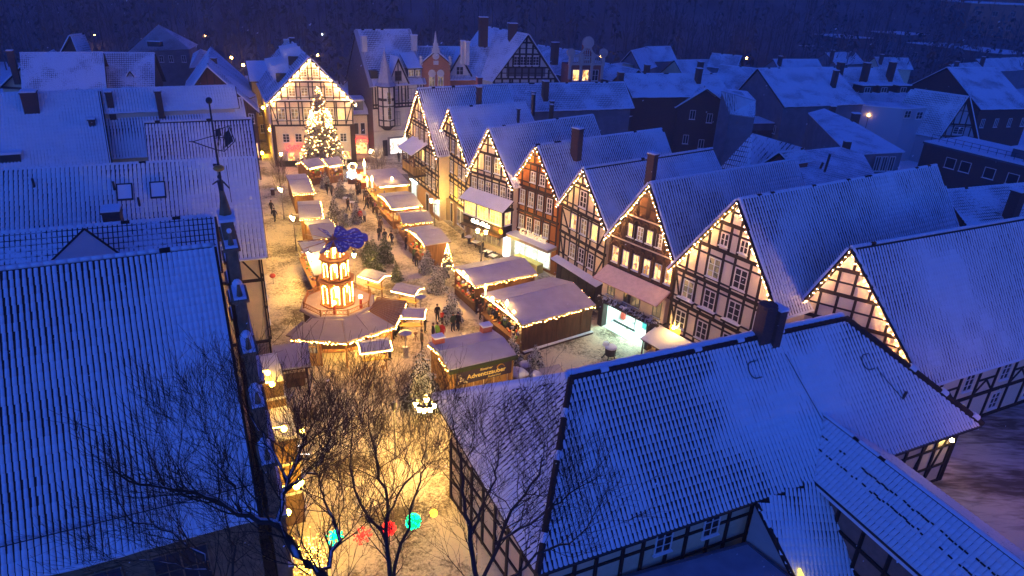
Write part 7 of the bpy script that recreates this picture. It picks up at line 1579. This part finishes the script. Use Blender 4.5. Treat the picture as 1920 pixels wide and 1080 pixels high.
conifer(839, 505, 2.8, 'slim cone tree wound with bulbs beside the long drinks stall', 1, .7, 90); conifer(793, 765, 5.2, 'tall snowy fir beside the banner hut and the candelabra lamp', 0, .85)
conifer(588, 515, 1.6, 'little fir at the foot of the stage, left side', 2); conifer(497, 735, 1.8, 'potted fir at the town hall bay', 3)
# the great tree
gb = P(607, 313); h = 12.3; GT = thing('christmas_tree', 'great snow-dusted Christmas tree covered in warm lights before the hotel', 'christmas tree', gb, 0); a, b = split_mesh(conifer_mesh(h, 3.5, 11, 2.4, lay=26), [BARK, snowy('needles_great', (.03, .035, .015), thr=.62, soft=.15, noise=1.4, nscale=4, snow=(.6, .52, .38))])
link('trunk', a, GT); link('branches', b, GT, kind='stuff'); m = MB(); q = random.Random(9)
for i in range(700):
    f = q.random()**.85; an = q.random()*2*PI; f = f*.74 if f > .74 and q.random() < .85 else f; r = 3.45*(1-f)**.85*q.uniform(.8, 1.08)+.05; m.ball((r*math.cos(an), r*math.sin(an), h*(.05+.88*f)-r*.25+.1), .048*q.uniform(.7, 1.25), 0, 5, 3)
m.build('lights', glow('bulb_tree', (1, .56, .18), 48), GT, kind='stuff')

# ------------------------------------------------------------------ people
def person_mesh(pose, seed):
    """one continuous skinned body; returns mesh with slots coat, trousers, skin, shoes"""
    me = bpy.data.meshes.new('b'); V = []; E = []; R = []
    def v(p, r, par=None): V.append(p); R.append(r); (E.append((par, len(V)-1)) if par is not None else None); return len(V)-1
    st, sw, arm, lean = pose
    pel = v((0, 0, .93), .15); sp = v((0, -lean*.3, 1.12), .145, pel); ch = v((0, -lean*.7, 1.36), .165, sp); nk = v((0, -lean, 1.50), .06, ch); hd = v((0, -lean-.02, 1.60), .088, nk); h2 = v((0, -lean-.015, 1.70), .085, hd); v((0, -lean-.10, 1.625), .018, hd)
    for s in (-1, 1):
        f = st*s; hp = v((s*.09, 0, .86), .115, pel); kn = v((s*.10, -f*.5-.03, .49), .075, hp); an = v((s*.10, -f+.03*(f < 0), .10+(.05 if f < -.1 else 0)), .055, kn); v((s*.11, -f-.15, .045+(.03 if f < -.1 else 0)), .042, an)
        sh = v((s*.19, -lean*.8, 1.40), .075, ch); a = arm[0 if s < 0 else 1]; el = v((s*(.25+.02*abs(a)), -lean*.8-a*.14+sw*s, 1.14), .060, sh)
        w_ = v((s*(.24-.10*a), -lean*.8-a*.36+sw*s*1.8, .90+.30*a), .042, el); hnd = v((s*(.235-.12*a), -lean*.8-a*.44+sw*s*2, .83+.37*a), .036, w_)
        d = Vector((0, -a, -(1-a)-.2)).normalized()
        for k in range(4): v((s*(.235-.12*a)+.022*(k-1.5), -lean*.8-a*.44+sw*s*2+d.y*(.075+.01*(k in (1, 2)))-.01, .83+.37*a+d.z*(.08+.01*(k in (1, 2)))), .009, hnd)
        v((s*(.235-.12*a)-s*.04, -lean*.8-a*.44+sw*s*2-.045, .83+.37*a-.02), .011, hnd)
    me.from_pydata(V, E, []); o = bpy.data.objects.new('b', me); COL.objects.link(o); md = o.modifiers.new('s', 'SKIN'); md.use_smooth_shade = True
    for i, r in enumerate(R): me.skin_vertices[0].data[i].radius = (r, r*(.8 if i in (0, 1, 2) else 1)); 
    me.skin_vertices[0].data[0].use_root = True; su = o.modifiers.new('u', 'SUBSURF'); su.levels = 1; su.render_levels = 1
    dg = bpy.context.evaluated_depsgraph_get(); out = bpy.data.meshes.new_from_object(o.evaluated_get(dg)); bpy.data.objects.remove(o); out.name = 'person_body'; out.materials.clear()
    for mt in (MATS['snow'],)*4: out.materials.append(mt)
    hands = [Vector(V[i]) for i in range(len(V)) if abs(R[i]-.036) < 1e-6]
    for p in out.polygons:
        c = p.center; mi = 0 if c.z > .80 else 1
        if c.z > 1.515: mi = 2
        if c.z < .11: mi = 3
        if any((c-hh).length < .10 for hh in hands): mi = 2
        p.material_index = mi
    return out
POSES = [person_mesh(p, i) for i, p in enumerate((((0.03), 0, (.1, .1), .02), ((.24), .10, (.15, .1), .05), ((.05), 0, (.75, .3), .03), ((.16), .05, (.55, .5), .06), ((.02), 0, (.6, .7), .10)))]
hatm = MB().ball((0, 0, 0), .108, 0, 10, 6, .95)
hatm.f = [f for f in hatm.f if sum(hatm.v[i][2] for i in f)/len(f) > -.035]; hatm.m = [0]*len(hatm.f); hatm.uv = [[(0, 0)]*len(f) for f in hatm.f]; HAT = hatm.mesh('hat', [SNOW], True)
def clothm(n, c): return mat('cloth_'+n, c, .85, .1, noise=.25, nscale=9)
CL_ = {'black': clothm('black', (.015, .015, .018)), 'navy': clothm('navy', (.02, .028, .06)), 'red': clothm('red', (.55, .03, .02)), 'grey': clothm('grey', (.10, .10, .10)), 'pink': clothm('pink', (.50, .16, .28)), 'lime': clothm('lime', (.35, .8, .08)), 'brown': clothm('brown', (.09, .05, .03)), 'white': clothm('white', (.6, .62, .6)), 'green': clothm('green', (.05, .09, .05)), 'olive': clothm('olive', (.12, .10, .05)), 'skin': mat('skin', (.45, .26, .18), .6), 'hair': clothm('hair', (.05, .03, .02)), 'blue': clothm('blue', (.05, .10, .22))}
def person(x, y, label, coat='black', pose=0, rz=0, trous='black', hat='hair', s=1.0, grp='visitors at the Christmas market'):
    t = thing('person', label, 'person', P(x, y)+Vector((0, 0, .05)), rz, grp); t.scale = (s, s, s); o = link('body', POSES[pose], t)
    for i, c in enumerate((coat, trous, 'skin', 'brown')): o.material_slots[i].link = 'OBJECT'; o.material_slots[i].material = CL_[c]
    lean = (.02, .05, .03, .06, .10)[pose]
    k = link('hat' if hat not in ('hair',) else 'hair', HAT, t, loc=(0, -lean+.005, 1.695)); k.material_slots[0].link = 'OBJECT'; k.material_slots[0].material = CL_[hat]
    return t
PL = [(510, 402, 'person in a dark coat walking on the open left side, farther one', 'black', 1, 2.8), (516, 417, 'person in black walking on the open left side, nearer one', 'black', 1, 2.9),
 (614, 366, 'left person of the pair strolling in the upper lane', 'black', 1, 3.0), (622, 368, 'right person of the pair strolling in the upper lane', 'grey', 1, 3.1), (670, 368, 'person standing before the orange booth', 'black', 0, 1.2), (653, 397, 'person in black stooping beside the firs', 'black', 3, 1.4),
 (676, 418, 'person in a bright red coat beside the fir', 'red', 0, .4), (684, 417, 'person in a white coat next to the red coat', 'white', 0, -.3), (687, 393, 'person in an olive coat walking towards the stalls', 'olive', 1, 1.8), (703, 395, 'child in a pink jacket by the mauve-roofed stall', 'pink', 1, .5), (713, 428, 'person in a grey jacket walking down the lane, right of the red coat', 'grey', 1, .2), (714, 437, 'person in a red-brown coat just behind the grey jacket', 'brown', 1, 3.3),
 (711, 452, 'left person of the dark trio by the green firs', 'black', 0, 1), (722, 458, 'middle person of the dark trio by the green firs', 'navy', 0, .4), (735, 462, 'right person of the dark trio by the green firs', 'black', 1, 5.5), (690, 480, 'person in dark clothes behind the green firs', 'black', 0, .3), (663, 472, 'person sitting out by the bench behind the pyramid, left', 'black', 2, 1.3), (674, 468, 'person in a yellow-green jacket by the bench behind the pyramid', 'olive', 2, -1.2),
 (761, 470, 'person at the counter of the folded-roof stall', 'black', 2, 1.5), (776, 492, 'person in a green jacket browsing at the folded-roof stall', 'green', 2, 1.2), (781, 500, 'person in brown browsing at the folded-roof stall', 'brown', 2, 1.0),
 (602, 334, 'person at the left twin stall', 'black', 2, 3.1), (594, 336, 'person in navy at the left twin stall', 'navy', 2, 3.0), (626, 332, 'person at the right twin stall', 'black', 2, 3.1), (636, 334, 'person in brown at the right twin stall', 'brown', 2, 2.7), (642, 330, 'person in black right of the twin stalls', 'black', 0, 2.5), (748, 305, 'dark statue-like person alone before the lit clothes shop', 'black', 0, 0), (757, 309, 'person pushing a stroller past the balcony house', 'grey', 4, 1.6),
 (820, 604, 'left adult in black before the small fir', 'black', 0, .5), (829, 606, 'child in a red jacket between two adults', 'red', 0, .3), (834, 600, 'right adult in black behind the red child', 'black', 0, -.4), (849, 622, 'person in dark green near the largest stall, left of a pair', 'green', 0, .8), (859, 621, 'person in black near the largest stall, right of a pair', 'black', 0, -.5),
 (812, 641, 'person in black behind the banner hut', 'black', 0, 2), (820, 640, 'person in a luminous lime jacket behind the banner hut', 'lime', 0, 2.4), (829, 641, 'person in a red jacket right of the lime jacket', 'red', 0, 2.8), (791, 656, 'person in olive standing alone left of the banner hut', 'olive', 0, 2),
 (797, 625, 'person in black at the flat pale table roof', 'black', 2, 1.8), (723, 678, 'left person in navy at the nearest roofed table', 'navy', 2, 1.3), (731, 676, 'right person in navy at the nearest roofed table', 'navy', 2, 1.6), (758, 600, 'person in brown between the pyramid canopy and the tables', 'brown', 2, 3), (742, 622, 'person in black at the pyramid counter', 'black', 2, 2.4), (734, 634, 'person in grey at the pyramid counter', 'grey', 2, 2.2), (752, 562, 'person at the second roofed table', 'black', 2, 1),
 (893, 590, 'person in black in the crowd at the long drinks stall, farthest left', 'black', 2, 1.9), (900, 600, 'person in brown in the drinks stall crowd', 'brown', 2, 1.7), (908, 596, 'person in navy in the drinks stall crowd', 'navy', 2, 2.4), (915, 606, 'person in grey with pale hat in the drinks stall crowd', 'grey', 2, 1.9), (922, 600, 'person in black with brown hair in the drinks stall crowd', 'black', 0, .5), (930, 612, 'person in red cap in the drinks stall crowd', 'black', 2, 2.0), (938, 608, 'person in olive in the drinks stall crowd', 'olive', 0, 1), (944, 620, 'person in navy near the steel heater', 'navy', 2, 2.2), (953, 618, 'person in brown near the steel heater', 'brown', 0, 2.6), (962, 628, 'person in blue under the eave bulbs of the largest stall', 'blue', 2, 2.1), (966, 636, 'person in black under the eave bulbs, nearest', 'black', 0, 2.9), (886, 578, 'person in black with red scarf under the drinks stall roof', 'black', 2, 1.5), (880, 566, 'person in brown under the drinks stall roof, farther back', 'brown', 0, 1.5), (905, 584, 'person in dark green behind the drinks stall crowd', 'green', 0, 2), (858, 548, 'person in black beside the red-ornamented fir', 'black', 2, 1.4), (868, 560, 'person in grey beside the red-ornamented fir', 'grey', 0, 1.8)]
for i in range(26):
    a, b = rnd.random(), rnd.random(); PL.append((int(884+a*72), int(556+a*62+b*20), 'person in dark winter clothes in the crowd between the dark stalls', ('black', 'navy', 'brown', 'grey', 'green')[i % 5], i % 5 if i % 5 != 1 else 0, rnd.uniform(0, 6.2)))
for i in range(12):
    a, b = rnd.random(), rnd.random(); PL.append((int(668+a*40), int(352+a*50+b*12), 'person in dark winter clothes left of the fairground stall', ('black', 'brown', 'grey')[i % 3], (0, 2, 3)[i % 3], rnd.uniform(0, 6.2)))
for i in range(10):
    a, b = rnd.random(), rnd.random(); PL.append((int(736+a*26), int(640-a*44+b*8), 'person in dark winter clothes along the pyramid counter', ('black', 'navy', 'brown')[i % 3], (0, 2, 4)[i % 3], rnd.uniform(1.5, 3)))
HOW = ('standing upright', 'mid-stride', 'with one arm raised', 'with both hands forward', 'bending towards the counter')
PL = [(x, y, lb.replace('dark winter clothes', 'a %s coat %s,' % (c, HOW[ps])) if 'dark winter clothes' in lb else lb, c, ps, rz) for x, y, lb, c, ps, rz in PL]
for x, y, lb, c, ps, rz in PL:
    hat = 'white' if 'pale hat' in lb else 'red' if 'red cap' in lb or 'red scarf' in lb else ('hair' if (x*y) % 3 else ('black', 'grey', 'brown', 'navy')[x % 4])
    person(x, y, lb, c, ps, rz, 'navy' if x % 2 else 'black', hat, .66 if 'child' in lb else 1.0 if x % 2 else .96)
t = thing('stroller', 'dark stroller beside the balcony house', 'stroller', P(763, 311), .4); m = MB(); m.box((0, 0, .55), (.45, .8, .3)); m.beam((0, .4, .6), (0, .75, 1.0), .4, .04); m.build('seat', CL_['black'], t)
for sx in (-.22, .22):
    for sy in (-.3, .3): MB().cyl((sx-.02, sy, .14), (sx+.02, sy, .14), .14, .14, 10).build('wheel', METAL, t)
for x, y, lb in ((672, 476, 'yellow bench table behind the pyramid'), (660, 390, 'snow-topped high table beside the firs, left one'), (650, 382, 'snow-topped high table beside the firs, farther one')):
    t = thing('bench_table', lb, 'table', P(x, y), .1); MB().box((0, 0, .78), (1.9 if 'bench' in lb else .8, .6, .05)).build('table_top', MATS['table_yellow'] if 'bench' in lb else SNOW, t)
    for sx in (-.6, .6) if 'bench' in lb else (0,): MB().box((sx, 0, .39), (.07, .4, .76)).build('leg', WOODD, t)

# ------------------------------------------------------------------ bare trees before the camera
def tube(V, F, pts, rads, n):
    b = len(V)
    for i, (p, r) in enumerate(zip(pts, rads)):
        d = (pts[min(i+1, len(pts)-1)]-pts[max(i-1, 0)]).normalized(); x = d.orthogonal().normalized(); y = d.cross(x)
        for k in range(n): a = 2*PI*k/n; V.append(p+(x*math.cos(a)+y*math.sin(a))*r)
    for i in range(len(pts)-1):
        for k in range(n): j = (k+1) % n; F.append((b+i*n+k, b+i*n+j, b+(i+1)*n+j, b+(i+1)*n+k))
def grow(V, F, p, d, L, r, dep, q, up=.12, cnt=[0]):
    ns = 4 if dep > 1 else 3; pts = [p]; rads = [r]; dd = d.copy()
    for i in range(ns):
        dd = (dd+Vector((q.gauss(0, .16), q.gauss(0, .16), q.gauss(0, .12)+up))).normalized(); pts.append(pts[-1]+dd*L/ns); rads.append(max(.004, r*(1-.62*(i+1)/ns)))
    tube(V, F, pts, rads, 6 if r > .05 else 4 if r > .015 else 3)
    if dep <= 0: return
    nb = q.randint(3, 4) if dep > 1 else q.randint(3, 6)
    for k in range(nb):
        t = q.uniform(.25, 1.0); i = min(ns-1, int(t*ns)); b = pts[i].lerp(pts[i+1], t*ns-i); dl = (pts[i+1]-pts[i]).normalized(); s = dl.orthogonal(); s.rotate(Matrix.Rotation(q.random()*2*PI, 3, dl)); nd = (dl*q.uniform(.5, 1.0)+s.normalized()*q.uniform(.45, .8)+Vector((0, 0, .15))).normalized()
        grow(V, F, b, nd, L*q.uniform(.5, .75), max(.005, rads[i]*q.uniform(.45, .7)), dep-1, q, up)
    grow(V, F, pts[-1], dd, L*.72, rads[-1], dep-1, q, up)
def bare_tree(label, limbs, seed, foot):
    """limbs: polylines of sightings with heights and radii; twigs grow from them"""
    q = random.Random(seed); rt = thing('bare_tree', label, 'tree', foot, 0, 'bare winter trees in the foreground'); first = True
    for lb in limbs:
        V, F = [], []; pts = [P(x, y, z)-foot for x, y, z, r in lb]; rads = [r*.6 for *_, r in lb]
        sp = []; sr = []
        for i in range(len(pts)-1):
            for k in range(4): t = k/4; sp.append(pts[i].lerp(pts[i+1], t)+Vector((q.gauss(0, .04), q.gauss(0, .04), q.gauss(0, .04)))); sr.append(rads[i]+(rads[i+1]-rads[i])*t)
        sp.append(pts[-1]); sr.append(rads[-1]); tube(V, F, sp, sr, 8); VB_, FB = len(V), None
        me = npmesh('trunk' if first else 'limb', [tuple(v) for v in V], F, np.zeros(len(F)), [BARK], True); link('trunk' if first else 'limb', me, rt)
        V, F = [], []
        for i in range(2 if not first else 5, len(sp)):
            if sr[i] > .16 and q.random() < .5: continue
            dl = (sp[i]-sp[i-1]).normalized()
            for _ in range(2 if q.random() < .65 else 1):
                s = dl.orthogonal(); s.rotate(Matrix.Rotation(q.random()*2*PI, 3, dl)); nd = (dl*.6+s.normalized()*.8+Vector((0, 0, .35))).normalized(); grow(V, F, sp[i], nd, q.uniform(.9, 1.6), min(.022, sr[i]*.45), 2, q)
        grow(V, F, sp[-1], (sp[-1]-sp[-2]).normalized(), .95, sr[-1], 3, q)
        link('twigs', npmesh('twigs', [tuple(v) for v in V], F, np.zeros(len(F)), [TWIG], False), rt, kind='stuff'); first = False
ft = P(600, 1085, 15.5); ft = Vector((ft.x+.4, ft.y-2.5, 0))
f2 = lambda pz: (960, 540)
def foot_line(foot, x, y, z, r):    # trunk rises from the foot to the sighting
    return (x, y, z, r)
bare_tree('big bare tree with a snow-streaked leaning trunk, spreading over the left lane', [
  [(700, 1290, 12.5, .26), (655, 1150, 14.5, .22), (600, 1075, 15.6, .19), (520, 985, 16.6, .15), (455, 960, 17.0, .10), (370, 924, 17.4, .075), (285, 910, 17.8, .05)],
  [(520, 985, 16.6, .10), (535, 910, 16.8, .085), (560, 845, 17.0, .07), (575, 823, 17.2, .04)], [(545, 895, 16.8, .06), (500, 830, 17.0, .05), (465, 773, 17.4, .03)],
  [(455, 960, 17.0, .07), (430, 902, 17.4, .05), (400, 838, 17.8, .035), (385, 802, 18, .02)], [(535, 917, 16.8, .07), (590, 888, 17.0, .05), (615, 845, 17.4, .035), (620, 802, 17.8, .02)],
  [(600, 1075, 15.6, .10), (640, 1010, 15.6, .07), (610, 938, 16.0, .05), (600, 895, 16.4, .03)]], 3, ft)
ft2 = P(725, 1200, 9.0); ft2 = Vector((ft2.x, ft2.y-.8, 0))
bare_tree('slender many-stemmed bare tree in the middle of the bottom edge', [
  [(745, 1250, 8.5, .15), (735, 1120, 11, .13), (725, 1000, 12.8, .10), (720, 917, 14.0, .07), (700, 845, 15.0, .045), (690, 787, 15.8, .025)],
  [(735, 1090, 11.4, .09), (770, 960, 13.2, .06), (790, 888, 14.4, .04), (800, 838, 15.2, .022)], [(728, 1020, 12.5, .08), (660, 917, 14.2, .055), (655, 845, 15.2, .035), (660, 802, 15.8, .02)], [(724, 970, 13.2, .06), (770, 888, 14.8, .04), (760, 830, 15.4, .022)]], 5, ft2)
ft3 = P(905, 1200, 9.0); ft3 = Vector((ft3.x, ft3.y-.8, 0))
bare_tree('bare tree with a dark crown lying over the end of the tiled roof', [
  [(935, 1300, 8.5, .17), (905, 1130, 11.5, .14), (880, 1010, 13.4, .10), (868, 917, 14.6, .07), (860, 845, 15.6, .04), (850, 802, 16.2, .022)],
  [(900, 1100, 12, .10), (960, 960, 13.8, .07), (1010, 888, 15.0, .045), (1020, 838, 15.8, .025)], [(930, 1020, 13.0, .07), (1020, 960, 14.0, .05), (1080, 917, 14.8, .03)], [(915, 1110, 11.8, .09), (1010, 1040, 13.0, .06), (1090, 1000, 14, .035)], [(880, 1000, 13.5, .07), (930, 902, 15.0, .045), (935, 845, 15.8, .025)]], 7, ft3)
bare_tree('bare tree at the lower left before the town hall wall', [
  [(480, 1280, 8.5, .14), (430, 1130, 11, .11), (380, 1040, 12.2, .08), (300, 990, 12.8, .05), (240, 970, 13.2, .03)], [(430, 1130, 11, .08), (440, 1030, 12.5, .05), (420, 953, 13.4, .03)], [(400, 1070, 11.8, .06), (330, 1060, 12.2, .04), (260, 1050, 12.6, .025)]], 9, Vector((P(480, 1280, 8.5).x, P(480, 1280, 8.5).y-.5, 0)))

# snowflakes hanging in the air near the camera
m = MB(); q = random.Random(77)
for i in range(420):
    p = CAM+ray(q.uniform(0, 1920), q.uniform(0, 1080))*q.uniform(7, 26); r = q.uniform(.005, .011); m.cyl(p-Vector((r, 0, r)), p+Vector((r, 0, r)), r, r*.6, 5)
m.build('falling_snow', SNOW, kind='stuff')
# --- end
